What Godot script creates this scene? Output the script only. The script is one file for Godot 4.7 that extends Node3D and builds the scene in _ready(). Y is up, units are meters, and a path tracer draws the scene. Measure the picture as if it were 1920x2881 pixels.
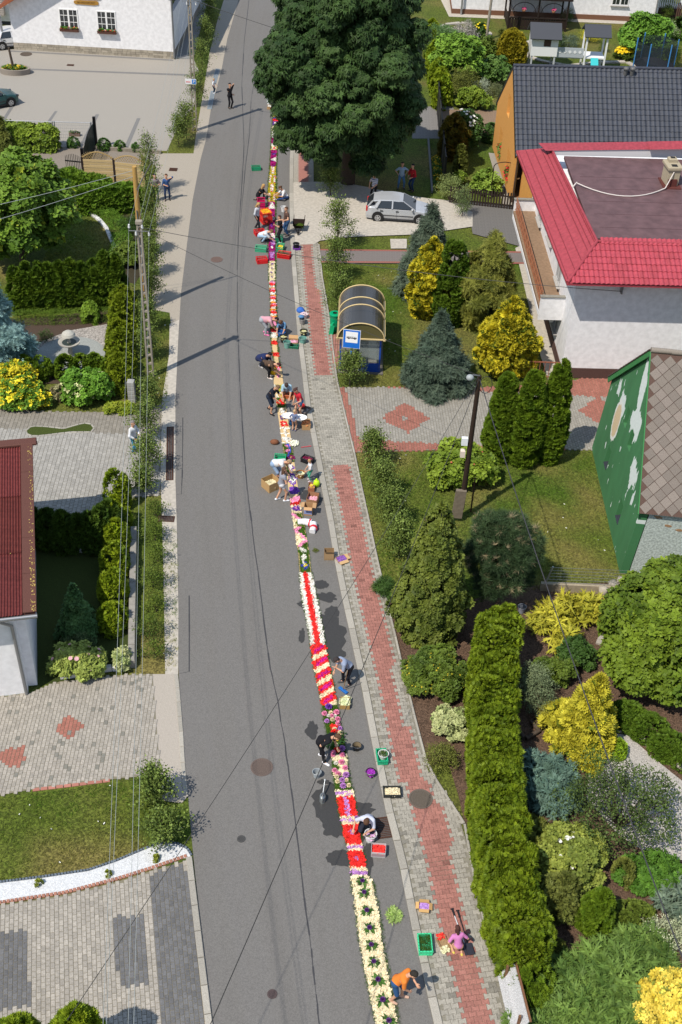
extends Node3D
# A village street seen from above: a flower carpet being laid along one lane, gardens and houses on both sides.

var rng:=RandomNumberGenerator.new()
var taken:={}
var M:={}
var noise_tex:={}
var leaf:={}

class MB:
	var v:=PackedVector3Array()
	var n:=PackedVector3Array()
	var c:=PackedColorArray()
	var col:=Color.WHITE
	func tri(a: Vector3,b: Vector3,d: Vector3):
		var k:=(b - a).cross(d - a)
		if k.length_squared()<1e-14:
			return
		k=k.normalized()
		v.append(a); v.append(d); v.append(b)
		n.append(k); n.append(k); n.append(k)
		c.append(col); c.append(col); c.append(col)
	func trin(a: Vector3,b: Vector3,d: Vector3,na: Vector3,nb: Vector3,nd: Vector3):
		var k:=(b - a).cross(d - a)
		if k.length_squared()<1e-16:
			return
		if k.dot(na+nb+nd)<0.0:
			v.append(a); v.append(b); v.append(d)
			n.append(na); n.append(nb); n.append(nd)
		else:
			v.append(a); v.append(d); v.append(b)
			n.append(na); n.append(nd); n.append(nb)
		c.append(col); c.append(col); c.append(col)
	func quad(a: Vector3,b: Vector3,d: Vector3,e: Vector3):
		tri(a,b,d); tri(a,d,e)
	func box(at: Vector3,s: Vector3,b:=Basis.IDENTITY,bevel:=0.0):
		var h:=s/2
		if bevel<=0.0:
			var p:=[]
			for k in 8:
				p.append(at+b*Vector3(h.x*(1 if k & 1 else -1),h.y*(1 if k & 2 else -1),h.z*(1 if k & 4 else -1)))
			quad(p[0],p[4],p[6],p[2]); quad(p[1],p[3],p[7],p[5])
			quad(p[0],p[1],p[5],p[4]); quad(p[2],p[6],p[7],p[3])
			quad(p[0],p[2],p[3],p[1]); quad(p[4],p[5],p[7],p[6])
			return
		var lo:=PackedVector2Array()
		var hi:=PackedVector2Array()
		for k in [[-1,-1],[1,-1],[1,1],[-1,1]]:
			lo.append(Vector2(k[0]*h.x,k[1]*h.z))
			hi.append(Vector2(k[0]*(h.x - bevel),k[1]*(h.z - bevel)))
		var rings:=[[lo,-h.y],[lo,h.y - bevel],[hi,h.y]]
		for r in 2:
			for k in 4:
				var j:=(k+1) % 4
				var A: PackedVector2Array=rings[r][0]
				var Bq: PackedVector2Array=rings[r+1][0]
				quad(at+b*Vector3(A[k].x,rings[r][1],A[k].y),at+b*Vector3(Bq[k].x,rings[r+1][1],Bq[k].y),at+b*Vector3(Bq[j].x,rings[r+1][1],Bq[j].y),at+b*Vector3(A[j].x,rings[r][1],A[j].y))
		quad(at+b*Vector3(hi[0].x,h.y,hi[0].y),at+b*Vector3(hi[3].x,h.y,hi[3].y),at+b*Vector3(hi[2].x,h.y,hi[2].y),at+b*Vector3(hi[1].x,h.y,hi[1].y))
		quad(at+b*Vector3(lo[0].x,-h.y,lo[0].y),at+b*Vector3(lo[1].x,-h.y,lo[1].y),at+b*Vector3(lo[2].x,-h.y,lo[2].y),at+b*Vector3(lo[3].x,-h.y,lo[3].y))
	func bar(a: Vector3,b: Vector3,w: float,t:=0.0):
		var d:=b - a
		var y:=d.normalized()
		var x:=y.cross(Vector3.UP if absf(y.y)<0.95 else Vector3.BACK).normalized()
		box((a+b)/2,Vector3(w,d.length(),t if t>0.0 else w),Basis(x,y,x.cross(y)))
	func sheet(poly,y: float):
		var pv:=PackedVector2Array(poly)
		var t:=Geometry2D.triangulate_polygon(pv)
		for k in range(0,t.size(),3):
			var a:=pv[t[k]]; var b:=pv[t[k+1]]; var d:=pv[t[k+2]]
			if (b - a).cross(d - a)>0:
				var e:=b; b=d; d=e
			tri(Vector3(a.x,y,a.y),Vector3(b.x,y,b.y),Vector3(d.x,y,d.y))
	func prism(poly,y0: float,y1: float):
		var pv:=PackedVector2Array(poly)
		sheet(pv,y1)
		var cw:=not Geometry2D.is_polygon_clockwise(pv)
		for k in pv.size():
			var a:=pv[k]; var b:=pv[(k+1) % pv.size()]
			if cw:
				var e:=a; a=b; b=e
			quad(Vector3(a.x,y0,a.y),Vector3(b.x,y0,b.y),Vector3(b.x,y1,b.y),Vector3(a.x,y1,a.y))
	func face(poly,o: Vector3,x: Vector3,y: Vector3,thick: float):
		# a flat outline in the plane (x, y), extruded by thick along x cross y
		var pv:=PackedVector2Array(poly)
		var z:=x.cross(y)
		var t:=Geometry2D.triangulate_polygon(pv)
		for k in range(0,t.size(),3):
			var a:=pv[t[k]]; var b:=pv[t[k+1]]; var d:=pv[t[k+2]]
			if (b - a).cross(d - a)<0:
				var e:=b; b=d; d=e
			tri(o+x*a.x+y*a.y,o+x*b.x+y*b.y,o+x*d.x+y*d.y)
			var q:=z * -thick
			tri(o+q+x*a.x+y*a.y,o+q+x*d.x+y*d.y,o+q+x*b.x+y*b.y)
		var flip:=Geometry2D.is_polygon_clockwise(pv)
		for k in pv.size():
			var a:=pv[k]; var b:=pv[(k+1) % pv.size()]
			if flip:
				var e:=a; a=b; b=e
			var A:=o+x*a.x+y*a.y
			var Bq:=o+x*b.x+y*b.y
			quad(A,A - z*thick,Bq - z*thick,Bq)
	func tube(pts: Array,r0: float,r1: float,sides:=8,caps:=true):
		var last:=[]
		var lastn:=[]
		var x:=Vector3.RIGHT
		for k in pts.size():
			var d: Vector3=(pts[mini(k+1,pts.size() - 1)] - pts[maxi(k - 1,0)]).normalized()
			if k==0 or absf(d.dot(x))>0.95:
				x=d.cross(Vector3.UP if absf(d.y)<0.9 else Vector3.RIGHT).normalized()
			x=(x - d*d.dot(x)).normalized()
			var z:=d.cross(x)
			var r:=lerpf(r0,r1,float(k)/(pts.size() - 1))
			var ring:=[]
			var nn:=[]
			for s in sides:
				var a:=TAU*s/sides
				var u:=x*cos(a)+z*sin(a)
				nn.append(u)
				ring.append(pts[k]+u*r)
			if k:
				for s in sides:
					var j:=(s+1) % sides
					trin(last[s],ring[s],ring[j],lastn[s],nn[s],nn[j])
					trin(last[s],ring[j],last[j],lastn[s],nn[j],lastn[j])
			if caps and (k==0 or k==pts.size() - 1):
				var dn := -d if k==0 else d
				for s in sides:
					trin(pts[k],ring[s],ring[(s+1) % sides],dn,dn,dn)
			last=ring
			lastn=nn
	func lathe(prof: Array,sides:=16,at:=Vector3.ZERO,sx:=1.0,sz:=1.0):
		for k in prof.size() - 1:
			var a: Vector2=prof[k]
			var b: Vector2=prof[k+1]
			var e:=b - a
			var m:=Vector2(e.y,-e.x).normalized()
			for s in sides:
				var t0:=TAU*s/sides
				var t1:=TAU*(s+1)/sides
				var u0:=Vector3(cos(t0)*sx,0,sin(t0)*sz)
				var u1:=Vector3(cos(t1)*sx,0,sin(t1)*sz)
				var n0:=(Vector3(cos(t0),0,sin(t0))*m.x+Vector3.UP*m.y).normalized()
				var n1:=(Vector3(cos(t1),0,sin(t1))*m.x+Vector3.UP*m.y).normalized()
				var p0:=at+u0*a.x+Vector3.UP*a.y
				var p1:=at+u1*a.x+Vector3.UP*a.y
				var p2:=at+u1*b.x+Vector3.UP*b.y
				var p3:=at+u0*b.x+Vector3.UP*b.y
				trin(p0,p1,p2,n0,n1,n1)
				trin(p0,p2,p3,n0,n1,n0)
	func ball(at: Vector3,r: Vector3,seg:=10,top_only:=false):
		var rings:=seg/2
		var p:=func(i: int,j: int) -> Vector3:
			var th:=PI*i/rings*(0.5 if top_only else 1.0)
			var ph:=TAU*j/seg
			return Vector3(sin(th)*cos(ph),cos(th),sin(th)*sin(ph))
		for i in rings:
			for j in seg:
				var a: Vector3=p.call(i,j); var b: Vector3=p.call(i+1,j); var d: Vector3=p.call(i+1,j+1); var e: Vector3=p.call(i,j+1)
				trin(at+a*r,at+b*r,at+d*r,a,b,d)
				trin(at+a*r,at+d*r,at+e*r,a,d,e)
	func mesh() -> ArrayMesh:
		var m:=ArrayMesh.new()
		if v.is_empty():
			return m
		var arr:=[]
		arr.resize(Mesh.ARRAY_MAX)
		arr[Mesh.ARRAY_VERTEX]=v
		arr[Mesh.ARRAY_NORMAL]=n
		arr[Mesh.ARRAY_COLOR]=c
		m.add_surface_from_arrays(Mesh.PRIMITIVE_TRIANGLES,arr)
		return m

func V3(x: float,y: float,z: float) -> Vector3:
	return Vector3(x,y,z)

func numbered(called: String) -> String:
	if not taken.has(called):
		taken[called]=0
		return called
	taken[called]+=1
	return "%s_%03d" % [called,taken[called]]

func tag(o: Node,label:="",category:="",group:="",kind:=""):
	if label: o.set_meta("label",label)
	if category: o.set_meta("category",category)
	if group: o.set_meta("group",group)
	if kind: o.set_meta("kind",kind)
	return o

func thing(called: String,label: String,category: String,at:=Vector3.ZERO,turn:=0.0,group:="") -> Node3D:
	var o:=Node3D.new()
	o.name=numbered(called)
	add_child(o)
	o.position=at
	o.rotation.y=turn
	tag(o,label,category,group)
	return o

func obj(called: String,m,mat: Material,parent: Node=null,at:=Vector3.ZERO,turn:=0.0) -> MeshInstance3D:
	var o:=MeshInstance3D.new()
	o.mesh=m.mesh() if m is MB else m
	o.material_override=mat
	if parent==null:
		o.name=numbered(called)
		add_child(o)
	else:
		var k:=0
		var nm:=called
		while parent.has_node(NodePath(nm)) and k<400:
			k=parent.get_meta("_n_" + called,0)+1
			parent.set_meta("_n_" + called,k)
			nm = "%s_%03d" % [called,k]
		o.name=nm
		parent.add_child(o,true)
	o.position=at
	o.rotation.y=turn
	return o

func struct(called: String,m,mat: Material) -> MeshInstance3D:
	return tag(obj(called,m,mat),"","","","structure")

func lin(r: float,g: float,b: float) -> Color:
	return Color(r,g,b).linear_to_srgb()

func tex(kind: String,freq: float,lo: float,hi: float,bump:=0.0) -> Texture2D:
	var key:="%s %s %s %s %s" % [kind,freq,lo,hi,bump]
	if noise_tex.has(key):
		return noise_tex[key]
	var nz:=FastNoiseLite.new()
	nz.seed=hash(kind) % 1000
	nz.frequency=freq
	nz.fractal_octaves=4
	match kind:
		"cell": nz.noise_type=FastNoiseLite.TYPE_CELLULAR
		"fine": nz.noise_type=FastNoiseLite.TYPE_VALUE
		_: nz.noise_type=FastNoiseLite.TYPE_SIMPLEX_SMOOTH
	var t:=NoiseTexture2D.new()
	t.width=512
	t.height=512
	t.seamless=true
	t.noise=nz
	if bump>0.0:
		t.as_normal_map=true
		t.bump_strength=bump
	else:
		var g:=Gradient.new()
		g.set_color(0,Color(lo,lo,lo))
		g.set_color(1,Color(hi,hi,hi))
		t.color_ramp=g
	noise_tex[key]=t
	return t

# c: linear base colour; grain: metres that one tile of the noise spans
func mat(c: Color,rough:=0.85,kind:="",grain:=1.0,lo:=0.75,bump:=0.0,freq:=0.03) -> StandardMaterial3D:
	var m:=StandardMaterial3D.new()
	m.albedo_color=c.linear_to_srgb()
	m.roughness=rough
	m.vertex_color_use_as_albedo=true
	m.metallic_specular=0.35
	if kind:
		m.albedo_texture=tex(kind,freq,lo,1.0)
		m.uv1_triplanar=true
		m.uv1_world_triplanar=true
		m.uv1_scale=Vector3.ONE/grain
		if bump>0.0:
			m.normal_enabled=true
			m.normal_texture=tex(kind,freq,0,1,4.0)
			m.normal_scale=bump
	return m

func leafmat(back:=0.25) -> StandardMaterial3D:
	var m:=StandardMaterial3D.new()
	m.vertex_color_use_as_albedo=true
	m.roughness=0.6
	m.metallic_specular=0.3
	m.cull_mode=BaseMaterial3D.CULL_DISABLED
	if back>0.0:
		m.backlight_enabled=true
		m.backlight=Color(back,back,back*0.5)
	return m

func rnd(a: float,b: float) -> float:
	return rng.randf_range(a,b)

func seeded(x: float,z: float):
	rng.seed=int(x*7919.0)*31+int(z*104729.0)

func sph() -> Vector3:
	var z:=rnd(-1,1)
	var a:=rnd(0,TAU)
	var r:=sqrt(1 - z*z)
	return V3(r*cos(a),z,r*sin(a))

# ---------- leaves ----------
func leaf_mesh(kind: String,seedv:=1) -> ArrayMesh:
	var key:=kind+str(seedv)
	if leaf.has(key):
		return leaf[key]
	rng.seed=1000+seedv+hash(kind) % 9999
	var b:=MB.new()
	match kind:
		"broad":  # seven folded oval leaves turned up and out
			for k in 7:
				var a:=TAU*k/7+rnd(-0.4,0.4)
				var up:=rnd(0.1,0.9)
				var d:=V3(cos(a),up,sin(a)).normalized()
				var o:=d*rnd(0.0,0.35)
				var s:=d.cross(V3(rnd(-0.4,0.4),1,rnd(-0.4,0.4))).normalized()*rnd(0.2,0.28)
				var l:=d*rnd(0.5,0.7)
				var sag:=V3(0,-0.12,0)
				b.tri(o,o+l*0.5+s,o+l+sag); b.tri(o,o+l+sag,o+l*0.5 - s+sag*0.6)
		"palm":  # chestnut leaf: long drooping leaflets like fingers, several together
			for q in 3:
				var c0:=V3(rnd(-0.35,0.35),rnd(-0.1,0.25),rnd(-0.35,0.35))
				for k in 6:
					var a:=TAU*k/6+rnd(-0.2,0.2)
					var d:=V3(cos(a),0.15,sin(a))
					var s:=V3(-sin(a),0,cos(a))*0.11
					var mid:=c0+d*0.36
					var tip:=c0+d*0.6+V3(0,rnd(-0.42,-0.22),0)
					b.tri(c0,mid - s,mid+s); b.tri(mid - s,tip,mid+s)
		"small":  # birch spray: many small leaves along a twig
			for k in 12:
				var o:=V3(rnd(-0.5,0.5),rnd(-0.5,0.5),rnd(-0.5,0.5))
				var d:=sph()*rnd(0.16,0.24)
				var s:=d.cross(sph()).normalized()*0.085
				b.tri(o,o+d*0.5+s,o+d); b.tri(o,o+d,o+d*0.5 - s)
		"scale":  # thuja: flat upright fans of scaly twigs
			for k in 5:
				var a:=TAU*k/5+rnd(-0.5,0.5)
				var d:=V3(cos(a)*0.55,rnd(0.6,1.0),sin(a)*0.55).normalized()
				var s:=V3(-sin(a),0,cos(a))
				var o:=V3(cos(a),0,sin(a))*rnd(0.0,0.3)
				for j in 3:
					var dd:=(d+s*(j - 1)*0.5).normalized()
					var w:=dd.cross(V3(cos(a),-0.3,sin(a))).normalized()*0.13
					b.tri(o - w*0.4,o+dd*rnd(0.65,0.95)+w*0.3,o+dd*0.5 - w)
					b.tri(o - w*0.4,o+dd*0.55+w,o+dd*rnd(0.65,0.95)+w*0.3)
		"needle":  # spruce: branch tips of stiff needles
			for k in 5:
				var a:=TAU*k/5+rnd(-0.4,0.4)
				var d:=V3(cos(a),rnd(0.05,0.45),sin(a)).normalized()
				var o:=d*0.05
				var e:=d*rnd(0.75,1.05)
				for j in 5:
					var t:=j/5.0
					var p:=o.lerp(e,t)
					for sgn in [-1.0,1.0]:
						var s: Vector3=(d.cross(Vector3.UP).normalized()*sgn+d*0.7+V3(0,rnd(0.1,0.5),0))*0.22*(1.1 - t*0.6)
						b.tri(p,p+s+d*0.05,p+d*0.12)
		"pine":  # tufts of long needles round an upright candle
			for k in 22:
				var d:=(sph()+V3(0,0.9,0)).normalized()
				var s:=d.cross(sph()).normalized()*0.03
				b.tri(-s,d*rnd(0.6,1.0),s)
		"long":  # juniper: feathery arching strands
			for k in 7:
				var a:=TAU*k/7+rnd(-0.4,0.4)
				var d:=V3(cos(a),rnd(0.2,0.7),sin(a)).normalized()
				var s:=d.cross(Vector3.UP).normalized()*rnd(0.05,0.09)
				var p1:=d*0.5+V3(0,0.06,0)
				var p2:=d*rnd(0.85,1.15)+V3(0,-0.05,0)
				b.tri(-s,s,p1+s); b.tri(-s,p1+s,p1 - s); b.tri(p1 - s,p1+s,p2)
				for sg in [-1.0,1.0]:
					b.tri(d*0.3,d*0.42,d*0.55+s*3.0*sg); b.tri(d*0.55,d*0.66,d*0.82+s*2.6*sg)
		"grass":
			for k in 9:
				var a:=rnd(0,TAU)
				var o:=V3(rnd(-0.5,0.5),0,rnd(-0.5,0.5))
				var s:=V3(cos(a),0,sin(a))*0.06
				b.tri(o - s,o+s,o+V3(rnd(-0.35,0.35),rnd(0.5,1.0),rnd(-0.35,0.35)))
		"petal":
			for k in 4:
				var o:=V3(rnd(-0.6,0.6),0.1,rnd(-0.6,0.6))
				var x:=V3(rnd(-1,1),rnd(-0.15,0.5),rnd(-1,1)).normalized()*rnd(0.4,0.6)
				var z:=x.cross(V3(rnd(-0.5,0.5),1,rnd(-0.5,0.5))).normalized()*rnd(0.3,0.45)
				b.tri(o - x,o+z,o+x); b.tri(o - x,o+x,o - z)
	leaf[key]=b.mesh()
	return leaf[key]

# places: [position, outward normal] pairs; colours mix between pal[0] and pal[1] (and pal[2] now and then)
func foliage(called: String,parent: Node,places: Array,mesh: Mesh,m: Material,size: float,pal: Array,upness:=0.5,tone:=0.25) -> MultiMeshInstance3D:
	var mm:=MultiMesh.new()
	mm.transform_format=MultiMesh.TRANSFORM_3D
	mm.use_colors=true
	mm.mesh=mesh
	mm.instance_count=places.size()
	for k in places.size():
		var y: Vector3=(places[k][1]*(1.0 - upness)+Vector3.UP*upness+sph()*0.35).normalized()
		var x:=y.cross(sph()).normalized()
		var s: float=size*rnd(0.75,1.3)
		mm.set_instance_transform(k,Transform3D(Basis(x*s,y*s,x.cross(y)*s),places[k][0]))
		var cc: Color=pal[0].lerp(pal[1],clampf(places[k][2] if places[k].size()>2 else rng.randf(),0.0,1.0))
		if pal.size()>2 and rng.randf()<pal[3]:
			cc=pal[2]
		cc=cc*rnd(1.0 - tone,1.0+tone)
		mm.set_instance_color(k,Color(cc.r,cc.g,cc.b))
	var o:=MultiMeshInstance3D.new()
	o.multimesh=mm
	o.material_override=m
	o.set_meta("kind","stuff")
	if parent:
		o.name=called
		parent.add_child(o,true)
	else:
		o.name=numbered(called)
		add_child(o)
	return o

# leaf places on and a little under the skin of rounded lobes: [[centre, radii], ...]
func lobe_places(lobes: Array,per_m2: float,depth:=0.4,low := -0.75) -> Array:
	var out:=[]
	for i in lobes.size():
		var c: Vector3=lobes[i][0]
		var r: Vector3=lobes[i][1]
		var area:=4.0*PI*pow((pow(r.x*r.y,1.6)+pow(r.x*r.z,1.6)+pow(r.y*r.z,1.6))/3.0,0.625)
		var tone:=rng.randf()
		for k in int(area*per_m2):
			var d:=sph()
			if d.y<low:
				continue
			var p:=c+d*r*(1.0 - depth*pow(rng.randf(),2.2))*rnd(0.94,1.06)
			var hid:=false
			for j in lobes.size():
				if j != i:
					var q: Vector3=(p - lobes[j][0])/lobes[j][1]
					if q.length_squared()<0.4:
						hid=true
						break
			if not hid:
				out.append([p,(d/r).normalized(),tone*0.6+rng.randf()*0.4])
	return out

# leaf places on a solid of revolution: radius R * prof(t), t from 0 at the base to 1 at the top
func rev_places(h: float,R: float,prof: Callable,n: int,rough:=0.12,at:=Vector3.ZERO,lean:=Vector3.ZERO) -> Array:
	var out:=[]
	var nz:=FastNoiseLite.new()
	nz.seed=rng.randi() % 10000
	nz.frequency=0.9
	var top:=0.0
	for k in 24:
		top=maxf(top,prof.call(k/23.0))
	var spread:=R*clampf(sqrt(9.0/n)*3.2,0.1,0.34)
	var each:=22
	var tries:=0
	while out.size()<n and tries<n:
		tries+=1
		var t0:=rng.randf()
		var r0: float=prof.call(t0)
		if rng.randf()*top>r0+0.03:
			continue
		var a0:=rnd(0,TAU)
		var bump0:=nz.get_noise_3d(cos(a0)*R*1.6+40,t0*h*1.3,sin(a0)*R*1.6)*2.0*rough+rnd(-rough,rough)*0.45
		var shade:=rng.randf()
		for k in each:
			var q:=Vector2(rnd(-1,1),rnd(-1,1))
			var inner:=k % 4==3
			var t:=clampf(t0+q.y*spread/h,0.0,1.0)
			var r: float=prof.call(t)
			var a:=a0+q.x*spread/maxf(R*maxf(r,0.12),0.05)
			var d:=V3(cos(a),0,sin(a))
			var rr:=R*r*(1.0+bump0) - spread*0.5*q.length_squared()*rough*3.0
			rr*=0.72 if inner else 1.0 - 0.1*rng.randf()
			var slope: float=(prof.call(minf(t+0.03,1.0)) - prof.call(maxf(t - 0.03,0.0)))*R/(0.06*h)
			out.append([at+d*maxf(rr,0.01)+V3(0,t*h,0)+lean*t,(V3(d.x,-slope,d.z).normalized()+V3(-d.z*q.x,q.y,d.x*q.x)*0.6).normalized(),shade*0.6+rng.randf()*0.4])
	return out

func round_lobes(c: Vector3,R: Vector3,n: int,lr: float,low := -0.4) -> Array:
	n=int(n*1.7)
	lr*=0.8
	var out:=[[c,R*0.66]]
	for k in n:
		var y:=1.0 - (1.0 - low)*(k+0.5)/n
		var a:=k*2.39996+rnd(-0.3,0.3)
		var d:=V3(sqrt(1 - y*y)*cos(a),y,sqrt(1 - y*y)*sin(a))
		var s:=lr*rnd(0.55,1.35)
		out.append([c+d*R*rnd(0.58,0.98),V3(s,s*0.8,s)])
	return out

func trunk_mesh(h: float,r: float,bend:=0.1,reach:=0.42) -> MB:
	var b:=MB.new()
	var pts:=[]
	for k in 5:
		pts.append(V3(rnd(-bend,bend)*k/4.0,h*k/4.0 - 0.05,rnd(-bend,bend)*k/4.0))
	b.tube(pts,r,r*0.55,8)
	for k in 5:
		var a:=k*2.4+rnd(-0.3,0.3)
		var y:=h*rnd(0.55,0.98)
		b.tube([V3(0,y - 0.05,0),V3(cos(a)*h*reach*0.5,y+h*reach*0.36,sin(a)*h*reach*0.5),V3(cos(a)*h*reach,y+h*reach*0.95,sin(a)*h*reach)],r*0.45,r*0.12,6)
	return b

const ROAD_L=[Vector2(-8.91,-129.83),Vector2(-9.84,-123.38),Vector2(-10.63,-118.58),Vector2(-11.21,-113.04),Vector2(-11.16,-102.36),Vector2(-10.88,-95.12),Vector2(-10.78,-86.65),Vector2(-10.52,-81.27),Vector2(-10.49,-77.8),Vector2(-10.26,-71.67),Vector2(-9.74,-63.88),Vector2(-9.44,-59.6),Vector2(-9.16,-56.71),Vector2(-8.78,-53.14),Vector2(-8.32,-48.9),Vector2(-7.48,-42.64),Vector2(-7.02,-39.63),Vector2(-6.62,-36.85),Vector2(-6.25,-34.33),Vector2(-5.82,-30.98),Vector2(-5.68,-30.33),Vector2(-5.28,-28.27),Vector2(-5,-26.66),Vector2(-4.75,-25.44),Vector2(-4.38,-23.54),Vector2(-3.8,-20.76),Vector2(-3.05,-17.49),Vector2(-2.36,-14.83)]
const ROAD_R=[Vector2(-1.59,-131),Vector2(-3,-124.43),Vector2(-4.01,-119.56),Vector2(-4.66,-113.97),Vector2(-4.93,-103.19),Vector2(-4.83,-95.88),Vector2(-4.68,-87.36),Vector2(-4.62,-81.92),Vector2(-4.51,-78.45),Vector2(-4.16,-72.29),Vector2(-3.58,-64.45),Vector2(-3.08,-59.32),Vector2(-2.63,-54.77),Vector2(-2.29,-51.97),Vector2(-1.92,-48.75),Vector2(-1.36,-45.29),Vector2(-1.01,-43.1),Vector2(-0.57,-40.46),Vector2(-0.18,-37.71),Vector2(0.18,-35.54),Vector2(0.52,-33.68),Vector2(0.71,-32.57),Vector2(1.08,-30.51),Vector2(1.36,-28.65),Vector2(1.68,-26.7),Vector2(1.93,-25.19),Vector2(2.36,-23.21),Vector2(2.73,-20.87),Vector2(2.98,-19.67),Vector2(3.32,-17.78),Vector2(3.91,-15.09)]
const WALK_R=[Vector2(-0.69,-131.15),Vector2(-2.31,-124.54),Vector2(-3.23,-116.33),Vector2(-3.36,-103.4),Vector2(-3.35,-96.06),Vector2(-3.12,-87.54),Vector2(-3.03,-82.1),Vector2(-2.92,-78.62),Vector2(-2.6,-72.45),Vector2(-2.06,-66.09),Vector2(-1.71,-62.15),Vector2(-1.22,-58.23),Vector2(-0.54,-51.45),Vector2(-0.11,-48.71),Vector2(0.46,-45.31),Vector2(0.76,-43.22),Vector2(1.19,-40.38),Vector2(1.57,-37.83),Vector2(1.94,-35.48),Vector2(2.27,-33.53),Vector2(2.44,-32.45),Vector2(2.75,-30.61),Vector2(2.98,-29.22),Vector2(3.38,-27.06),Vector2(4.54,-24.74),Vector2(4.73,-22.85),Vector2(4.95,-21.09),Vector2(5.24,-19.64),Vector2(5.49,-17.87),Vector2(5.95,-15.18)]

func edge_x(e: Array,z: float) -> float:
	for k in e.size() - 1:
		if z>=e[k].y and z<=e[k+1].y:
			return lerpf(e[k].x,e[k+1].x,(z - e[k].y)/(e[k+1].y - e[k].y))
	return e[0].x if z<e[0].y else e[-1].x

func strip(b: MB,left: Callable,right: Callable,z0: float,z1: float,y: float,cols: int,step: float,paint: Callable):
	var n:=int(ceil(absf(z1 - z0)/step))
	for i in n:
		for j in cols:
			var q:=[]
			for k in [[0,0],[0,1],[1,1],[1,0]]:
				var z:=lerpf(z0,z1,float(i+k[0])/n)
				var u:=float(j+k[1])/cols
				q.append([V3(lerpf(left.call(z),right.call(z),u),y,z),paint.call(u,z)])
			for t in [[0,1,2],[0,2,3]]:
				for w in [t[0],t[1],t[2]]:
					b.v.append(q[w][0]); b.n.append(Vector3.UP); b.c.append(q[w][1])

func blocks(called: String,parent: Node,list: Array,maker: Callable,m: Material,most: int):
	# list: [Transform3D, colour]; the nearest ones are pieces of their own, the others one part
	list.sort_custom(func(a,b): return a[0].origin.distance_squared_to(V3(0,33.5,0))<b[0].origin.distance_squared_to(V3(0,33.5,0)))
	var shapes:={}
	for k in mini(most,list.size()):
		var c: Color=list[k][1]
		var key:="%d %d %d" % [int(c.r*40),int(c.g*40),int(c.b*40)]
		if not shapes.has(key):
			shapes[key]=maker.call(c).mesh()
		var o:=obj(called,shapes[key],m,parent)
		o.transform=list[k][0]
	if list.size()>most:
		var mm:=MultiMesh.new()
		mm.transform_format=MultiMesh.TRANSFORM_3D
		mm.use_colors=true
		mm.mesh=maker.call(Color.WHITE).mesh()
		mm.instance_count=list.size() - most
		for k in range(most,list.size()):
			mm.set_instance_transform(k - most,list[k][0])
			mm.set_instance_color(k - most,list[k][1])
		var o:=MultiMeshInstance3D.new()
		o.multimesh=mm
		o.material_override=m
		o.name=called + "s_beyond"
		o.set_meta("kind","stuff")
		parent.add_child(o,true)

func pave(parent: Node,poly: Array,ang: float,bw: float,bl: float,y: float,paint: Callable,most: int):
	var pv:=PackedVector2Array(poly)
	var lo:=Vector2(1e9,1e9)
	var hi := -lo
	var rot:=Transform2D(-ang,Vector2.ZERO)
	for p in pv:
		var q: Vector2=rot*p
		lo=lo.min(q); hi=hi.max(q)
	var list:=[]
	var back:=Transform2D(ang,Vector2.ZERO)
	var basis:=Basis(Vector3.UP,-ang)
	for i in int((hi.x - lo.x)/bw)+1:
		for j in int((hi.y - lo.y)/bl)+2:
			var p: Vector2=back*Vector2(lo.x+(i+0.5)*bw,lo.y+(j+(0.0 if i % 2 else 0.5))*bl)
			if not Geometry2D.is_point_in_polygon(p,pv):
				continue
			var c: Color=paint.call(p,i,j)
			var t:=basis*Basis(V3(1,0,0),rnd(-0.012,0.012))*Basis(V3(0,0,1),rnd(-0.012,0.012))
			list.append([Transform3D(t,V3(p.x,y+rnd(-0.002,0.002),p.y)),c])
	var maker:=func(c: Color) -> MB:
		var b:=MB.new()
		b.col=c
		b.box(V3(0,-0.01,0),V3(bw - 0.012,0.03,bl - 0.012),Basis.IDENTITY,0.008)
		return b
	blocks("paver",parent,list,maker,M.paver,most)

func tone(c: Color,k: float) -> Color:
	var q:=snappedf(rnd(1.0 - k,1.0+k),0.06)
	return Color(c.r*q,c.g*q,c.b*q)

func flat(called: String,poly: Array,y: float,m: Material) -> MeshInstance3D:
	var b:=MB.new()
	b.sheet(poly,y)
	return struct(called,b,m)

# kerb or edging stones laid along a line
func edging(called: String,line: Array,w: float,h: float,y0: float,each: float,m: Material,side:=1.0):
	var root:=thing(called,"","")
	tag(root,"","","","structure")
	var acc:=[]
	var pts:=[]
	for p in line:
		pts.append(V3(p.x,0,p.y))
	var c:=Curve3D.new()
	c.bake_interval=0.2
	for p in pts:
		c.add_point(p)
	var n:=int(c.get_baked_length()/each)
	var shapes:=[]
	for k in 3:
		var b:=MB.new()
		b.col=Color.WHITE*[1.0,0.9,0.82][k]
		b.box(Vector3.ZERO,V3(w,h,each - 0.02),Basis.IDENTITY,0.015)
		shapes.append(b.mesh())
	for k in mini(n,300):
		var a:=c.sample_baked((k+0.02)*each)
		var d:=c.sample_baked((k+0.98)*each)
		var z:=(d - a).normalized()
		var x:=Vector3.UP.cross(z)
		var o:=obj("kerb_stone",shapes[rng.randi() % 3],m,root)
		o.transform=Transform3D(Basis(x,Vector3.UP,z),(a+d)/2+x*side*w/2+V3(0,y0+h/2+rnd(-0.004,0.004),0))
	return root

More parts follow.
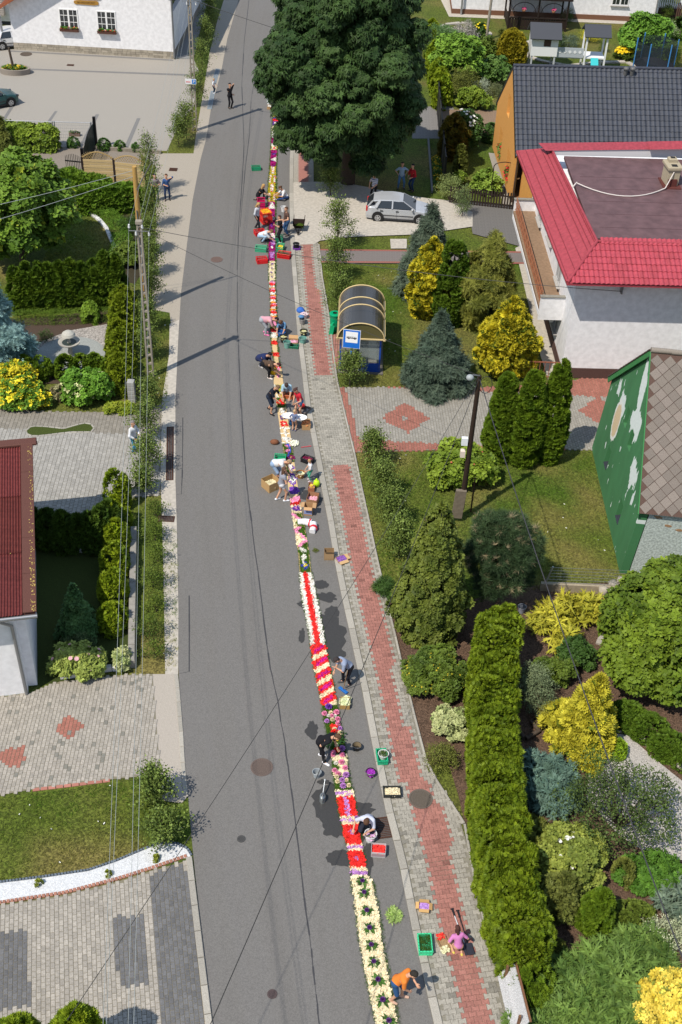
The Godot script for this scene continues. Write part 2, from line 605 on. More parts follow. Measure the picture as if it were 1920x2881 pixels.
func materials():
	M.asphalt=mat(Color(0.2,0.192,0.184),0.9,"fine",3.0,0.78,0.08,0.25)
	M.grass=mat(Color(1.1,1.1,1.1),0.95,"fine",4.0,0.35,0.6,0.16)
	M.soil=mat(Color(0.24,0.15,0.1),0.95,"fine",3.0,0.35,0.8,0.2)
	M.paver=mat(Color(1,1,1),0.85,"fine",3.0,0.78,0.2,0.2)
	M.concrete=mat(Color(0.5,0.46,0.4),0.88,"blot",4.0,0.86,0.2,0.03)
	M.kerb=mat(Color(0.5,0.47,0.41),0.88,"fine",0.8,0.75,0.3,0.1)
	M.white=mat(Color(0.86,0.86,0.88),0.8,"blot",5.0,0.9,0.1,0.025)
	M.paint=mat(Color(1,1,1),0.55)
	M.matte=mat(Color(1,1,1),0.85)
	M.cloth=mat(Color(1,1,1),0.9,"fine",0.12,0.86,0.2,0.2)
	M.card=mat(Color(1,1,1),0.85,"fine",0.4,0.88,0.1,0.1)
	M.plastic=mat(Color(1,1,1),0.38)
	M.wood=mat(Color(1,1,1),0.75,"blot",0.5,0.7,0.2,0.02)
	M.gravel=mat(Color(1,1,1),0.9,"fine",2.5,0.72,0.5,0.2)
	M.rust=mat(Color(0.13,0.06,0.04),0.8,"blot",0.4,0.5,0.4,0.03)
	M.metal=mat(Color(1,1,1),0.4); M.metal.metallic=0.7
	M.stone=mat(Color(1,1,1),0.9,"blot",0.5,0.65,0.4,0.03)
	M.bark=mat(Color(0.16,0.12,0.09),0.95,"blot",0.5,0.45,0.8,0.03)
	M.roof=mat(Color(1,1,1),0.55,"blot",2.5,0.8,0.0,0.02)
	M.leaf=leafmat(0.25)
	M.petal=leafmat(0.3)
	M.petal.roughness=0.75
	M.glass=mat(Color(0.02,0.025,0.03),0.06)
	M.glass.metallic_specular=0.7
	M.skin=mat(Color(1,1,1),0.6)

func ground():
	var nz:=FastNoiseLite.new()
	nz.seed=5
	nz.frequency=0.12
	nz.fractal_octaves=4
	var b:=MB.new()
	var xs:=[-700.0,-200.0,-80.0]
	var zs:=[-700.0,-260.0,-160.0]
	for k in 101: xs.append(-50.0+k)
	for k in 136: zs.append(-135.0+k)
	xs.append_array([80.0,200.0,700.0])
	zs.append_array([40.0,200.0,700.0])
	var cols:=[]
	for z in zs:
		var row:=[]
		for x in xs:
			var t:=clampf(0.5+nz.get_noise_2d(x,z)*1.1,0,1)
			var dry:=clampf(nz.get_noise_2d(x*1.6+90,z*1.6)*2.2,0,1)
			var c:=Color(0.115,0.195,0.02).lerp(Color(0.21,0.24,0.04),t).lerp(Color(0.36,0.27,0.1),dry*0.7)
			row.append(c)
		cols.append(row)
	for i in zs.size() - 1:
		for j in xs.size() - 1:
			var q:=[[i,j],[i,j+1],[i+1,j+1],[i+1,j]]
			for t in [0,1,2,0,2,3]:
				b.v.append(V3(xs[q[t][1]],0,zs[q[t][0]])); b.n.append(Vector3.UP); b.c.append(cols[q[t][0]][q[t][1]])
	struct("ground",b,M.grass)
	# grass blades and daisies on the lawns near enough to show them
	var tufts:=[]
	var daisies:=[]
	for q in [[Vector2(-11.01,-24.96),Vector2(-10,-25.23),Vector2(-7.22,-25.83),Vector2(-5.82,-26.2),Vector2(-4.83,-25.14),Vector2(-4.46,-23.6),Vector2(-5.44,-23.52),Vector2(-6.71,-22.81),Vector2(-8.84,-22.1),Vector2(-10.24,-21.84)],[Vector2(0.71,-45.08),Vector2(7.21,-45.92),Vector2(11.59,-46.15),Vector2(11.64,-38.02),Vector2(8.44,-36.61),Vector2(5.45,-35.47),Vector2(2.16,-35.47),Vector2(1.57,-38.26)],[Vector2(-1.55,-63.45),Vector2(4.15,-63.98),Vector2(4.2,-57.85),Vector2(3.12,-51.25),Vector2(-0.19,-50.99),Vector2(-0.79,-55.93)],[Vector2(-7.62,-39.26),Vector2(-6.95,-39.3),Vector2(-5.86,-31.1),Vector2(-6.36,-31.07)],[Vector2(-10.63,-56.96),Vector2(-9.78,-57.03),Vector2(-8.74,-48.9),Vector2(-9.38,-48.54)],[Vector2(-17.74,-70.92),Vector2(-13.13,-69.34),Vector2(-14.01,-61.88),Vector2(-17.87,-57.48)]]:
		var pv:=PackedVector2Array(q)
		var lo:=Vector2(1e9,1e9)
		var hi := -lo
		for p in pv:
			lo=lo.min(p); hi=hi.max(p)
		for k in int((hi.x - lo.x)*(hi.y - lo.y)*90):
			var p:=Vector2(rnd(lo.x,hi.x),rnd(lo.y,hi.y))
			if not Geometry2D.is_point_in_polygon(p,pv): continue
			tufts.append([V3(p.x,0.0,p.y),Vector3.UP,clampf(0.5+nz.get_noise_2d(p.x*1.6+90,p.y*1.6)*1.6+rnd(-0.2,0.2),0,1)])
			if k % 160==0 and nz.get_noise_2d(p.x*3.0,p.y*3.0)>0.0: daisies.append([V3(p.x,0.06,p.y),Vector3.UP])
	tag(foliage("lawn_grass",null,tufts,leaf_mesh("grass",1),M.leaf,0.1,[Color(0.1,0.19,0.02),Color(0.3,0.29,0.08)],0.9,0.25),"short mown grass with drier patches on the lawns","grass")
	tag(foliage("daisies",null,daisies,leaf_mesh("petal",3),M.petal,0.045,[Color(0.75,0.75,0.7),Color(0.85,0.85,0.8)],0.9,0.05),"tiny white daisies scattered over the lawns","daisies")
	# the lane
	b=MB.new()
	var wear:=FastNoiseLite.new()
	wear.seed=9
	wear.frequency=1.0
	strip(b,func(z): return edge_x(ROAD_L,z),func(z): return edge_x(ROAD_R,z),-150.0,-15.0,0.008,30,1.5,func(u,z):
		var q:=1.0+0.07*wear.get_noise_2d(u*14.0,z*0.02)+0.06*wear.get_noise_2d(u*3.0+50,z*0.15)
		return Color(q,q*0.995,q*0.985))
	struct("road",b,M.asphalt)
	# sealed joints and scars in the asphalt
	var tar:=mat(Color(0.05,0.05,0.055),0.7)
	var scar:=MB.new()
	for line in [[[Vector2(-10.29,-113.17),Vector2(-9.69,-101.49),Vector2(-8.96,-91.56),Vector2(-7.81,-80.57),Vector2(-7.23,-72.03),Vector2(-7.01,-67.98),Vector2(-6.58,-62.56),Vector2(-6.06,-56.97),Vector2(-5.45,-51.72),Vector2(-5.07,-48.57),Vector2(-4.54,-44.48),Vector2(-4.21,-42.22),Vector2(-3.74,-39.36),Vector2(-3.26,-36.61),Vector2(-2.71,-33.17),Vector2(-2.39,-31.4),Vector2(-2.04,-29.98),Vector2(-1.61,-27.81),Vector2(-1.29,-25.92),Vector2(-0.95,-23.88),Vector2(-0.63,-21.73),Vector2(-0.32,-19.99),Vector2(-0.16,-18.82),Vector2(0.02,-17.63),Vector2(0.38,-16.41)],0.022],[[Vector2(-8.27,-100.97),Vector2(-8.17,-94.74),Vector2(-8.01,-88.66),Vector2(-7.6,-82.36),Vector2(-7.36,-76.34),Vector2(-6.92,-67.99)],0.018],[[Vector2(-7.79,-47.6),Vector2(-7.35,-44.08),Vector2(-7.08,-41.74),Vector2(-7.28,-41.68)],0.02],[[Vector2(-5.94,-35.25),Vector2(-5.42,-31.13),Vector2(-5.78,-31)],0.025]]:
		var pl: Array=line[0]
		for k in pl.size() - 1:
			for s in 4:
				var a: Vector2=pl[k].lerp(pl[k+1],s/4.0)+Vector2(wear.get_noise_1d(k*9.0+s)*0.03,0)
				var e: Vector2=pl[k].lerp(pl[k+1],(s+1)/4.0)+Vector2(wear.get_noise_1d(k*9.0+s+1)*0.03,0)
				var w: float=line[1]*(1.0+wear.get_noise_1d(k*7.0+s*2.0))
				scar.quad(V3(a.x - w,0.012,a.y),V3(e.x - w,0.012,e.y),V3(e.x+w,0.012,e.y),V3(a.x+w,0.012,a.y))
	struct("road_joint",scar,tar)
	# water spilt while sprinkling the flowers
	var wet:=mat(Color(0.07,0.068,0.066),0.35,"fine",1.4,0.72,0.2,0.25)
	var pools:=MB.new()
	for s in [[Vector2(0.01,-25.47),0.55,0.62],[Vector2(0.21,-24.83),0.5,0.55],[Vector2(0.28,-24.4),0.45,0.35],[Vector2(0.46,-23.24),0.42,0.33],[Vector2(-0.18,-26.28),0.22,0.12],[Vector2(-0.19,-25.39),0.2,0.3],[Vector2(1.03,-25.23),0.55,0.28],[Vector2(-0.13,-33.32),0.5,0.9],[Vector2(-0.44,-33.99),0.4,0.5],[Vector2(-0.42,-35.52),0.4,0.3],[Vector2(-0.67,-36.24),0.28,0.25],[Vector2(0.03,-32.38),0.35,0.4],[Vector2(-0.71,-28.55),0.22,0.4],[Vector2(-1.36,-42.02),0.5,0.35],[Vector2(-1.13,-41.78),0.3,0.25],[Vector2(-1.33,-35.05),0.25,0.2],[Vector2(-0.18,-34.61),0.3,0.4],[Vector2(1.22,-24.45),0.3,0.5],[Vector2(1.36,-23.22),0.16,0.7],[Vector2(-1.31,-33.25),0.12,0.4],[Vector2(0.79,-23.19),0.1,0.2]]:
		var pl:=[]
		for k in 26:
			var a:=TAU*k/26
			var q: float=1.0+0.45*wear.get_noise_2d(s[0].x*3+cos(a)*1.6,s[0].y*3+sin(a)*1.6)+rnd(-0.06,0.06)
			pl.append(s[0]+Vector2(cos(a)*s[1]*q,sin(a)*s[2]*q))
		pools.sheet(pl,0.0165+0.0002*pools.v.size()/78.0)
	struct("wet_patch",pools,wet)
	# left verge, paved strip and gutter
	var warm:=mat(Color(0.47,0.42,0.35),0.9,"fine",0.5,0.72,0.25,0.1)
	flat("pavement_left",[Vector2(-11.21,-113.04),Vector2(-11.16,-102.36),Vector2(-10.88,-95.12),Vector2(-10.78,-86.65),Vector2(-10.52,-81.27),Vector2(-10.49,-77.8),Vector2(-10.26,-71.67),Vector2(-9.74,-63.88),Vector2(-9.44,-59.6),Vector2(-9.1,-56.26),Vector2(-9.52,-56.12),Vector2(-9.77,-57.41),Vector2(-10.73,-57.64),Vector2(-11.19,-60.46),Vector2(-11.98,-67.5),Vector2(-13.26,-76.29),Vector2(-14.65,-78.36),Vector2(-11.08,-78.75),Vector2(-11.3,-81.94),Vector2(-11.78,-90.84),Vector2(-12.23,-98.74),Vector2(-12.47,-106.83),Vector2(-12.53,-112.85)],0.011,warm)
	flat("gutter_left",[Vector2(-9.16,-56.71),Vector2(-8.78,-53.14),Vector2(-8.32,-48.9),Vector2(-7.48,-42.64),Vector2(-7.02,-39.63),Vector2(-6.62,-36.85),Vector2(-6.25,-34.33),Vector2(-5.82,-30.98),Vector2(-6.3,-30.95),Vector2(-6.87,-34.7),Vector2(-7.55,-39.03),Vector2(-8.24,-43.21),Vector2(-8.98,-48.85),Vector2(-9.21,-53.1),Vector2(-9.61,-56.22)],0.012,M.concrete)
	var pale:=mat(Color(0.5,0.45,0.39),0.9,"fine",0.5,0.75,0.2,0.1)
	flat("path_left",[Vector2(-5.82,-30.98),Vector2(-5.68,-30.33),Vector2(-5.28,-28.27),Vector2(-5,-26.66),Vector2(-4.75,-25.44),Vector2(-4.93,-25.13),Vector2(-5.65,-25.21),Vector2(-5.81,-26.13),Vector2(-6.9,-30.91)],0.013,pale)
	# far yard
	flat("yard",[Vector2(-39.21,-103.16),Vector2(-27.79,-97.66),Vector2(-14.99,-97.04),Vector2(-13.34,-97.25),Vector2(-12.6,-94.59),Vector2(-12.11,-87.19),Vector2(-12.7,-83.73),Vector2(-12.93,-78.97),Vector2(-17.24,-78.68),Vector2(-20.64,-78.74),Vector2(-24.86,-79.19),Vector2(-32.99,-79.52)],0.009,mat(Color(0.43,0.4,0.355),0.9,"fine",0.35,0.7,0.25,0.1))
	flat("side_yard",[Vector2(-14.95,-97.13),Vector2(-13.34,-97.25),Vector2(-13.73,-106.66),Vector2(-13.91,-113.7),Vector2(-14.19,-119.19),Vector2(-17.46,-118.7)],0.014,mat(Color(0.3,0.3,0.3),0.9,"fine",0.6,0.75))
	var band:=MB.new()
	for q in [[Vector2(-27.36,-93.53),Vector2(-25.7,-93.5),Vector2(-13.34,-93.78),Vector2(-13.29,-93.4),Vector2(-25.63,-93.2),Vector2(-27.28,-93.23)],[Vector2(-21.87,-85.15),Vector2(-21.67,-85.18),Vector2(-21.78,-82.7),Vector2(-22.02,-82.67)],[Vector2(-18.87,-84.89),Vector2(-18.62,-84.92),Vector2(-18.67,-79.56),Vector2(-18.93,-79.53)],[Vector2(-15.84,-84.5),Vector2(-15.59,-84.53),Vector2(-15.6,-79.29),Vector2(-15.88,-79.26)],[Vector2(-25.2,-85.66),Vector2(-24.95,-85.69),Vector2(-24.94,-82.99),Vector2(-25.18,-82.96)],[Vector2(-27.93,-97.05),Vector2(-14.87,-96.56),Vector2(-14.91,-96.89),Vector2(-28,-97.37)]]:
		band.sheet(q,0.0135)
	struct("yard_marking",band,mat(Color(0.24,0.235,0.23),0.9,"fine",0.5,0.75))
	flat("lane_left",[Vector2(-22.69,-78.21),Vector2(-20.64,-78.74),Vector2(-18.52,-79.03),Vector2(-14.65,-78.36),Vector2(-14.19,-76.19),Vector2(-14.39,-74.48),Vector2(-17.15,-73.1),Vector2(-18.94,-74),Vector2(-21.49,-77.15)],0.0115,mat(Color(0.36,0.31,0.26),0.9,"fine",0.4,0.6,0.3,0.08))
	# right side hard surfaces
	flat("concrete_drive",[Vector2(-4.14,-74.66),Vector2(-2.71,-74.92),Vector2(-0.94,-75.04),Vector2(0.93,-74.41),Vector2(2.32,-73.74),Vector2(4.61,-73.17),Vector2(5.75,-73.02),Vector2(7.49,-71.38),Vector2(7.37,-69.37),Vector2(4.04,-67.99),Vector2(0.35,-67.35),Vector2(-0.83,-67.05),Vector2(-1.99,-66.56),Vector2(-2.31,-66.07),Vector2(-3.7,-65.85),Vector2(-4.16,-72.29)],0.068,M.concrete)
	flat("lane_right",[Vector2(5.75,-73.02),Vector2(10.53,-72.72),Vector2(10.71,-69.69),Vector2(10.45,-66.81),Vector2(7.32,-68.4),Vector2(7.26,-71.36)],0.064,mat(Color(0.2,0.19,0.18),0.9,"fine",0.4,0.7))
	flat("garden_path",[Vector2(-1.99,-65.5),Vector2(10.4,-66.25),Vector2(10.37,-64.77),Vector2(-1.84,-63.77)],0.06,mat(Color(0.25,0.22,0.21),0.9,"fine",0.3,0.7))
	flat("path_border",[Vector2(-1.99,-65.5),Vector2(10.41,-66.35),Vector2(10.39,-66.16),Vector2(-1.98,-65.32)],0.064,mat(Color(0.4,0.15,0.12),0.9,"fine",0.3,0.7))
	flat("path_border",[Vector2(-1.86,-63.99),Vector2(10.28,-64.94),Vector2(10.26,-64.76),Vector2(-1.86,-63.82)],0.064,mat(Color(0.4,0.15,0.12),0.9,"fine",0.3,0.7))
	flat("slab",[Vector2(2.25,-67.2),Vector2(3.26,-67.3),Vector2(3.25,-66.04),Vector2(2.29,-65.95)],0.07,M.concrete)
	flat("far_road_right",[Vector2(4.11,-89.09),Vector2(7.05,-89.43),Vector2(7.41,-83.38),Vector2(3.87,-82.99)],0.01,mat(Color(0.26,0.25,0.24),0.9,"fine",0.5,0.7))
	flat("brick_path",[Vector2(6.09,-88.75),Vector2(10.88,-89.03),Vector2(10.22,-83.18),Vector2(9.79,-83.14),Vector2(6.17,-83.89)],0.012,mat(Color(0.36,0.25,0.17),0.9,"fine",0.35,0.6))
	flat("gravel_path",[Vector2(9.15,-81.07),Vector2(9.56,-80.99),Vector2(10.26,-72.17),Vector2(9.57,-72.1),Vector2(9.39,-75.83)],0.012,mat(Color(0.5,0.46,0.4),0.9,"cell",0.4,0.6))
	flat("house_path",[Vector2(10.87,-62.44),Vector2(10.85,-54.75),Vector2(10.88,-52.63),Vector2(10.28,-51.99),Vector2(10.1,-54.69),Vector2(9.8,-66.75),Vector2(10.28,-67.26)],0.05,M.concrete)
	# garden earth
	flat("garden_soil",[Vector2(2.01,-35.46),Vector2(3.28,-34.52),Vector2(7.12,-36.63),Vector2(10.98,-37.1),Vector2(14.94,-37.79),Vector2(11.9,-17.96),Vector2(5.99,-17.69),Vector2(5.5,-19.44),Vector2(4.94,-22.34),Vector2(4.43,-25.93),Vector2(4.12,-27.45),Vector2(3.43,-27.09),Vector2(2.98,-29.22),Vector2(2.44,-32.45)],0.012,M.soil)
	flat("garden_gravel",[Vector2(9.56,-28.8),Vector2(10.1,-29.04),Vector2(10.73,-28.94),Vector2(11.36,-28.08),Vector2(11.98,-27.33),Vector2(12.69,-26.52),Vector2(13.2,-23.82),Vector2(11.43,-23.73),Vector2(10.53,-23.96),Vector2(9.7,-24.61),Vector2(8.81,-26.01),Vector2(9.14,-27.56)],0.02,mat(Color(0.64,0.6,0.55),0.9,"fine",2.5,0.6,0.6,0.2))
	flat("garden_soil",[Vector2(-17.89,-55.96),Vector2(-12.65,-57.55),Vector2(-12.07,-52.87),Vector2(-11.93,-50.22),Vector2(-16.45,-49.87),Vector2(-20.76,-50.17),Vector2(-22.34,-55.58)],0.012,mat(Color(0.16,0.11,0.08),0.95,"cell",1.0,0.4,0.8,0.08))
	flat("pebble_bed",[Vector2(-16.63,-52.16),Vector2(-15.93,-53.95),Vector2(-14.68,-55.13),Vector2(-12.85,-55.94),Vector2(-12.18,-52.86),Vector2(-12.28,-51.17),Vector2(-16.25,-50.53)],0.02,mat(Color(0.62,0.57,0.52),0.9,"fine",3.0,0.45,0.7,0.12))
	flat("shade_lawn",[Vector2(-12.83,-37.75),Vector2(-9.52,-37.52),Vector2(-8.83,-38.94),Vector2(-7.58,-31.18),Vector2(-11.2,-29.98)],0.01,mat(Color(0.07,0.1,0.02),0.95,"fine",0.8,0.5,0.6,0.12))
	flat("flower_bed",[Vector2(-14.82,-70.18),Vector2(-13.44,-71.35),Vector2(-11.9,-62.07),Vector2(-12.14,-60.38),Vector2(-12.9,-60.72),Vector2(-13.64,-64.54)],0.011,mat(Color(0.1,0.085,0.05),0.95,"cell",0.8,0.4,0.8,0.08))

func sidewalk():
	# right-hand pavement of interlocking blocks: red field, grey toothed margins
	var root:=thing("pavement_right","","")
	tag(root,"","","","structure")
	var bed:=MB.new()
	strip(bed,func(z): return edge_x(ROAD_R,z)+0.25,func(z): return edge_x(WALK_R,z),-150.0,-14.0,0.035,1,1.0,func(u,z): return Color(0.28,0.26,0.21))
	obj("joint_bed",bed,M.paver,root)
	var grey:=Color(0.4,0.375,0.32)
	var red:=Color(0.42,0.19,0.155)
	var far:=MB.new()
	strip(far,func(z): return edge_x(ROAD_R,z)+0.25,func(z): return edge_x(WALK_R,z),-150.0,Vector2(-3.49,-74.72).y,0.052,10,1.0,func(u,z): return red if u>0.25 and u<0.8 else grey)
	obj("far_paving",far,M.paver,root)
	var list:=[]
	var line:=Curve3D.new()
	line.bake_interval=0.1
	for k in ROAD_R.size():
		var p: Vector2=ROAD_R[ROAD_R.size() - 1 - k]
		line.add_point(V3(p.x+0.27,0.05,p.y))
	var s:=0.1
	var row:=0
	var pitch:=0.165
	var lng:=0.23
	var z_drive:=Vector2(-3.78,-66.02).y
	var z_red0:=Vector2(-0.48,-51.72).y
	var z_red1:=Vector2(0.4,-44.26).y
	while s<line.get_baked_length():
		var a:=line.sample_baked(s)
		var d:=(line.sample_baked(s+1.0) - a).normalized()
		if a.z<z_drive - 0.2:
			break
		var x:=V3(-d.z,0,d.x)
		if x.x<0: x = -x
		var wide:=edge_x(WALK_R,a.z+0.02) - a.x
		var n:=int(wide/lng)
		for k in n+1:
			var t:=(k+(0.5 if row % 2 else 0.0))*lng+0.115
			if t>wide - 0.1:
				continue
			var tooth:=0.0 if row % 2 else 0.115
			var wr:=minf(wide,2.3)
			var near:=clampf((a.z+33.0)/12.0,0.0,1.0)
			var isred:=t>wr*lerpf(0.2,0.31,near)+tooth and t<wr*lerpf(0.81,0.75,near) - tooth
			if a.z<z_red1 and a.z>z_red0:
				isred=false
			var p:=a+x*t
			var c:=tone(red if isred else grey,0.13)
			if rng.randf()<0.05: c=c.darkened(0.3)
			list.append([Transform3D(Basis(x,Vector3.UP,-d)*Basis(V3(1,0,0),rnd(-0.015,0.015)),p+V3(0,rnd(-0.003,0.003),0)),c])
		s+=pitch
		row+=1
	var maker:=func(c: Color) -> MB:
		var b:=MB.new()
		b.col=c
		var o:=[]
		for q in [[-1,-1],[1,1]]:
			var f: float=q[0]
			o.append_array([Vector2(-0.109*f,-0.09*f),Vector2(-0.068*f,-0.09*f),Vector2(-0.042*f,-0.064*f),Vector2(0.042*f,-0.064*f),Vector2(0.068*f,-0.09*f),Vector2(0.109*f,-0.09*f)])
		b.prism(o,-0.02,0.005)
		return b
	blocks("paver",root,list,maker,M.paver,300)
	edging("kerb_right",ROAD_R,0.25,0.1,-0.02,1.1,M.kerb,1.0)
	edging("lawn_edging",WALK_R.slice(9),0.08,0.09,0.0,1.0,M.kerb,1.0)
	edging("kerb_left",[Vector2(-4.32,-23.04),Vector2(-3.8,-20.76),Vector2(-3.05,-17.49),Vector2(-2.36,-14.83)],0.2,0.08,0.0,0.9,M.kerb,-1.0)
	edging("kerb_left",[Vector2(-5.82,-30.98),Vector2(-5.68,-30.33),Vector2(-5.28,-28.27),Vector2(-5,-26.66),Vector2(-4.75,-25.44)],0.16,0.05,-0.01,0.7,M.kerb,-1.0)

func drives():
	var grey:=Color(0.43,0.395,0.345)
	var dark:=Color(0.17,0.17,0.175)
	var redc:=Color(0.42,0.17,0.13)
	var bedm:=mat(Color(0.2,0.18,0.13),0.95)
	# lower left: grey field with charcoal panels
	var root:=thing("driveway_left","","")
	tag(root,"","","","structure")
	var poly:=[Vector2(-11.55,-20.52),Vector2(-10.03,-20.99),Vector2(-8.14,-21.43),Vector2(-6.57,-22),Vector2(-5.51,-22.47),Vector2(-4.37,-22.93),Vector2(-3.82,-20.65),Vector2(-3.09,-17.48),Vector2(-2.8,-16.27),Vector2(-10.27,-15.94)]
	var b:=MB.new()
	b.sheet(poly,0.02)
	obj("joint_bed",b,bedm,root)
	var p1:=PackedVector2Array([Vector2(-11.38,-19.9),Vector2(-8.96,-20.16),Vector2(-8.37,-17.79),Vector2(-10.67,-17.36)])
	var p2:=PackedVector2Array([Vector2(-6.43,-20.74),Vector2(-5.53,-20.91),Vector2(-4.99,-18.63),Vector2(-5.91,-18.48)])
	var p3:=PackedVector2Array([Vector2(-5.6,-22.31),Vector2(-4.54,-22.85),Vector2(-3.98,-20.64),Vector2(-3.26,-17.28),Vector2(-4.43,-17.22),Vector2(-5.02,-19.87)])
	var dir:=(Vector2(-3.09,-17.48) - Vector2(-4.32,-23.04)).angle() - PI/2
	pave(root,poly,dir,0.135,0.2,0.03,func(p,i,j):
		var on:=Geometry2D.is_point_in_polygon(p,p1) or Geometry2D.is_point_in_polygon(p,p2) or Geometry2D.is_point_in_polygon(p,p3)
		return tone(dark if on else grey,0.15),300)
	# edge course of red blocks along the white gravel
	edging("block_edge",[Vector2(-10.65,-20.81),Vector2(-10.04,-21.03),Vector2(-8.15,-21.47),Vector2(-6.58,-22.05),Vector2(-5.52,-22.52),Vector2(-4.45,-23.03)],0.12,0.05,0.0,0.12,mat(Color(0.36,0.17,0.12),0.9),1.0)
	# middle left
	root=thing("driveway_left","","")
	tag(root,"","","","structure")
	poly=[Vector2(-13.97,-29.13),Vector2(-12.12,-29.46),Vector2(-11.08,-29.73),Vector2(-10.1,-30.35),Vector2(-7.81,-30.81),Vector2(-6.77,-30.92),Vector2(-5.81,-26.28),Vector2(-7.26,-26.02),Vector2(-10.04,-25.42),Vector2(-11.05,-25.13),Vector2(-12.74,-24.75)]
	b=MB.new()
	b.sheet(poly,0.02)
	obj("joint_bed",b,bedm,root)
	var d1:=PackedVector2Array([Vector2(-9.83,-28.11),Vector2(-9.48,-28.73),Vector2(-8.87,-28.27),Vector2(-9.28,-27.59)])
	var d2:=PackedVector2Array([Vector2(-11.49,-26.9),Vector2(-10.72,-27.34),Vector2(-10.48,-26.49),Vector2(-10.86,-26.31),Vector2(-11.41,-26.59)])
	pave(root,poly,-0.03,0.135,0.2,0.03,func(p,i,j):
		var c:=tone(redc if Geometry2D.is_point_in_polygon(p,d1) or Geometry2D.is_point_in_polygon(p,d2) else grey,0.12)
		return tone(Color(0.26,0.25,0.22),0.1) if rng.randf()<0.035 else c,300)
	edging("block_edge",[Vector2(-10.03,-25.47),Vector2(-8.78,-25.73),Vector2(-7.38,-26.04)],0.13,0.035,0.0,0.26,mat(Color(0.42,0.18,0.14),0.9),-1.0)
	# upper left
	root=thing("driveway_left","","")
	tag(root,"","","","structure")
	poly=[Vector2(-19.83,-46.98),Vector2(-16.61,-47.68),Vector2(-14.36,-47.55),Vector2(-11.49,-47.77),Vector2(-10.19,-48.17),Vector2(-8.95,-48.57),Vector2(-8,-41.55),Vector2(-9.25,-41.34),Vector2(-10.04,-40.49),Vector2(-13.16,-39.55),Vector2(-17.45,-38.83)]
	b=MB.new()
	b.sheet(poly,0.02)
	obj("joint_bed",b,bedm,root)
	pave(root,poly,-0.04,0.18,0.2,0.03,func(p,i,j): return tone(Color(0.4,0.385,0.355) if p.y>Vector2(-12.86,-46.05).y else Color(0.3,0.275,0.235),0.12),300)
	b=MB.new()
	b.sheet([Vector2(-14.9,-45.9),Vector2(-14.75,-46.28),Vector2(-14.08,-46.27),Vector2(-13.22,-46.17),Vector2(-12.4,-46.69),Vector2(-12.06,-46.66),Vector2(-11.86,-46.35),Vector2(-11.95,-46.09),Vector2(-12.86,-46.02),Vector2(-13.64,-45.79),Vector2(-14.43,-45.56),Vector2(-14.78,-45.65)],0.055)
	struct("grass_island",b,mat(Color(0.1,0.14,0.025),0.95,"fine",0.6,0.4,0.6,0.12))
	edging("island_edge",[Vector2(-14.9,-45.9),Vector2(-14.75,-46.28),Vector2(-14.08,-46.27),Vector2(-13.22,-46.17),Vector2(-12.4,-46.69),Vector2(-12.06,-46.66),Vector2(-11.86,-46.35),Vector2(-11.95,-46.09),Vector2(-12.86,-46.02),Vector2(-13.64,-45.79),Vector2(-14.43,-45.56),Vector2(-14.78,-45.65),Vector2(-14.9,-45.9)],0.1,0.06,0.0,0.3,M.kerb,1.0)
	# right: grey field with red lozenges
	root=thing("driveway_right","","")
	tag(root,"","","","structure")
	poly=[Vector2(-0.36,-50.82),Vector2(6.35,-51.25),Vector2(10.55,-52.01),Vector2(12.07,-52.59),Vector2(16.14,-52.92),Vector2(15.74,-46.83),Vector2(12.3,-46.4),Vector2(9.93,-46.32),Vector2(7.24,-46.2),Vector2(0.54,-45.37)]
	b=MB.new()
	b.sheet(poly,0.022)
	obj("joint_bed",b,bedm,root)
	var e1:=PackedVector2Array([Vector2(1.7,-48.24),Vector2(2.92,-49.71),Vector2(4.11,-48.42),Vector2(3.06,-47.1)])
	var e2:=PackedVector2Array([Vector2(11.48,-49.6),Vector2(12.58,-50.94),Vector2(13.82,-49.71),Vector2(12.42,-48.51)])
	pave(root,poly,-0.06,0.135,0.2,0.035,func(p,i,j):
		var q: Vector2=p - Vector2(2.9,-48.33)
		var isred:=Geometry2D.is_point_in_polygon(p,e1) or Geometry2D.is_point_in_polygon(p,e2)
		if absf(q.x)+absf(q.y)<0.2: isred=false
		if p.x<edge_x([Vector2(-0.36,-50.82),Vector2(0.25,-47.47),Vector2(0.54,-45.37)],p.y)+0.28: isred=true
		if p.y>Vector2(7.25,-46.37).y or p.y<Vector2(4.01,-50.97).y: isred=true
		return tone(redc*0.95 if isred else Color(0.36,0.34,0.3),0.12),300)
	# bus stop bay
	root=thing("bus_bay","","")
	tag(root,"","","","structure")
	poly=[Vector2(-1.07,-55.84),Vector2(1.49,-56.05),Vector2(1.78,-52.64),Vector2(-0.68,-52.44)]
	b=MB.new()
	b.sheet(poly,0.022)
	obj("joint_bed",b,bedm,root)
	pave(root,poly,0.0,0.13,0.22,0.05,func(p,i,j): return tone(Color(0.42,0.2,0.16),0.12),0)
	# white gravel border
	b=MB.new()
	b.col=Color(0.8,0.82,0.84)
	b.sheet([Vector2(-11.81,-21.44),Vector2(-10.22,-21.76),Vector2(-8.83,-22.04),Vector2(-7.53,-22.34),Vector2(-6.69,-22.74),Vector2(-5.96,-23.18),Vector2(-5.43,-23.47),Vector2(-4.91,-23.49),Vector2(-4.54,-23.32),Vector2(-4.35,-23.03),Vector2(-4.77,-22.91),Vector2(-5.52,-22.55),Vector2(-6.58,-22.1),Vector2(-8.16,-21.53),Vector2(-10.06,-21.09),Vector2(-11.59,-20.64)],0.03)
	struct("white_gravel",b,M.gravel)
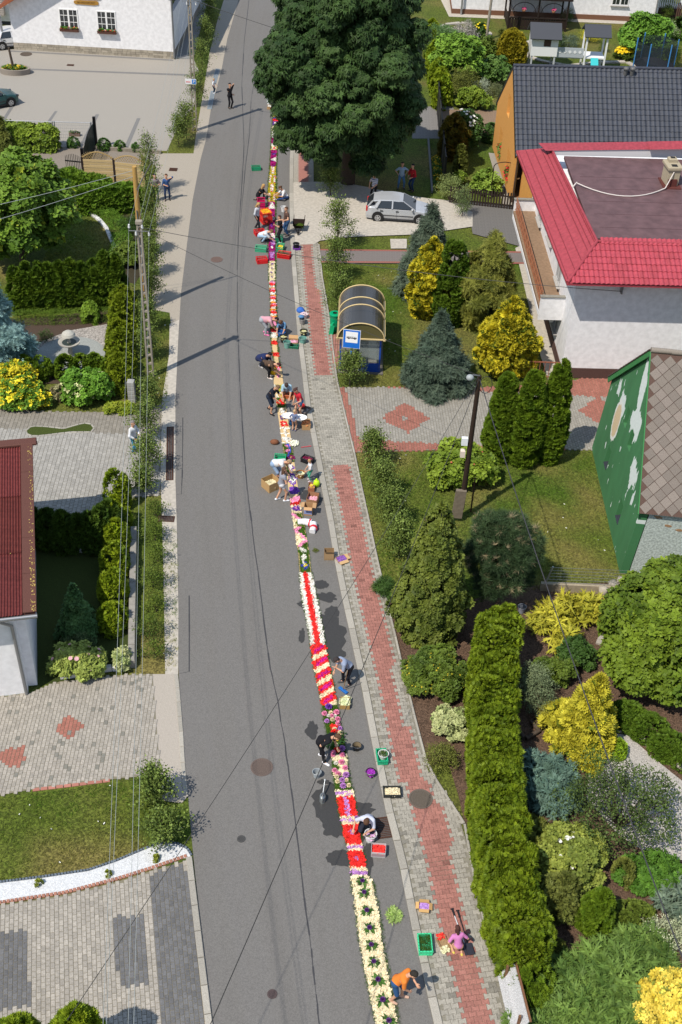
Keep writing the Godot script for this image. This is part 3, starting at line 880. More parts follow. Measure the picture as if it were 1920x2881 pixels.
	edging("palisade_edge",[Vector2(-11.81,-21.44),Vector2(-10.22,-21.76),Vector2(-8.83,-22.04),Vector2(-7.53,-22.34),Vector2(-6.69,-22.74),Vector2(-5.96,-23.18),Vector2(-5.43,-23.47),Vector2(-4.91,-23.49),Vector2(-4.54,-23.32),Vector2(-4.35,-23.03)],0.07,0.09,0.0,0.1,mat(Color(0.13,0.16,0.2),0.8),1.0)

func manhole(called: String,at: Vector3,r: float,label: String,c: Color,ribs: int,y: float):
	var t:=thing(called,label,"manhole cover",V3(at.x,y,at.z))
	var b:=MB.new()
	b.col=c
	b.lathe([Vector2(r+0.05,0),Vector2(r+0.05,0.012),Vector2(r,0.014),Vector2(r - 0.01,0.002)],28)
	obj("rim",b,M.stone,t)
	b=MB.new()
	b.col=c*0.9
	b.lathe([Vector2(r - 0.01,0.006),Vector2(0.001,0.008)],28)
	for k in ribs:
		var u:=(k - (ribs - 1)/2.0)/ribs*2.0*r*0.96
		var w:=sqrt(maxf(0.0,r*r*0.9 - u*u))
		b.box(V3(u,0.009,0),V3(0.02,0.01,2*w)); b.box(V3(0,0.0085,u),V3(2*w,0.01,0.02))
	obj("lid",b,M.stone,t)

func grate(called: String,at: Vector3,sx: float,sz: float,n: int,along: bool,label: String,y: float,turn:=0.0):
	var t:=thing(called,label,"drain grate",V3(at.x,y,at.z),turn)
	var gm: Material=mat(Color(0.25,0.3,0.34),0.6) if label.begins_with("bluish") else M.rust
	var b:=MB.new()
	b.col=Color(0.1,0.1,0.1)
	b.box(V3(0,0.001,0),V3(sx,0.004,sz))
	obj("pit",b,M.matte,t)
	b=MB.new()
	for s in [-1,1]:
		b.box(V3(s*sx/2,0.012,0),V3(0.03,0.02,sz+0.03)); b.box(V3(0,0.012,s*sz/2),V3(sx - 0.03,0.02,0.03))
	obj("frame",b,gm,t)
	for k in n:
		b=MB.new()
		var u:=(k+0.5)/n - 0.5
		b.box(V3(0 if along else u*sx,0.013,u*sz if along else 0.0),V3(sx - 0.04 if along else sx/n*0.5,0.015,sz/n*0.5 if along else sz - 0.04))
		obj("bar",b,gm,t)

func small_street_things():
	manhole("manhole_cover",V3(-2.36,0,-26.79),0.34,"round rusty manhole cover in the lane left of the flower carpet",Color(0.2,0.15,0.13),0,0.014)
	manhole("manhole_cover",V3(3.13,0,-25.7),0.36,"round chequered manhole cover in the red pavement",Color(0.19,0.16,0.13),13,0.062)
	manhole("manhole_cover",V3(-7.89,0,-63.7),0.3,"worn reddish cover in the lane near the long pole shadow",Color(0.22,0.15,0.13),0,0.014)
	manhole("manhole_cover",V3(-26.58,0,-96.64),0.42,"dark round cover in the far yard beside the white house",Color(0.15,0.12,0.1),0,0.016)
	manhole("manhole_cover",V3(-1.4,0,-18.47),0.1,"smallest round valve cover, low in the lane",Color(0.12,0.09,0.09),0,0.014)
	manhole("manhole_cover",V3(-2.8,0,-23.81),0.09,"tiny dark valve cover in the lane below the big rusty one",Color(0.1,0.1,0.1),0,0.014)
	grate("drain_grate",V3(-8.01,0,-44.72),0.3,4.1,4,false,"long rusty drain grate in the gutter by the grey drive",0.016,0.128)
	grate("drain_grate",V3(-7.52,0,-39.96),0.68,0.35,11,false,"short slotted drain grate below the long one",0.016)
	grate("drain_grate",V3(1.85,0,-24.49),0.45,0.8,12,true,"kerbside drain grate beside the kneeling flower layer",0.012,0.2)
	grate("drain_grate",V3(-12.08,0,-75.96),0.5,0.45,6,true,"square rusty grate in the pavement by the woman in blue",0.016)
	grate("drain_grate",V3(-22.64,0,-94.6),0.5,0.3,5,true,"small grate in the far yard",0.016)
	grate("drain_grate",V3(-11.16,0,-93.58),0.3,3.2,16,true,"bluish channel grate along the far gutter, upper one",0.016,0.015)
	grate("drain_grate",V3(-10.97,0,-88.6),0.3,3.6,16,true,"bluish channel grate along the far gutter, lower one",0.016,0.037)

const DEEP:=[Color(0.02,0.05,0.01),Color(0.07,0.14,0.025)]
const MID:=[Color(0.042,0.075,0.01),Color(0.13,0.185,0.024)]
const BRIGHT:=[Color(0.065,0.115,0.01),Color(0.22,0.3,0.03)]
const THUJA:=[Color(0.05,0.1,0.006),Color(0.135,0.205,0.012)]
const LIME:=[Color(0.1,0.17,0.008),Color(0.25,0.31,0.015)]
const GOLD:=[Color(0.26,0.24,0.015),Color(0.62,0.53,0.03),Color(0.06,0.1,0.012),0.15]
const BLUE:=[Color(0.05,0.1,0.07),Color(0.15,0.24,0.19)]
const OLIVE:=[Color(0.08,0.1,0.02),Color(0.19,0.21,0.04)]
const PALE:=[Color(0.18,0.24,0.07),Color(0.5,0.52,0.25)]

func trunk(t: Node3D,h: float,r: float,bend:=0.08):
	obj("trunk",trunk_mesh(h,r,bend,0.12),M.bark,t)

func birch(at: Vector3,h: float,r: float,label: String,group:="birch saplings set along the lane",dens:=1.0):
	seeded(at.x,at.z)
	var t:=thing("birch_sapling",label,"tree",at,0.0,group)
	var b:=MB.new()
	b.col=Color(1.5,1.4,1.3)
	var pts:=[]
	for k in 6:
		pts.append(V3(rnd(-0.04,0.04)*k,h*k/5.0,rnd(-0.04,0.04)*k))
	b.tube(pts,0.035,0.01,6)
	var pl:=[]
	for k in 34:
		var y:=h*(0.14+0.84*pow(k/34.0,0.9))
		var a:=k*2.4+rnd(-0.4,0.4)
		var len:=r*(1.15 - 0.75*(y/h))*rnd(0.6,1.15)
		var o:=V3(0,y*0.9,0)
		var e:=o+V3(cos(a)*len,len*rnd(0.5,1.0),sin(a)*len)
		b.tube([o,(o+e)/2+V3(0,-0.03,0),e],0.012,0.003,4,false)
		for j in int(8*dens):
			var u:=rnd(0.2,1.05)
			pl.append([o.lerp(e,u)+sph()*0.14,sph()])
	obj("trunk",b,M.bark,t)
	foliage("crown",t,pl,leaf_mesh("small"),M.leaf,0.4,[Color(0.07,0.11,0.02),Color(0.17,0.23,0.05)],0.2,0.3)
	return t

func shrub(called: String,at: Vector3,R: Vector3,kind: String,size: float,pal: Array,n: int,label: String,cat:="shrub",group:="",dens:=1.0,lift:=0.0) -> Node3D:
	seeded(at.x,at.z)
	var t:=thing(called,label,cat,at,0.0,group)
	var c:=V3(0,R.y*0.75+lift,0)
	var lr:=(R.x+R.y+R.z)/3.0*0.42
	var pl:=lobe_places(round_lobes(c,R,n,lr),2.2*dens/(size*size),0.45)
	var keep:=[]
	for p in pl:
		if p[0].y>0.02: keep.append(p)
	foliage("crown",t,keep,leaf_mesh(kind),M.leaf,size,pal,0.45)
	trunk(t,maxf(0.25,c.y*0.7),clampf(R.x*0.06,0.03,0.12))
	return t

func cushion(called: String,at: Vector3,R: Vector3,pal: Array,label: String,cat:="shrub",group:="",size:=0.13,kind:="scale"):
	# a clipped or naturally dense dome
	seeded(at.x,at.z)
	var t:=thing(called,label,cat,at,0.0,group)
	var area:=2.0*PI*pow((pow(R.x*R.y,1.6)+pow(R.x*R.z,1.6)+pow(R.y*R.z,1.6))/3.0,0.625)+R.x*R.z
	var n:=int(area*1.5*3.2/(size*size))
	var pl:=rev_places(R.y*2.0,1.0,func(u): return sqrt(maxf(0.0,1.0 - pow(u*1.35 - 0.35,2))),mini(n,5200),0.05)
	for p in pl:
		p[0]=p[0]*V3(R.x,1,R.z)
		p[1]=(p[1]/V3(R.x,R.y,R.z)).normalized()
	foliage("crown",t,pl,leaf_mesh(kind),M.leaf,size,pal,0.25)
	trunk(t,R.y*0.8,clampf(R.x*0.1,0.02,0.1),0.02)
	return t

func conifer(called: String,at: Vector3,h: float,R: float,form: String,kind: String,size: float,pal: Array,label: String,cat:="tree",group:="",n:=3000,rough:=0.16,lean:=Vector3.ZERO,up:=0.4):
	seeded(at.x,at.z)
	var t:=thing(called,label,cat,at,0.0,group)
	var prof: Callable
	match form:
		"column": prof=func(u): return clampf(minf(0.62+u*1.6,1.0)*pow(maxf(0.0,1.0 - u),0.42)*1.15,0.0,1.0)
		"dome": prof=func(u): return sqrt(maxf(0.0,1.0 - pow(u*1.4 - 0.4,2)))
		"tier": prof=func(u): return (1.0 - pow(u,1.25))*(0.84+0.2*absf(sin(u*h*3.4)))+0.015
		"spire": prof=func(u): return pow(1.0 - u,0.62)*minf(1.0,0.72+u*1.3)
		"egg": prof=func(u): return pow(sin(PI*pow(clampf(0.1+u*0.9,0,1),0.72)),0.75)
		_: prof=func(u): return pow(1.0 - u,0.85)+0.01
	var pl:=rev_places(h,R,prof,n,rough,V3(0,0.05,0),lean)
	foliage("crown",t,pl,leaf_mesh(kind),M.leaf,size,pal,up)
	trunk(t,h*0.8,clampf(R*0.09,0.03,0.16),0.02)
	return t

func hedge(called: String,line: Array,w: float,h: float,kind: String,size: float,pal: Array,label: String,lump:=0.0,dens:=1.0,group:=""):
	# a clipped hedge along a line of ground points, kept as one thing
	var root:=V3(line[0].x,0,line[0].y)
	seeded(root.x,root.z)
	var t:=thing(called,label,"hedge",root,0.0,group)
	var nz:=FastNoiseLite.new()
	nz.seed=rng.randi() % 1000
	nz.frequency=0.8
	var pl:=[]
	var stems:=MB.new()
	for k in line.size() - 1:
		var a:=V3(line[k].x,0,line[k].y) - root
		var e:=V3(line[k+1].x,0,line[k+1].y) - root
		var d:=(e - a).normalized()
		var x:=d.cross(Vector3.UP)
		var len:=(e - a).length()
		var around:=2*h+w
		for q in int((len+w*0.4)*around*3.0*dens/(size*size)):
			var s:=rnd(-w*0.45 if k==0 else -0.15,len+(w*0.45 if k==line.size() - 2 else 0.15))
			var over:=maxf(-s if k==0 else 0.0,s - len if k==line.size() - 2 else 0.0)/(w*0.45)
			var u:=rnd(0,around)
			var p: Vector3
			var nn: Vector3
			if u<h:
				p=x * -w/2+Vector3.UP*u; nn = -x
			elif u<h+w:
				p=x*(u - h - w/2)+Vector3.UP*h; nn=Vector3.UP
			else:
				p=x*w/2+Vector3.UP*(u - h - w); nn=x
			if lump>0.2:
				var sc:=absf(sin((s+0.25*sin(s*1.3))*3.1))
				p=V3(p.x*(0.84+0.18*sc),p.y*(0.86+0.14*sc),p.z*(0.84+0.18*sc))*(1.0 - 0.0*s)
			# rounded shoulders
			var up:=clampf((p.y - h+w*0.35)/(w*0.35),0,1)
			p-=x*(x.dot(p))*up*up*(0.5 if lump>0.2 else 0.28)*(0.0 if lump==0.0 else 1.0)
			var at:=a+d*s
			var bump:=nz.get_noise_3d(at.x*1.5+p.x,p.y,at.z*1.5+p.z)
			p*=1.0+lump*bump
			p-=x*x.dot(p)*(1.0 - sqrt(maxf(0.0,1.0 - over*over)))+V3(0,p.y*0.25*over*over,0)
			p-=nn*0.22*pow(rng.randf(),2.5)*w*0.6
			pl.append([at+p,nn,0.5+bump*0.6+rnd(-0.35,0.35)])
		for q in int(len/0.8)+1:
			var o:=a+d*minf(len,q*0.8)
			stems.tube([o+V3(0,-0.03,0),o+V3(0,h*0.75,0)],0.04,0.02,5)
	foliage("crown",t,pl,leaf_mesh(kind),M.leaf,size,pal,0.35)
	obj("trunk",stems,M.bark,t)
	return t

func flowers(t: Node3D,R: Vector3,n: int,r: float,c: Color,low:=0.1):
	var m:=MultiMesh.new()
	m.transform_format=MultiMesh.TRANSFORM_3D
	var b:=MB.new()
	b.col=c
	for k in 6:
		var a:=TAU*k/6
		b.tri(Vector3.ZERO,V3(cos(a),0.35,sin(a)),V3(cos(a+0.9),0.35,sin(a+0.9)))
	m.mesh=b.mesh()
	m.instance_count=n
	for k in n:
		var d:=sph()
		d.y=absf(d.y)*(1.0 - low)+low
		d=d.normalized()
		var y:=(d+Vector3.UP*0.5).normalized()
		var x:=y.cross(sph()).normalized()
		var s:=r*rnd(0.7,1.2)
		m.set_instance_transform(k,Transform3D(Basis(x*s,y*s,x.cross(y)*s),V3(0,R.y*0.75,0)+d*R*rnd(0.98,1.08)))
	var o:=MultiMeshInstance3D.new()
	o.multimesh=m
	o.material_override=M.petal
	o.name = "blossom"
	o.set_meta("kind","stuff")
	t.add_child(o,true)

func big_trees():
	seeded(1,2)
	var t:=thing("chestnut_tree","huge dark green broadleaf tree overhanging the far end of the lane","tree",V3(-0.52,0,-75.03))
	var lobes:=[]
	var c:=V3(-0.45,7.6,0)
	var R:=V3(5.0,6.4,4.7)
	lobes.append([c,R*0.74])
	for k in 130:
		var y:=1.0 - 1.85*(k+0.5)/130
		var a:=k*2.39996+rnd(-0.25,0.25)
		var d:=V3(sqrt(1 - y*y)*cos(a),y,sqrt(1 - y*y)*sin(a))
		var s:=rnd(0.5,1.15)
		lobes.append([c+d*R*rnd(0.72,1.0),V3(s,s*0.85,s)])
	foliage("crown",t,lobe_places(lobes,19.0,0.5),leaf_mesh("palm"),M.leaf,0.46,[Color(0.015,0.038,0.01),Color(0.055,0.1,0.026)],0.62,0.3)
	obj("trunk",trunk_mesh(5.0,0.5,0.1),M.bark,t)
	# round maple in the left garden
	seeded(3,4)
	t=thing("maple_tree","broad bright green leafy tree filling the left garden lawn edge","tree",V3(-18.91,0,-62.5))
	c=V3(0,3.4,0)
	R=V3(3.0,2.9,2.9)
	lobes=round_lobes(c,R,46,0.8,-0.7)
	foliage("crown",t,lobe_places(lobes,20.0,0.45),leaf_mesh("broad"),M.leaf,0.42,[Color(0.05,0.11,0.012),Color(0.16,0.26,0.03),Color(0.3,0.36,0.03),0.05],0.5)
	obj("trunk",trunk_mesh(2.6,0.2),M.bark,t)

func birches():
	var k:=0
	for s in [[V3(-1.57,0,-72.97),0,2.4,0.9,"birch sapling at the foot of the huge tree, by the concrete drive"],
		[V3(-0.94,0,-65.74),0,3.3,1.15,"tallest right-hand birch sapling, between the concrete drive and the paved garden path"],
		[V3(-0.9,0,-61.8),0,2.7,0.9,"birch sapling on the lawn just below the paved garden path"],
		[V3(-0.63,0,-58.01),0,2.6,0.85,"birch sapling on the lawn behind the green litter bin"],
		[V3(0.17,0,-51.02),0,2.0,0.8,"birch sapling in front of the bus stop sign"],
		[V3(1.34,0,-44.44),0,2.0,0.75,"topmost sapling on the lawn below the lozenge driveway"],
		[V3(1.79,0,-42.11),0,2.0,0.8,"second sapling below the lozenge driveway, touching the first"],
		[V3(2.15,0,-40.16),0,2.0,0.8,"third sapling on the lawn, above the lowest one"],
		[V3(2.5,0,-38.09),0,2.3,0.85,"lowest sapling on the right lawn, beside the big olive conifer"]]:
		birch(s[0],s[2],s[3],s[4],"birch saplings along the right pavement")
	for s in [[V3(-13.21,0,-109.67),0,3.0,0.9,"farthest left-hand birch, at the very top of the lane"],
		[V3(-12.87,0,-104.42),0,2.9,0.9,"second farthest left-hand birch, by the dark side yard"],
		[V3(-12.46,0,-98.71),0,3.0,0.9,"left-hand birch level with the stone plinth of the white house"],
		[V3(-12.19,0,-93.46),0,2.9,0.9,"left-hand birch just behind the tall concrete post"],
		[V3(-11.83,0,-87.22),0,2.7,0.85,"left-hand birch beside the small parking sign"],
		[V3(-11.84,0,-80.93),0,2.8,0.95,"left-hand birch at the near corner of the far yard"],
		[V3(-12.17,0,-79.66),0,2.3,0.8,"left-hand birch on the strip of grass at the yard corner"],
		[V3(-13,0,-72.18),0,4.2,1.0,"tall left-hand birch beside the wooden fence panels"],
		[V3(-12.23,0,-67.47),0,3.0,0.8,"left-hand birch just above the concrete ladder post's top"],
		[V3(-11.83,0,-64.18),0,2.4,0.7,"left-hand birch beside the wooden pole"],
		[V3(-11.3,0,-61.49),0,2.4,0.7,"left-hand birch above the long pole shadow"],
		[V3(-10.9,0,-58.48),0,2.2,0.7,"left-hand birch where the pole shadow starts"],
		[V3(-10.6,0,-55.47),0,2.0,0.6,"left-hand birch at the top of the grass verge"],
		[V3(-10.21,0,-52.68),0,1.9,0.6,"left-hand birch beside the clipped topiary row"],
		[V3(-9.42,0,-48.23),0,1.8,0.7,"left-hand birch over the end of the garden wall"],
		[V3(-9.2,0,-45.61),0,2.2,0.85,"left-hand birch beside the person in white and blue"],
		[V3(-8.78,0,-43.17),0,1.9,0.85,"left-hand birch hiding the yellow-handled broom"],
		[V3(-8.77,0,-41.75),0,1.3,0.5,"shortest left-hand birch at the corner of the grey drive"]]:
		birch(s[0],s[2],s[3],s[4],"birch saplings along the left verge",0.8)
	for s in [[V3(-7.97,0,-40.07),0,0.9,0.8],[V3(-7.78,0,-38.55),0,1.0,0.9],[V3(-7.46,0,-37.21),0,0.8,0.8],[V3(-7.45,0,-35.7),0,1.0,0.9],[V3(-7.12,0,-34.28),0,0.9,0.8],[V3(-7.13,0,-32.89),0,1.1,0.95],[V3(-6.81,0,-31.78),0,0.8,0.8]]:
		k+=1
		shrub("verge_bush",s[0],V3(s[2]*0.42,s[3]*0.7,s[2]*0.42),"small",0.3,MID,7,"leafy bush on the left verge, number %s from the top below the grey drive" % ["one","two","three","four","five","six","seven"][k - 1],"shrub","bushes on the left verge below the grey drive")
	birch(V3(-5.79,0,-25.16),1.7,0.6,"small tree at the lower corner of the middle drive","young trees on the front lawn")
	birch(V3(-5.31,0,-23.62),1.1,0.75,"low bushy sapling on the lawn by the white gravel","young trees on the front lawn")

func right_side():
	# lawn behind the bus stop
	conifer("blue_spruce",V3(4.18,0,-60.81),5.4,1.55,"tier","needle",0.36,[Color(0.042,0.07,0.045),Color(0.12,0.155,0.105)],"tall grey-green spruce left of the golden cypresses, by the parked car","tree","",3600,0.22)
	conifer("golden_cypress",V3(4.31,0,-58.55),4.4,1.1,"egg","scale",0.24,GOLD,"narrow golden cypress squeezed between the spruce and the dark column","tree","",3600,0.25)
	conifer("thuja_column",V3(5.4,0,-57.76),4.9,1.0,"column","scale",0.18,[Color(0.04,0.085,0.006),Color(0.1,0.16,0.012)],"dark green column thuja in front of the golden cypress","tree","",4600,0.1)
	conifer("drooping_cypress",V3(7.29,0,-57.55),5.6,1.45,"egg","needle",0.34,[Color(0.06,0.08,0.012),Color(0.28,0.28,0.05)],"drooping yellow-green cypress by the balcony of the white house","tree","",3300,0.28,Vector3.ZERO,0.1)
	conifer("blue_spruce",V3(4.47,0,-51.36),4.1,1.65,"tier","needle",0.32,[Color(0.038,0.066,0.044),Color(0.11,0.15,0.105)],"wide blue-grey spruce right of the bus shelter","tree","",4200,0.2)
	conifer("golden_cypress",V3(8.11,0,-53.15),4.0,1.35,"egg","scale",0.25,GOLD,"roundest golden cypress, beside the white house wall","tree","",4200,0.25)
	for s in [[V3(7.19,0,-45.55),0,4.5,0.72,"left one of the three big thujas by the lozenge driveway"],[V3(8.32,0,-45.22),0,4.9,0.74,"middle one of the three big thujas by the lozenge driveway"],[V3(9.48,0,-45.53),0,5.3,0.66,"right one of the three big thujas, tallest tip"]]:
		conifer("thuja_column",s[0],s[2],s[3],"column","scale",0.19,THUJA,s[4],"tree","big thujas beside the lozenge driveway",6500,0.07)
	var rh:=shrub("rhododendron",V3(5.27,0,-43.6),V3(1.45,1.1,1.0),"broad",0.26,BRIGHT,22,"glossy bright green rhododendron around the leaning power pole","shrub","",1.1)
	flowers(rh,V3(1.45,1.1,1.0),14,0.05,Color(0.5,0.12,0.08))
	conifer("olive_cypress",V3(3.62,0,-33.95),6.3,1.6,"spire","broad",0.19,[Color(0.045,0.07,0.01),Color(0.15,0.18,0.028)],"big olive green conifer at the edge of the right pavement","tree","",8500,0.2)
	seeded(9,9)
	var t:=thing("pine_tree","dark bristly pine with pale candles below the leaning pole","tree",V3(6.4,0,-35.74))
	var pr:=round_lobes(V3(0,2.5,0),V3(1.25,2.2,1.15),34,0.55,-0.6)
	foliage("crown",t,lobe_places(pr,42.0,0.5),leaf_mesh("pine"),M.leaf,0.3,[Color(0.02,0.045,0.018),Color(0.075,0.12,0.05),Color(0.4,0.33,0.2),0.05],0.5)
	trunk(t,2.4,0.1)
	shrub("dark_shrub",V3(1.87,0,-35.92),V3(0.4,0.4,0.4),"needle",0.2,DEEP,8,"small dark shrub at the pavement edge beside the olive conifer")
	var sp:=shrub("leafy_shrub",V3(3.76,0,-30.95),V3(1.2,0.75,0.95),"broad",0.17,MID,24,"wide mid-green shrub with yellow specks below the olive conifer")
	flowers(sp,V3(1.2,0.75,0.95),70,0.035,Color(0.5,0.4,0.03))
	shrub("variegated_shrub",V3(4.24,0,-28.83),V3(0.62,0.5,0.62),"broad",0.15,PALE,14,"pale yellow variegated shrub between the hedge and the pavement")
	shrub("olive_shrub",V3(3.87,0,-27.27),V3(0.52,0.5,0.5),"small",0.2,OLIVE,12,"olive shrub where the pavement widens beside the hedge")
	hedge("thuja_hedge",[Vector2(6.08,-32.55),Vector2(5.69,-30.01),Vector2(5.58,-27.68),Vector2(5.52,-25.54),Vector2(5.51,-23.7),Vector2(5.61,-21.99),Vector2(5.81,-20.51),Vector2(5.96,-19.58)],1.45,2.5,"scale",0.165,[Color(0.06,0.105,0.005),Color(0.155,0.21,0.01)],"long lumpy bright green thuja hedge beside the red pavement",0.26,1.4)
	cushion("thuja_ball",V3(6.19,0,-18.79),V3(0.62,0.75,0.6),THUJA,"round thuja at the lower end of the long hedge","shrub","",0.16)

func right_garden():
	shrub("laurel",V3(12.34,0,-32.27),V3(2.1,2.6,2.0),"broad",0.27,[Color(0.045,0.085,0.008),Color(0.17,0.24,0.02)],60,"big glossy bright green laurel in front of the peeling green house","shrub","",1.2)
	for s in [[V3(8.47,0,-34.44),0,0.75,"left one of the feathery yellow cypresses above the bark mulch"],[V3(9.58,0,-35.02),0,0.85,"middle feathery yellow cypress, tallest of its row"],[V3(8.87,0,-33.39),0,0.6,"lowest feathery yellow cypress, near the thuja hedge"],[V3(10.66,0,-35.02),0,0.55,"right feathery yellow cypress, beside the laurel"]]:
		shrub("thread_cypress",s[0],V3(s[2],s[2]*0.6,s[2]*0.8),"long",0.42,[Color(0.2,0.21,0.02),Color(0.55,0.5,0.05)],9,s[3],"shrub","yellow thread cypresses",0.9)
	shrub("dark_shrub",V3(9.17,0,-32.46),V3(0.68,0.6,0.55),"broad",0.14,DEEP,10,"dark green shrub right above the golden cone conifer")
	conifer("golden_cypress",V3(8.79,0,-28.59),3.1,1.2,"cone","scale",0.24,[Color(0.3,0.28,0.02),Color(0.66,0.6,0.06),Color(0.1,0.14,0.015),0.08],"leaning golden cone conifer in the garden bed","tree","",3600,0.28,V3(0.35,0,-0.1))
	shrub("grey_shrub",V3(7.4,0,-30.37),V3(0.65,0.9,0.95),"small",0.2,[Color(0.09,0.13,0.06),Color(0.22,0.27,0.14)],12,"grey-green shrub along the shady side of the thuja hedge")
	shrub("dark_shrub",V3(8.25,0,-31.48),V3(0.75,0.6,0.6),"broad",0.15,MID,10,"leafy green shrub left of the golden cone conifer")
	shrub("olive_shrub",V3(7.83,0,-29.45),V3(0.4,0.5,0.5),"small",0.18,[Color(0.16,0.17,0.03),Color(0.36,0.34,0.05)],9,"yellowish shrub tucked under the golden cone conifer")
	for s in [[V3(10.71,0,-29.61),0,0.72,0.4,"first cushion of the green edging, beside the golden conifer"],[V3(11.42,0,-29.07),0,0.7,0.42,"second cushion of the green edging along the gravel"],[V3(11.97,0,-28.28),0,0.7,0.42,"third cushion of the green edging along the gravel"],[V3(12.56,0,-27.75),0,0.6,0.4,"last cushion of the green edging, at the picture's right edge"]]:
		cushion("green_cushion",s[0],V3(s[2],s[3],s[2]*0.85),[Color(0.05,0.1,0.008),Color(0.11,0.18,0.015)],s[4],"shrub","cushion shrubs along the gravel",0.12)
	cushion("lime_ball",V3(10.12,0,-28.1),V3(0.36,0.33,0.36),[Color(0.14,0.24,0.012),Color(0.3,0.45,0.03)],"small lime green ball shrub in the gravel bend","shrub","",0.1)
	shrub("juniper",V3(7.5,0,-26.24),V3(1.0,0.45,1.3),"long",0.34,BLUE,16,"spreading silvery blue juniper beside the hedge","shrub","",1.3)
	var t:=shrub("twiggy_shrub",V3(9.74,0,-24.9),V3(1.85,1.35,1.6),"small",0.36,[Color(0.035,0.06,0.015),Color(0.1,0.15,0.035)],30,"large loose dark shrub with bare twigs over the pale gravel","shrub","",0.5)
	var tw:=MB.new()
	for k in 40:
		var a:=rnd(0,TAU)
		var l:=rnd(0.7,1.5)
		var e:=V3(cos(a)*l,rnd(1.0,2.0),sin(a)*l*0.9)
		tw.tube([V3(0,0.1,0),e*0.5+V3(0,0.2,0),e],0.025,0.006,4,false)
	tw.col=Color(1.4,1.3,1.2)
	obj("branches",tw,M.bark,t)
	var w:=shrub("flowering_shrub",V3(7.76,0,-23.27),V3(1.15,0.8,1.05),"broad",0.17,[Color(0.11,0.15,0.025),Color(0.3,0.34,0.06)],24,"yellow-green shrub dotted with white flowers in the lower garden","shrub")
	flowers(w,V3(0.75,0.8,0.75),42,0.06,Color(0.85,0.85,0.8),0.3)
	shrub("grey_shrub",V3(6.77,0,-23.77),V3(0.65,0.6,0.85),"scale",0.2,OLIVE,10,"olive yellow conifer shrub against the hedge, above the round one")
	shrub("olive_shrub",V3(7.16,0,-21.75),V3(0.68,0.75,0.66),"scale",0.16,[Color(0.08,0.1,0.02),Color(0.17,0.19,0.045)],12,"rounded olive shrub right of the lower hedge")
	conifer("thuja_cone",V3(8.3,0,-21.18),1.75,0.52,"column","scale",0.14,THUJA,"small bright green pointed conifer in the lower garden","shrub","",1900,0.08,V3(0.15,0,0))
	cushion("clipped_shrub",V3(9.49,0,-22.83),V3(0.34,0.55,0.34),OLIVE,"upright clipped olive shrub above the flat dome","shrub","",0.11)
	cushion("clipped_shrub",V3(9.63,0,-21.55),V3(0.68,0.3,0.42),[Color(0.07,0.11,0.015),Color(0.16,0.21,0.03)],"flat clipped green dome beside the pointed conifer","shrub","",0.11)
	shrub("leafy_shrub",V3(10.61,0,-23.02),V3(1.15,0.34,0.75),"broad",0.15,[Color(0.04,0.1,0.01),Color(0.12,0.25,0.03)],18,"low glossy green ground shrub below the pale gravel")
	shrub("leafy_shrub",V3(9.16,0,-21.01),V3(0.6,0.18,0.35),"broad",0.14,MID,12,"low green plants under the flat clipped dome")
	shrub("variegated_shrub",V3(10.59,0,-20.86),V3(0.75,0.35,0.55),"small",0.22,[Color(0.25,0.3,0.15),Color(0.6,0.62,0.42)],14,"cream variegated shrub above the yellow bush")
	shrub("juniper",V3(11.08,0,-21.88),V3(0.6,0.4,0.7),"long",0.34,[Color(0.08,0.12,0.08),Color(0.2,0.26,0.18)],12,"grey-blue juniper at the right edge of the lower garden")
	shrub("stub_shrub",V3(7.14,0,-20.22),V3(0.25,0.3,0.25),"scale",0.13,OLIVE,6,"small half-bare shrub right of the hedge's lower end")
	for s in [[V3(6.94,0,-18.94),0,1.0,"left part of the arching junipers at the bottom of the garden"],[V3(8.48,0,-19.35),0,1.15,"broadest arching juniper above the picture's bottom edge"],[V3(9.67,0,-20.1),0,0.9,"arching juniper beside the cream variegated shrub"],[V3(7.67,0,-17.98),0,1.1,"arching juniper cut by the bottom edge, near the white board"],[V3(9.25,0,-18.16),0,1.0,"arching juniper cut by the bottom edge, left of the yellow bush"],[V3(6.19,0,-17.7),0,0.7,"lowest arching juniper beside the white board"]]:
		shrub("juniper",s[0],V3(s[2],s[2]*0.36,s[2]*0.85),"long",0.4,[Color(0.05,0.1,0.018),Color(0.16,0.25,0.05)],16,s[3],"shrub","arching junipers at the bottom of the garden",1.7)
	shrub("yellow_bush",V3(10.21,0,-18.32),V3(0.9,0.95,0.9),"broad",0.16,[Color(0.5,0.38,0.03),Color(0.85,0.68,0.12),Color(0.2,0.22,0.03),0.12],22,"brilliant yellow bush in the bottom right corner","shrub","",1.2)

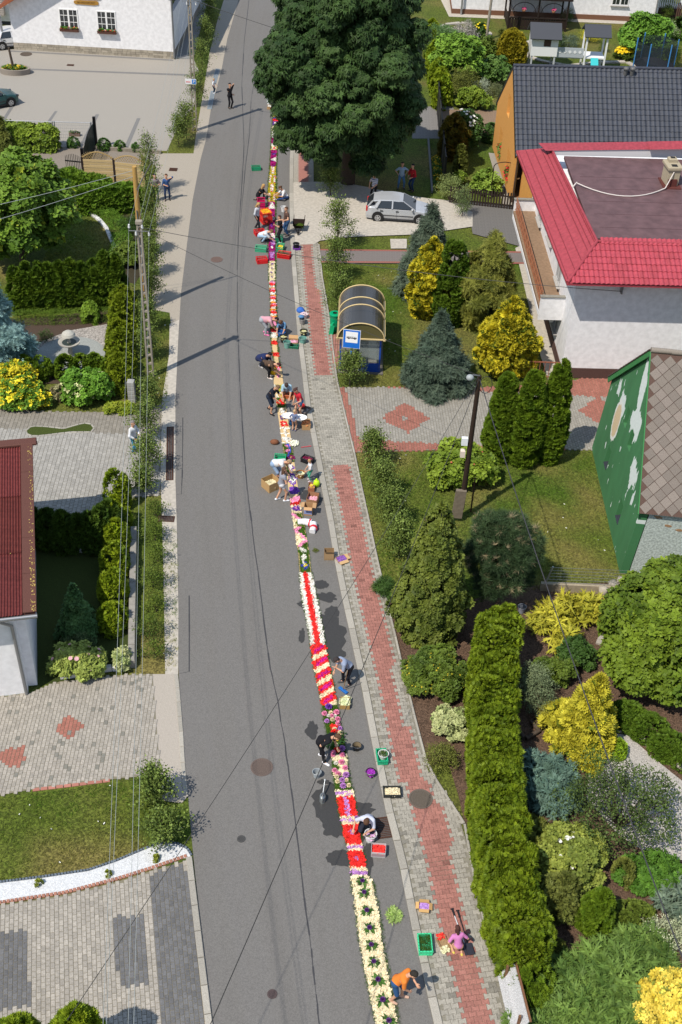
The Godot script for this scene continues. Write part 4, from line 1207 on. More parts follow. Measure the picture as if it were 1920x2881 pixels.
func left_gardens():
	conifer("small_spruce",V3(-23.6,0,-77.4),2.3,0.75,"tier","needle",0.28,OLIVE,"small olive spruce at the left edge by the wire fence","tree","",900,0.2)
	hedge("box_hedge",[Vector2(-23.99,-78.79),Vector2(-22.25,-78.38),Vector2(-20.81,-78.42)],1.5,1.5,"broad",0.26,BRIGHT,"clipped bright green hedge behind the wire fence",0.08,1.2)
	hedge("box_hedge",[Vector2(-18.24,-71.91),Vector2(-16.97,-70.99),Vector2(-15.78,-70.85)],1.3,1.4,"scale",0.24,[Color(0.05,0.11,0.008),Color(0.14,0.23,0.015)],"dark clipped hedge below the wooden fence",0.05,1.2)
	hedge("box_hedge",[Vector2(-16.47,-69.26),Vector2(-15.15,-69.54),Vector2(-13.69,-69.79)],1.2,1.5,"scale",0.24,[Color(0.05,0.11,0.008),Color(0.14,0.24,0.02)],"clipped hedge touching the wooden pole",0.05,1.2)
	hedge("ground_hedge",[Vector2(-16.16,-69.29),Vector2(-15.09,-68.55),Vector2(-14.21,-67.28),Vector2(-13.69,-65.45),Vector2(-13.49,-63.66),Vector2(-13.92,-62.53),Vector2(-14.17,-61.65)],1.1,0.45,"small",0.22,[Color(0.06,0.14,0.012),Color(0.15,0.27,0.025)],"curving low green ground cover beside the stone border",0.15,1.1)
	shrub("leafy_shrub",V3(-12.73,0,-63.08),V3(0.9,0.6,1.1),"broad",0.24,MID,12,"leafy shrub left of the wooden pole foot")
	shrub("leafy_shrub",V3(-13.5,0,-66.87),V3(0.8,0.4,0.8),"small",0.24,DEEP,10,"dark ragged shrub bed below the clipped hedge")
	for k in 10:


		conifer("thuja_tree",TH[k],2.6+(0.35 if k>7 else 0.0)+0.1*(k % 3),0.55,"column","scale",0.2,[Color(0.04,0.085,0.006),Color(0.11,0.175,0.012)],"thuja in the left garden row, number %s from the left" % ["one","two","three","four","five","six","seven","eight","nine","ten"][k],"tree","row of thujas in the left garden",1300,0.12)
	hedge("low_hedge",[Vector2(-17.48,-55.81),Vector2(-15.8,-55.95),Vector2(-14.14,-56.21),Vector2(-12.63,-56.52)],0.75,0.6,"small",0.14,[Color(0.06,0.12,0.01),Color(0.15,0.23,0.025)],"low flat clipped hedge under the thuja row",0.03,1.0)
	cushion("box_cube",V3(-13.76,0,-56.09),V3(0.5,0.62,0.42),[Color(0.09,0.17,0.012),Color(0.2,0.31,0.03)],"bright clipped box cube standing in the low hedge","shrub","",0.13,"broad")
	var names:=["topmost","second","third","fourth","fifth","sixth","seventh","lowest"]
	for k in 8:
		cushion("topiary_ball",TOP[k],V3(0.72,0.8+0.12*sin(k*2.1),0.42),[Color(0.085,0.13,0.006),Color(0.2,0.25,0.012)],"%s rounded bush of the clipped row beside the verge" % names[k],"shrub","clipped row beside the left verge",0.16)
	conifer("blue_spruce",V3(-17.59,0,-51.07),5.6,1.9,"tier","needle",0.4,[Color(0.06,0.14,0.13),Color(0.3,0.46,0.44)],"silvery blue spruce at the left edge above the fountain","tree","",3300,0.25)
	for k in 6:
		cushion("round_bush",RB[k],V3(0.55,0.6,0.5),THUJA,"%s round clipped bush behind the mixed shrubs below the fountain" % ["leftmost","second","third","fourth","fifth","rightmost"][k],"shrub","round bushes below the fountain",0.15)
	shrub("golden_shrub",V3(-15.59,0,-48.06),V3(1.3,0.75,0.8),"broad",0.22,[Color(0.06,0.15,0.015),Color(0.18,0.3,0.03),Color(0.75,0.62,0.03),0.3],22,"green shrub splashed with golden leaves by the upper left drive")
	shrub("golden_shrub",V3(-16.37,0,-49.55),V3(0.9,0.85,0.6),"broad",0.22,[Color(0.4,0.36,0.02),Color(0.75,0.62,0.03),Color(0.1,0.2,0.02),0.3],14,"golden yellow shrub at the left edge below the fountain")
	shrub("leafy_shrub",V3(-12.62,0,-48.75),V3(1.15,0.9,0.8),"broad",0.2,[Color(0.06,0.15,0.012),Color(0.17,0.33,0.035),Color(0.5,0.52,0.25),0.06],22,"full green shrub left of the garden wall's end")
	shrub("dark_shrub",V3(-13.79,0,-48.51),V3(0.35,0.6,0.35),"broad",0.16,[Color(0.1,0.06,0.04),Color(0.3,0.3,0.14)],7,"thin purplish shrub between the two big shrubs")
	shrub("ground_cover",V3(-10.76,0,-47.98),V3(0.9,0.16,0.45),"broad",0.18,[Color(0.1,0.16,0.012),Color(0.3,0.33,0.03)],10,"yellow-green ground cover at the edge of the upper left drive")
	shrub("dark_shrub",V3(-15.71,0,-53.96),V3(0.4,0.35,0.4),"small",0.2,DEEP,7,"small dark shrub left of the fountain")
	# garden of the red-roofed house
	for k in 7:
		conifer("dark_thuja",DT[k],1.9,0.5,"column","scale",0.2,[Color(0.03,0.065,0.008),Color(0.07,0.12,0.012)],"shaded thuja beside the red-roofed house, number %s from the roof" % ["one","two","three","four","five","six","seven"][k],"tree","shaded thujas beside the red-roofed house",900,0.1)
	for k in 6:
		cushion("lime_thuja",LT[k],V3(0.55,[0.95,0.8,0.75,0.75,0.8,0.6][k],0.6),[Color(0.09,0.15,0.006),Color(0.24,0.3,0.012)],"%s lime green lump of the row inside the low garden wall" % names[k if k<5 else 7],"shrub","lime green row inside the low garden wall",0.15)
	conifer("holly_tree",V3(-9.84,0,-32.73),2.6,0.85,"cone","broad",0.2,[Color(0.03,0.075,0.02),Color(0.08,0.16,0.05)],"dark pyramidal evergreen on the shaded lawn","tree","",1700,0.2)
	var p:=shrub("pink_rhododendron",V3(-9.48,0,-30.89),V3(1.0,0.65,0.6),"broad",0.17,[Color(0.16,0.22,0.04),Color(0.36,0.42,0.1)],20,"pale green rhododendron with pink blossoms by the middle drive")
	flowers(p,V3(1.0,0.68,0.6),26,0.08,Color(0.7,0.4,0.45),0.2)
	shrub("grey_shrub",V3(-9.71,0,-31.83),V3(0.7,0.5,0.4),"small",0.17,[Color(0.05,0.08,0.03),Color(0.12,0.17,0.07)],9,"dull grey-green shrub behind the pink rhododendron")
	shrub("variegated_shrub",V3(-7.92,0,-31.31),V3(0.36,0.45,0.5),"broad",0.15,PALE,8,"pale shrub at the lower end of the garden wall")
	for s in [[V3(-8.98,0,-21.77),0,"left tuft plant in the white gravel"],[V3(-6.9,0,-22.22),0,"middle tuft plant in the white gravel"],[V3(-5.48,0,-22.86),0,"right tuft plant in the white gravel, reddish centre"]]:
		cushion("tuft_plant",s[0],V3(0.12,0.12,0.12),[Color(0.1,0.14,0.01),Color(0.24,0.26,0.03)],s[2],"plant","tuft plants in the white gravel",0.09,"broad")
	conifer("thuja_column",V3(-6.45,0,-16),3.1,0.85,"column","scale",0.17,LIME,"yellow-green thuja tip at the bottom edge, right one","tree","",2600,0.15)
	conifer("thuja_column",V3(-7.98,0,-15.64),2.95,0.9,"column","scale",0.17,LIME,"yellow-green thuja tip at the bottom left corner","tree","",2600,0.15)
	for s in [[V3(-19.29,0,-79.01),0,0.42,"box ball behind the wire fence"],[V3(-17.17,0,-78.81),0,0.46,"largest box ball right of the black gate leaf"],[V3(-16.09,0,-78.87),0,0.38,"middle box ball on the yard edge"],[V3(-14.99,0,-78.81),0,0.32,"smallest box ball on the yard edge, nearest the birches"]]:
		cushion("box_ball",s[0],V3(s[2],s[2]*0.8,s[2]),[Color(0.03,0.08,0.012),Color(0.08,0.16,0.025)],s[3],"shrub","box balls along the yard edge",0.13,"broad")

func far_gardens():
	var names:=["farthest","second","third","fourth","fifth","sixth","nearest"]
	for k in 7:
		cushion("stepped_thuja",ST[k],V3(0.7,1.1,0.8),LIME,"%s thuja of the stepped row behind the huge tree" % names[k],"shrub","stepped thujas behind the huge tree",0.22)
	shrub("blue_shrub",V3(6.64,0,-99.88),V3(1.9,1.5,1.4),"small",0.34,[Color(0.06,0.13,0.035),Color(0.14,0.24,0.08)],18,"smooth bluish green bush nearest the huge tree in the far garden")
	shrub("lilac_shrub",V3(8.59,0,-104.07),V3(1.2,0.9,1.0),"small",0.28,[Color(0.3,0.27,0.25),Color(0.55,0.5,0.48),Color(0.1,0.14,0.05),0.3],12,"grey-pink flowering bush in the stone-edged bed")
	var yb:=shrub("dark_shrub",V3(9.97,0,-105.53),V3(0.8,0.7,0.7),"broad",0.22,DEEP,9,"dark bush with a yellow flowered corner by the far pole")
	flowers(yb,V3(0.8,0.75,0.7),24,0.09,Color(0.75,0.6,0.03),0.4)
	shrub("apple_tree",V3(7.46,0,-94.31),V3(1.7,1.9,1.5),"broad",0.34,[Color(0.06,0.14,0.015),Color(0.2,0.34,0.04)],24,"light green leafy tree in the middle of the far garden","tree","",1.0,0.6)
	shrub("leafy_shrub",V3(10.01,0,-99.47),V3(1.2,1.1,1.0),"broad",0.3,MID,14,"dark green bush left of the golden dome")
	shrub("leafy_shrub",V3(10.06,0,-94.63),V3(1.5,1.1,1.1),"broad",0.3,[Color(0.04,0.1,0.015),Color(0.13,0.22,0.05)],14,"wide green bush behind the orange house gable")
	conifer("small_spruce",V3(11.17,0,-99.62),2.4,0.8,"tier","needle",0.3,OLIVE,"narrow dark conifer beside the golden dome","tree","",700,0.2)
	conifer("golden_dome",V3(12.08,0,-99.06),2.7,1.15,"dome","scale",0.24,[Color(0.16,0.15,0.01),Color(0.4,0.32,0.02)],"big rounded golden brown dome conifer on the far lawn","tree","",2600,0.05)
	shrub("leafy_shrub",V3(7.8,0,-91.11),V3(1.0,1.3,0.9),"small",0.3,OLIVE,12,"olive bush at the near end of the far garden")
	shrub("leafy_shrub",V3(8.51,0,-89.39),V3(1.15,0.8,0.9),"broad",0.26,BRIGHT,12,"bright green bush beside the brick path")
	shrub("variegated_shrub",V3(9.2,0,-92.02),V3(0.8,0.6,0.7),"small",0.26,[Color(0.25,0.3,0.2),Color(0.5,0.55,0.42)],9,"silvery bush above the brick path")
	shrub("dark_shrub",V3(10.16,0,-92.13),V3(0.9,0.5,0.7),"small",0.26,[Color(0.08,0.1,0.04),Color(0.2,0.22,0.1)],9,"low mixed bush near the orange house's far corner")
	var rose:=shrub("rose_bush",V3(7.33,0,-81.8),V3(1.2,1.4,1.0),"broad",0.26,DEEP,16,"dark bush covered in white blossoms by the black fence")
	flowers(rose,V3(1.1,1.5,1.0),60,0.1,Color(0.85,0.85,0.78),0.2)
	conifer("brown_conifer",V3(6.57,0,-80.18),2.8,0.9,"dome","scale",0.26,[Color(0.09,0.08,0.01),Color(0.2,0.16,0.02)],"olive brown conifer in the shade by the black fence","tree","",1200,0.15)
	cushion("box_ball",V3(9.37,0,-83.22),V3(0.75,0.62,0.72),DEEP,"dark clipped ball on the brick path by the orange house","shrub","",0.15,"broad")
	shrub("leafy_shrub",V3(8.56,0,-74.65),V3(0.95,0.7,0.8),"broad",0.28,[Color(0.08,0.15,0.015),Color(0.24,0.34,0.05)],12,"broad-leaved shrub behind the dark picket fence")
	shrub("wispy_shrub",V3(6.04,0,-73.32),V3(0.7,0.95,0.6),"small",0.26,[Color(0.14,0.19,0.06),Color(0.3,0.36,0.12)],10,"wispy pale shrub at the left end of the picket fence","shrub","",0.7)
	conifer("small_thuja",V3(6.92,0,-77.27),1.9,0.4,"column","scale",0.2,OLIVE,"slim yellow-green conifer on the shaded lawn","tree","",700,0.15)
	shrub("leafy_shrub",V3(6.74,0,-75.56),V3(0.45,0.5,0.45),"broad",0.22,BRIGHT,7,"small bright shrub below the slim conifer")
	shrub("climbing_shrub",V3(6.78,0,-70.8),V3(0.5,1.1,0.5),"small",0.26,[Color(0.06,0.1,0.03),Color(0.2,0.25,0.1)],9,"thin climbing shrub beside the parked silver car")
	shrub("apple_tree",V3(23.46,0,-102.46),V3(1.9,1.8,1.6),"broad",0.34,[Color(0.06,0.15,0.015),Color(0.18,0.34,0.04)],22,"bright round tree left of the trampoline","tree","",1.0,0.2)
	shrub("silver_shrub",V3(25.56,0,-107.69),V3(1.6,0.9,1.2),"small",0.34,[Color(0.16,0.22,0.1),Color(0.36,0.44,0.22)],14,"pale bush under the white house's right window")
	cushion("round_bush",V3(27.52,0,-107.95),V3(1.3,0.85,1.1),[Color(0.03,0.075,0.01),Color(0.08,0.15,0.02)],"smooth dark round bush at the far right edge","shrub","",0.22,"broad")
	var yy:=shrub("yellow_flowers",V3(21.68,0,-101.72),V3(0.75,0.5,0.6),"broad",0.22,MID,8,"bush thick with yellow flowers on the far lawn")
	flowers(yy,V3(0.75,0.6,0.6),70,0.12,Color(0.85,0.6,0.02),0.3)
	shrub("yellow_shrub",V3(19.44,0,-105.68),V3(0.9,0.6,0.7),"small",0.24,[Color(0.4,0.38,0.03),Color(0.7,0.62,0.05)],8,"yellow bush behind the climbing frame")
	shrub("blue_shrub",V3(17.44,0,-104.15),V3(1.0,0.6,0.7),"small",0.26,[Color(0.05,0.08,0.05),Color(0.13,0.18,0.13)],8,"blue-green bush behind the wooden bridge of the play house")
	shrub("dark_shrub",V3(16.47,0,-104.02),V3(0.6,0.7,0.5),"small",0.26,DEEP,7,"dark bush just right of the play house")
	shrub("dark_shrub",V3(20.26,0,-103.27),V3(0.4,0.6,0.4),"small",0.24,MID,6,"small upright bush right of the climbing frame")
	shrub("dark_shrub",V3(17.94,0,-110.21),V3(0.7,0.7,0.6),"small",0.26,DEEP,7,"dark bush at the corner of the brown pergola")
	shrub("leafy_shrub",V3(25.25,0,-100.13),V3(0.9,1.1,0.8),"small",0.3,MID,9,"green bush at the right edge behind the trampoline")
	shrub("potted_bush",V3(27.25,0,-112.78),V3(0.6,0.8,0.5),"small",0.26,MID,7,"green bush in front of the white balustrade")

const TH:=[Vector3(-17.78,0,-56.95),Vector3(-17.23,0,-57.07),Vector3(-16.67,0,-57.16),Vector3(-16.1,0,-57.29),Vector3(-15.52,0,-57.38),Vector3(-14.93,0,-57.5),Vector3(-14.35,0,-57.59),Vector3(-13.76,0,-57.76),Vector3(-13.18,0,-57.89),Vector3(-12.64,0,-58.01)]
const TOP:=[Vector3(-12.21,0,-57.2),Vector3(-12.01,0,-55.9),Vector3(-11.85,0,-54.72),Vector3(-11.74,0,-53.59),Vector3(-11.57,0,-52.5),Vector3(-11.41,0,-51.44),Vector3(-11.26,0,-50.44),Vector3(-11.07,0,-49.4)]
const RB:=[Vector3(-16.02,0,-50.48),Vector3(-15.15,0,-50.55),Vector3(-13.97,0,-50.71),Vector3(-13.25,0,-50.83),Vector3(-12.6,0,-50.98),Vector3(-11.78,0,-50.56)]
const DT:=[Vector3(-12.76,0,-37.99),Vector3(-12.08,0,-37.92),Vector3(-11.4,0,-37.74),Vector3(-10.83,0,-37.77),Vector3(-10.28,0,-37.81),Vector3(-9.91,0,-38.18),Vector3(-9.62,0,-38.54)]
const LT:=[Vector3(-9.73,0,-40.81),Vector3(-9.51,0,-39.37),Vector3(-9.29,0,-37.88),Vector3(-9.1,0,-36.45),Vector3(-8.87,0,-34.78),Vector3(-8.63,0,-33.23)]
const ST:=[Vector3(5.76,0,-102.36),Vector3(5.85,0,-99.78),Vector3(5.89,0,-97.3),Vector3(5.93,0,-95.14),Vector3(6,0,-93.14),Vector3(6.1,0,-91.13),Vector3(6.19,0,-89.19)]

# roof of rolled tiles: every tile is a piece up to the limit, the rest one part
func tile_list(o: Vector3,x: Vector3,up: Vector3,w: float,l: float,tw: float,tl: float,cut: Callable,c: Color) -> Array:
	var nrm:=up.cross(x) * -1.0
	if nrm.y<0: nrm = -nrm
	var list:=[]
	for j in int(ceil(l/tl)):
		for i in int(ceil(w/tw)):
			var p:=Vector2((i+0.5)*tw,(j+0.5)*tl)
			if not cut.call(p):
				continue
			list.append([Transform3D(Basis(x,nrm,-up),o+x*p.x+up*p.y+nrm*0.03),tone(c,0.1)])
	return list

func tile_maker(tw: float,tl: float) -> Callable:
	return func(c: Color) -> MB:
		var b:=MB.new()
		b.col=c
		# an S-shaped tile, tilted so that its lower lip stands proud
		var prof:=[Vector2(-0.5,0.0),Vector2(-0.36,0.028),Vector2(-0.14,0.045),Vector2(0.08,0.03),Vector2(0.24,0.0),Vector2(0.38,-0.008),Vector2(0.5,0.0)]
		for k in prof.size() - 1:
			var a: Vector2=prof[k]
			var e: Vector2=prof[k+1]
			var z0:=tl*0.56
			var z1 := -tl*0.5
			var p0:=V3(a.x*tw,a.y+0.03,z0); var p1:=V3(e.x*tw,e.y+0.03,z0)
			var p2:=V3(e.x*tw,e.y - 0.008,z1); var p3:=V3(a.x*tw,a.y - 0.008,z1)
			var na:=V3(-(e.y - a.y),(e.x - a.x)*tw,0).normalized()
			b.trin(p0,p1,p2,na,na,na); b.trin(p0,p2,p3,na,na,na)
			var q0:=p0 - V3(0,0.035,0); var q1:=p1 - V3(0,0.035,0)
			b.quad(q0,q1,p1,p0)
		return b

func window(parent: Node,o: Vector3,x: Vector3,y: Vector3,w: float,h: float,cols: int,rows: int,frame: Color,deep:=0.12,sill:=Color(0.6,0.58,0.55)):
	# o: lower left corner on the wall face; x cross y points outwards
	var z:=x.cross(y)
	var wd:=MeshInstance3D.new()
	var b:=MB.new()
	b.col=frame
	var c:=o+x*w/2+y*h/2+z*0.01
	var bs:=Basis(x,y,z)
	for s in [-1,1]:
		b.box(c+x*s*(w/2 - 0.04),V3(0.08,h,0.07),bs); b.box(c+y*s*(h/2 - 0.04),V3(w - 0.16,0.08,0.069),bs)
	if cols>1:
		b.box(c,V3(0.13,h - 0.16,0.075),bs)
	for k in range(1,rows):
		b.box(c+y*(h*k/rows - h/2),V3(w - 0.16,0.03,0.05),bs)
	for k in cols*2 - 1:
		if cols>1 and k != cols - 1:
			b.box(c+x*(w*(k+1)/(cols*2) - w/2),V3(0.03,h - 0.16,0.045),bs)
	var f:=obj("window",b,M.paint,parent)
	b=MB.new()
	b.box(c - z*0.015,V3(w - 0.1,h - 0.1,0.02),bs)
	obj("pane",b,M.glass,f)
	b=MB.new()
	b.col=sill
	b.box(o+x*w/2 - y*0.03+z*0.08,V3(w+0.16,0.04,0.2),bs)
	obj("sill",b,M.stone,f)
	return f

func white_house():
	# big white house, top left: gable to the street yard
	var t:=thing("white_house","white rendered house with stone plinth, two flower-boxed windows and wooden sign boards","house",V3(-27.76,0,-97.66))
	var w:=12.9
	var he:=4.0
	var b:=MB.new()
	var gab:=[Vector2(0,0.55),Vector2(w,0.55),Vector2(w,5.6),Vector2(8.0,8.3),Vector2(0,3.5)]
	var x:=V3(1,0,0.045).normalized()
	var zz:=V3(-x.z,0,x.x)
	b.face(gab,Vector3.ZERO,x,Vector3.UP,0.35)
	b.face(gab,-zz*13.0,x,Vector3.UP,0.35)
	for s in [0.0,w - 0.35]:
		b.box(x*(s+0.175) - zz*6.7+V3(0,2.0,0),V3(0.35,2.9,12.3),Basis(x,Vector3.UP,zz))
	obj("wall",b,M.white,t)
	var pl:=obj("plinth",(func():
		var q:=MB.new()
		q.col=Color(0.35,0.32,0.28)
		q.box(x*w/2 - zz*0.2+V3(0,0.27,0),V3(w+0.02,0.54,0.36),Basis(x,Vector3.UP,zz))
		q.box(x*(w - 0.17) - zz*6.6+V3(0,0.27,0),V3(0.36,0.54,12.4),Basis(x,Vector3.UP,zz))
		return q).call(),M.stone,t)
	rng.seed=77
	for row in 3:
		var s:=0.0
		while s<w - 0.1:
			var l:=minf(rnd(0.22,0.5),w - s)
			var q:=MB.new()
			q.col=Color(0.62,0.55,0.44)*rnd(0.7,1.1)
			q.box(Vector3.ZERO,V3(l - 0.02,0.165,0.05),Basis.IDENTITY,0.0)
			var o:=obj("stone",q,M.stone,pl)
			o.transform=Transform3D(Basis(x,Vector3.UP,zz),x*(s+l/2)+zz*rnd(0.0,0.02)+V3(0,0.09+row*0.18,0))
			s+=l
	for q in [[3.95,1.9],[6.95,1.9]]:
		var win=window(t,x*q[0]+V3(0,q[1],0)+zz*0.003,x,Vector3.UP,1.5,1.5,2,3,Color(0.8,0.8,0.8))
		var fb:=MB.new()
		fb.col=Color(0.13,0.06,0.045)
		fb.box(x*(q[0]+0.75)+zz*0.2+V3(0,q[1] - 0.08,0),V3(1.5,0.2,0.2),Basis(x,Vector3.UP,zz))
		obj("flower_box",fb,M.wood,win)
		var pls:=[]
		for k in 70:
			pls.append([x*(q[0]+rnd(0.05,1.45))+zz*rnd(0.1,0.3)+V3(0,q[1]+rnd(0.02,0.14),0),Vector3.UP])
		tag(foliage("flowers",win,pls,leaf_mesh("broad"),M.leaf,0.13,[Color(0.04,0.14,0.02),Color(0.1,0.25,0.03),Color(0.6,0.1,0.05),0.2]),"","","","stuff")
	for s in [["\u2019s TIUNDE\u010c",5.55,4.35,1.85],["IM KROCERSTEET",5.25,3.95,1.95]]:
		var sb := MB.new()
		sb.col = Color(0.55,0.3,0.06)
		var ol := []
		for k in 20:
			var a := TAU * k / 20
			ol.append(Vector2(signf(cos(a)) * pow(absf(cos(a)),0.35) * s[3] / 2,signf(sin(a)) * pow(absf(sin(a)),0.5) * 0.16 + 0.015 * sin(k * 2.3)))
		sb.face(ol,x * (s[1] + s[3] / 2) + zz * 0.06 + V3(0,s[2],0),x,Vector3.UP,0.05)
		var so := obj("sign_board",sb,M.wood,t)
		var tm := TextMesh.new()
		tm.text = s[0]
		tm.font_size = 24
		tm.pixel_size = 0.0078
		tm.depth = 0.012
		var fo := SystemFont.new()
		fo.font_names = PackedStringArray(["Droid Sans"])
		tm.font = fo
		var lt := obj("lettering",tm,mat(Color(0.1,0.05,0.02),0.8),so,x * (s[1] + s[3] / 2) + zz * 0.066 + V3(0,s[2],0))
		lt.basis = Basis(x,Vector3.UP,zz)
	# tiled roof with an overhang towards the yard
	var rm := mat(Color(0.42,0.14,0.07),0.75,"blot",1.5,0.7)
	for s in [-1.0,1.0]:
		var rb := MB.new()
		var dirv: Vector3 = (x * -8.0 + V3(0,-4.8,0) if s < 0 else x * 4.9 + V3(0,-2.7,0)).normalized()
		var len := (9.33 if s < 0 else 5.6) + 0.6
		var ridge := x * 8.0 + V3(0,8.4,0) - zz * 6.4
		var nn: Vector3 = zz.cross(dirv) * s
		if nn.y < 0: nn = -nn
		rb.box(ridge + dirv * len / 2 + nn * 0.09,V3(len,0.16,14.6),Basis(dirv,nn,dirv.cross(nn)))
		for k in 34:
			rb.box(ridge + dirv * (k * len / 34 + 0.12) + nn * 0.19,V3(0.14,0.05,14.58),Basis(dirv,nn,dirv.cross(nn)))
		obj("roof",rb,rm,t)
	var pipe := MB.new()
	pipe.col = Color(0.3,0.31,0.33)
	pipe.tube([x * (w + 0.05) + zz * 0.12 + V3(0,0.1,0),x * (w + 0.05) + zz * 0.12 + V3(0,he + 0.6,0),x * (w + 0.35) + zz * 0.3 + V3(0,he + 1.2,0)],0.07,0.07,8)
	pipe.tube([x * (w + 0.5) + zz * 0.7 + V3(0,he + 1.2,0),x * (w + 0.5) - zz * 13 + V3(0,he + 1.2,0)],0.09,0.09,8)
	obj("drainpipe",pipe,M.metal,t)
	# annexe at the very left
	t = thing("annexe","low white annexe at the far left edge with a grey cooling unit on its wall","building",V3(-35,0,-103.5))
	b = MB.new()
	b.col = Color(0.95,0.95,0.95)
	b.box(V3(3.6,1.9,-3),V3(8.5,3.2,6)); b.box(V3(3.6,3.6,-3),V3(8.9,0.2,6.4))
	obj("wall",b,M.white,t)
	b = MB.new()
	b.col = Color(0.08,0.09,0.1)
	b.box(V3(3.6,0.15,-3),V3(8.4,0.3,5.9))
	obj("plinth",b,M.stone,t)
	b = MB.new()
	b.col = Color(0.4,0.36,0.33)
	b.box(V3(4.7,1.6,0.25),V3(1.1,1.5,0.45))
	for k in 8:
		b.box(V3(4.7,1.0 + k * 0.17,0.49),V3(1.0,0.05,0.03))
	obj("cooling_unit",b,M.paint,t)

func red_house():
	# white house with the red metal-tile mansard and flat roof
	var o := V3(10.91,0,-52.63)
	var t := thing("flat_roofed_house","white two-storey house with red tiled eaves round a flat brown roof","house",o,deg_to_rad(2))
	var W := 14.0
	var D := 14.3
	var H := 5.9
	var b := MB.new()
	b.box(V3(W / 2,H / 2 + 0.3,-0.15),V3(W,H - 0.6,0.3)); b.box(V3(W / 2,H / 2 + 0.3,-D + 0.15),V3(W,H - 0.6,0.3))
	b.box(V3(0.15,H / 2 + 0.3,-D / 2),V3(0.3,H - 0.6,D - 0.6)); b.box(V3(W - 0.15,H / 2 + 0.3,-D / 2),V3(0.3,H - 0.6,D - 0.6))
	b.box(V3(0.9,H - 0.05,-D / 2),V3(1.8,0.08,D)); b.box(V3(W / 2 + 0.9,H - 0.05,-0.9),V3(W - 1.8,0.08,1.8))
	obj("wall",b,M.white,t)
	b = MB.new()
	b.col = Color(0.14,0.08,0.07)
	b.box(V3(W / 2,0.3,0.0 - D / 2),V3(W + 0.08,0.6,D + 0.08))
	obj("plinth",b,M.stone,t)
	# upper storey windows and doors on the balcony side
	for z in [-4.6,-8.0,-11.6]:
		window(t,V3(-0.003,3.3 if z != -8.0 else 3.9,z + 0.0),V3(0,0,1),Vector3.UP,1.2,2.0 if z != -8.0 else 1.3,2,1,Color(0.5,0.5,0.5))
	for z in [-3.4,-9.0]:
		window(t,V3(-0.003,1.2,z),V3(0,0,1),Vector3.UP,1.1,1.2,2,1,Color(0.5,0.5,0.5))
	# flat roof and its drip edges
	var ov := 0.75
	var fo := 1.25
	var in_x := 0.95
	var in_z := -1.25
	var top := 7.0
	var eave := H + 0.17
	b = MB.new()
	b.box(V3((in_x + W) / 2 + 0.2,top - 0.2,(in_z - 12.4) / 2),V3(W - in_x + 0.4,0.16,-in_z * -1.0 + 12.4 - 1.25))
	b.col = Color(0.88,0.88,0.9)
	var fl := obj("flat_roof",b,mat(Color(0.155,0.088,0.092),0.55,"blot",5.0,0.8,0.1,0.012),t)
	b = MB.new()
	for z in [-3.1,-4.6,-6.1,-7.6,-9.1]:
		b.box(V3(W / 2 + 0.7,top - 0.117,z),V3(W - 1.4,0.008,0.03))
	b.col = Color(0.7,0.7,0.7)
	obj("seam",b,mat(Color(0.09,0.05,0.055),0.6),fl)
	# mansard slopes
	var redm := Color(0.47,0.075,0.1)
	var base := MB.new()
	base.col = redm * 0.9
	var A := V3(-ov,eave,fo); var Bq := V3(W + ov,eave,fo); var C := V3(W - 0.5,top,in_z); var Dd := V3(in_x,top,in_z)
	base.quad(A,Bq,C,Dd)
	var E := V3(-1.3,eave,-D); var F := V3(0.3,top,-12.6)
	base.quad(E,A,Dd,F)
	base.quad(A - V3(0,0.12,0),Bq - V3(0,0.12,0),Bq,A); base.quad(E - V3(0,0.12,0),A - V3(0,0.12,0),A,E)
	base.quad(Dd,C,C - V3(0,0.35,0),Dd - V3(0,0.35,0)); base.quad(F,Dd,Dd - V3(0,0.35,0),F - V3(0,0.35,0))
	var man := obj("mansard_roof",base,M.roof,t)
	var up := (Dd - V3(in_x,eave,fo)).normalized()
	var sl := (Dd - V3(in_x,eave,fo)).length()
	var slope := (in_x + ov) / sl
	var list := tile_list(V3(-ov,eave,fo),Vector3.RIGHT,up,W + ov,sl,0.235,0.42,func(p): return p.x > p.y * slope + 0.05,redm)
	blocks("roof_tile",man,list,tile_maker(0.235,0.42),M.roof,300)
	# long west slope: folded sheets with fine ribs
	var n := (A - E).cross(F - E).normalized()
	if n.y < 0: n = -n
	for k in 9:
		var u := (k + 0.5) / 9.0
		var rb := MB.new()
		rb.col = redm * 0.62
		var p0: Vector3 = E.lerp(F,u) + n * 0.012
		var p1: Vector3 = A.lerp(Dd,u) + n * 0.012
		rb.bar(p0,p1,0.035,0.02)
		if k % 2 == 0 or k == 7: obj("sheet_fold",rb,M.roof,man)
	var hip := MB.new()
	hip.col = redm * 0.85
	hip.tube([A + V3(0.02,0.03,-0.02),Dd + V3(0,0.04,0)],0.09,0.09,8)
	hip.tube([Dd + V3(0,0.03,0),C + V3(0,0.03,0)],0.07,0.07,8); hip.tube([Dd + V3(0,0.03,0),F + V3(0,0.03,0)],0.07,0.07,8)
	obj("ridge_cap",hip,M.roof,man)
	# raised rear edge: white flashing below a red coping
	b = MB.new()
	b.col = Color(0.6,0.6,0.62)
	b.face([Vector2(0,0),Vector2(14,0),Vector2(14,0.75),Vector2(0,0.28)],V3(0.3,top - 0.15,-11.9),V3(1,0,-0.02),Vector3.UP,0.1)
	obj("flashing",b,M.paint,t)
	b = MB.new()
	b.col = redm * 0.85
	b.quad(V3(-0.1,top + 0.12,-11.85),V3(14,top + 0.62,-12.1),V3(14,top + 0.75,-12.9),V3(-0.4,top + 0.2,-12.7))
	b.quad(V3(5.6,top + 0.42,-11.7),V3(14,top + 0.7,-11.9),V3(14,top + 0.95,-12.5),V3(5.6,top + 0.6,-12.4))
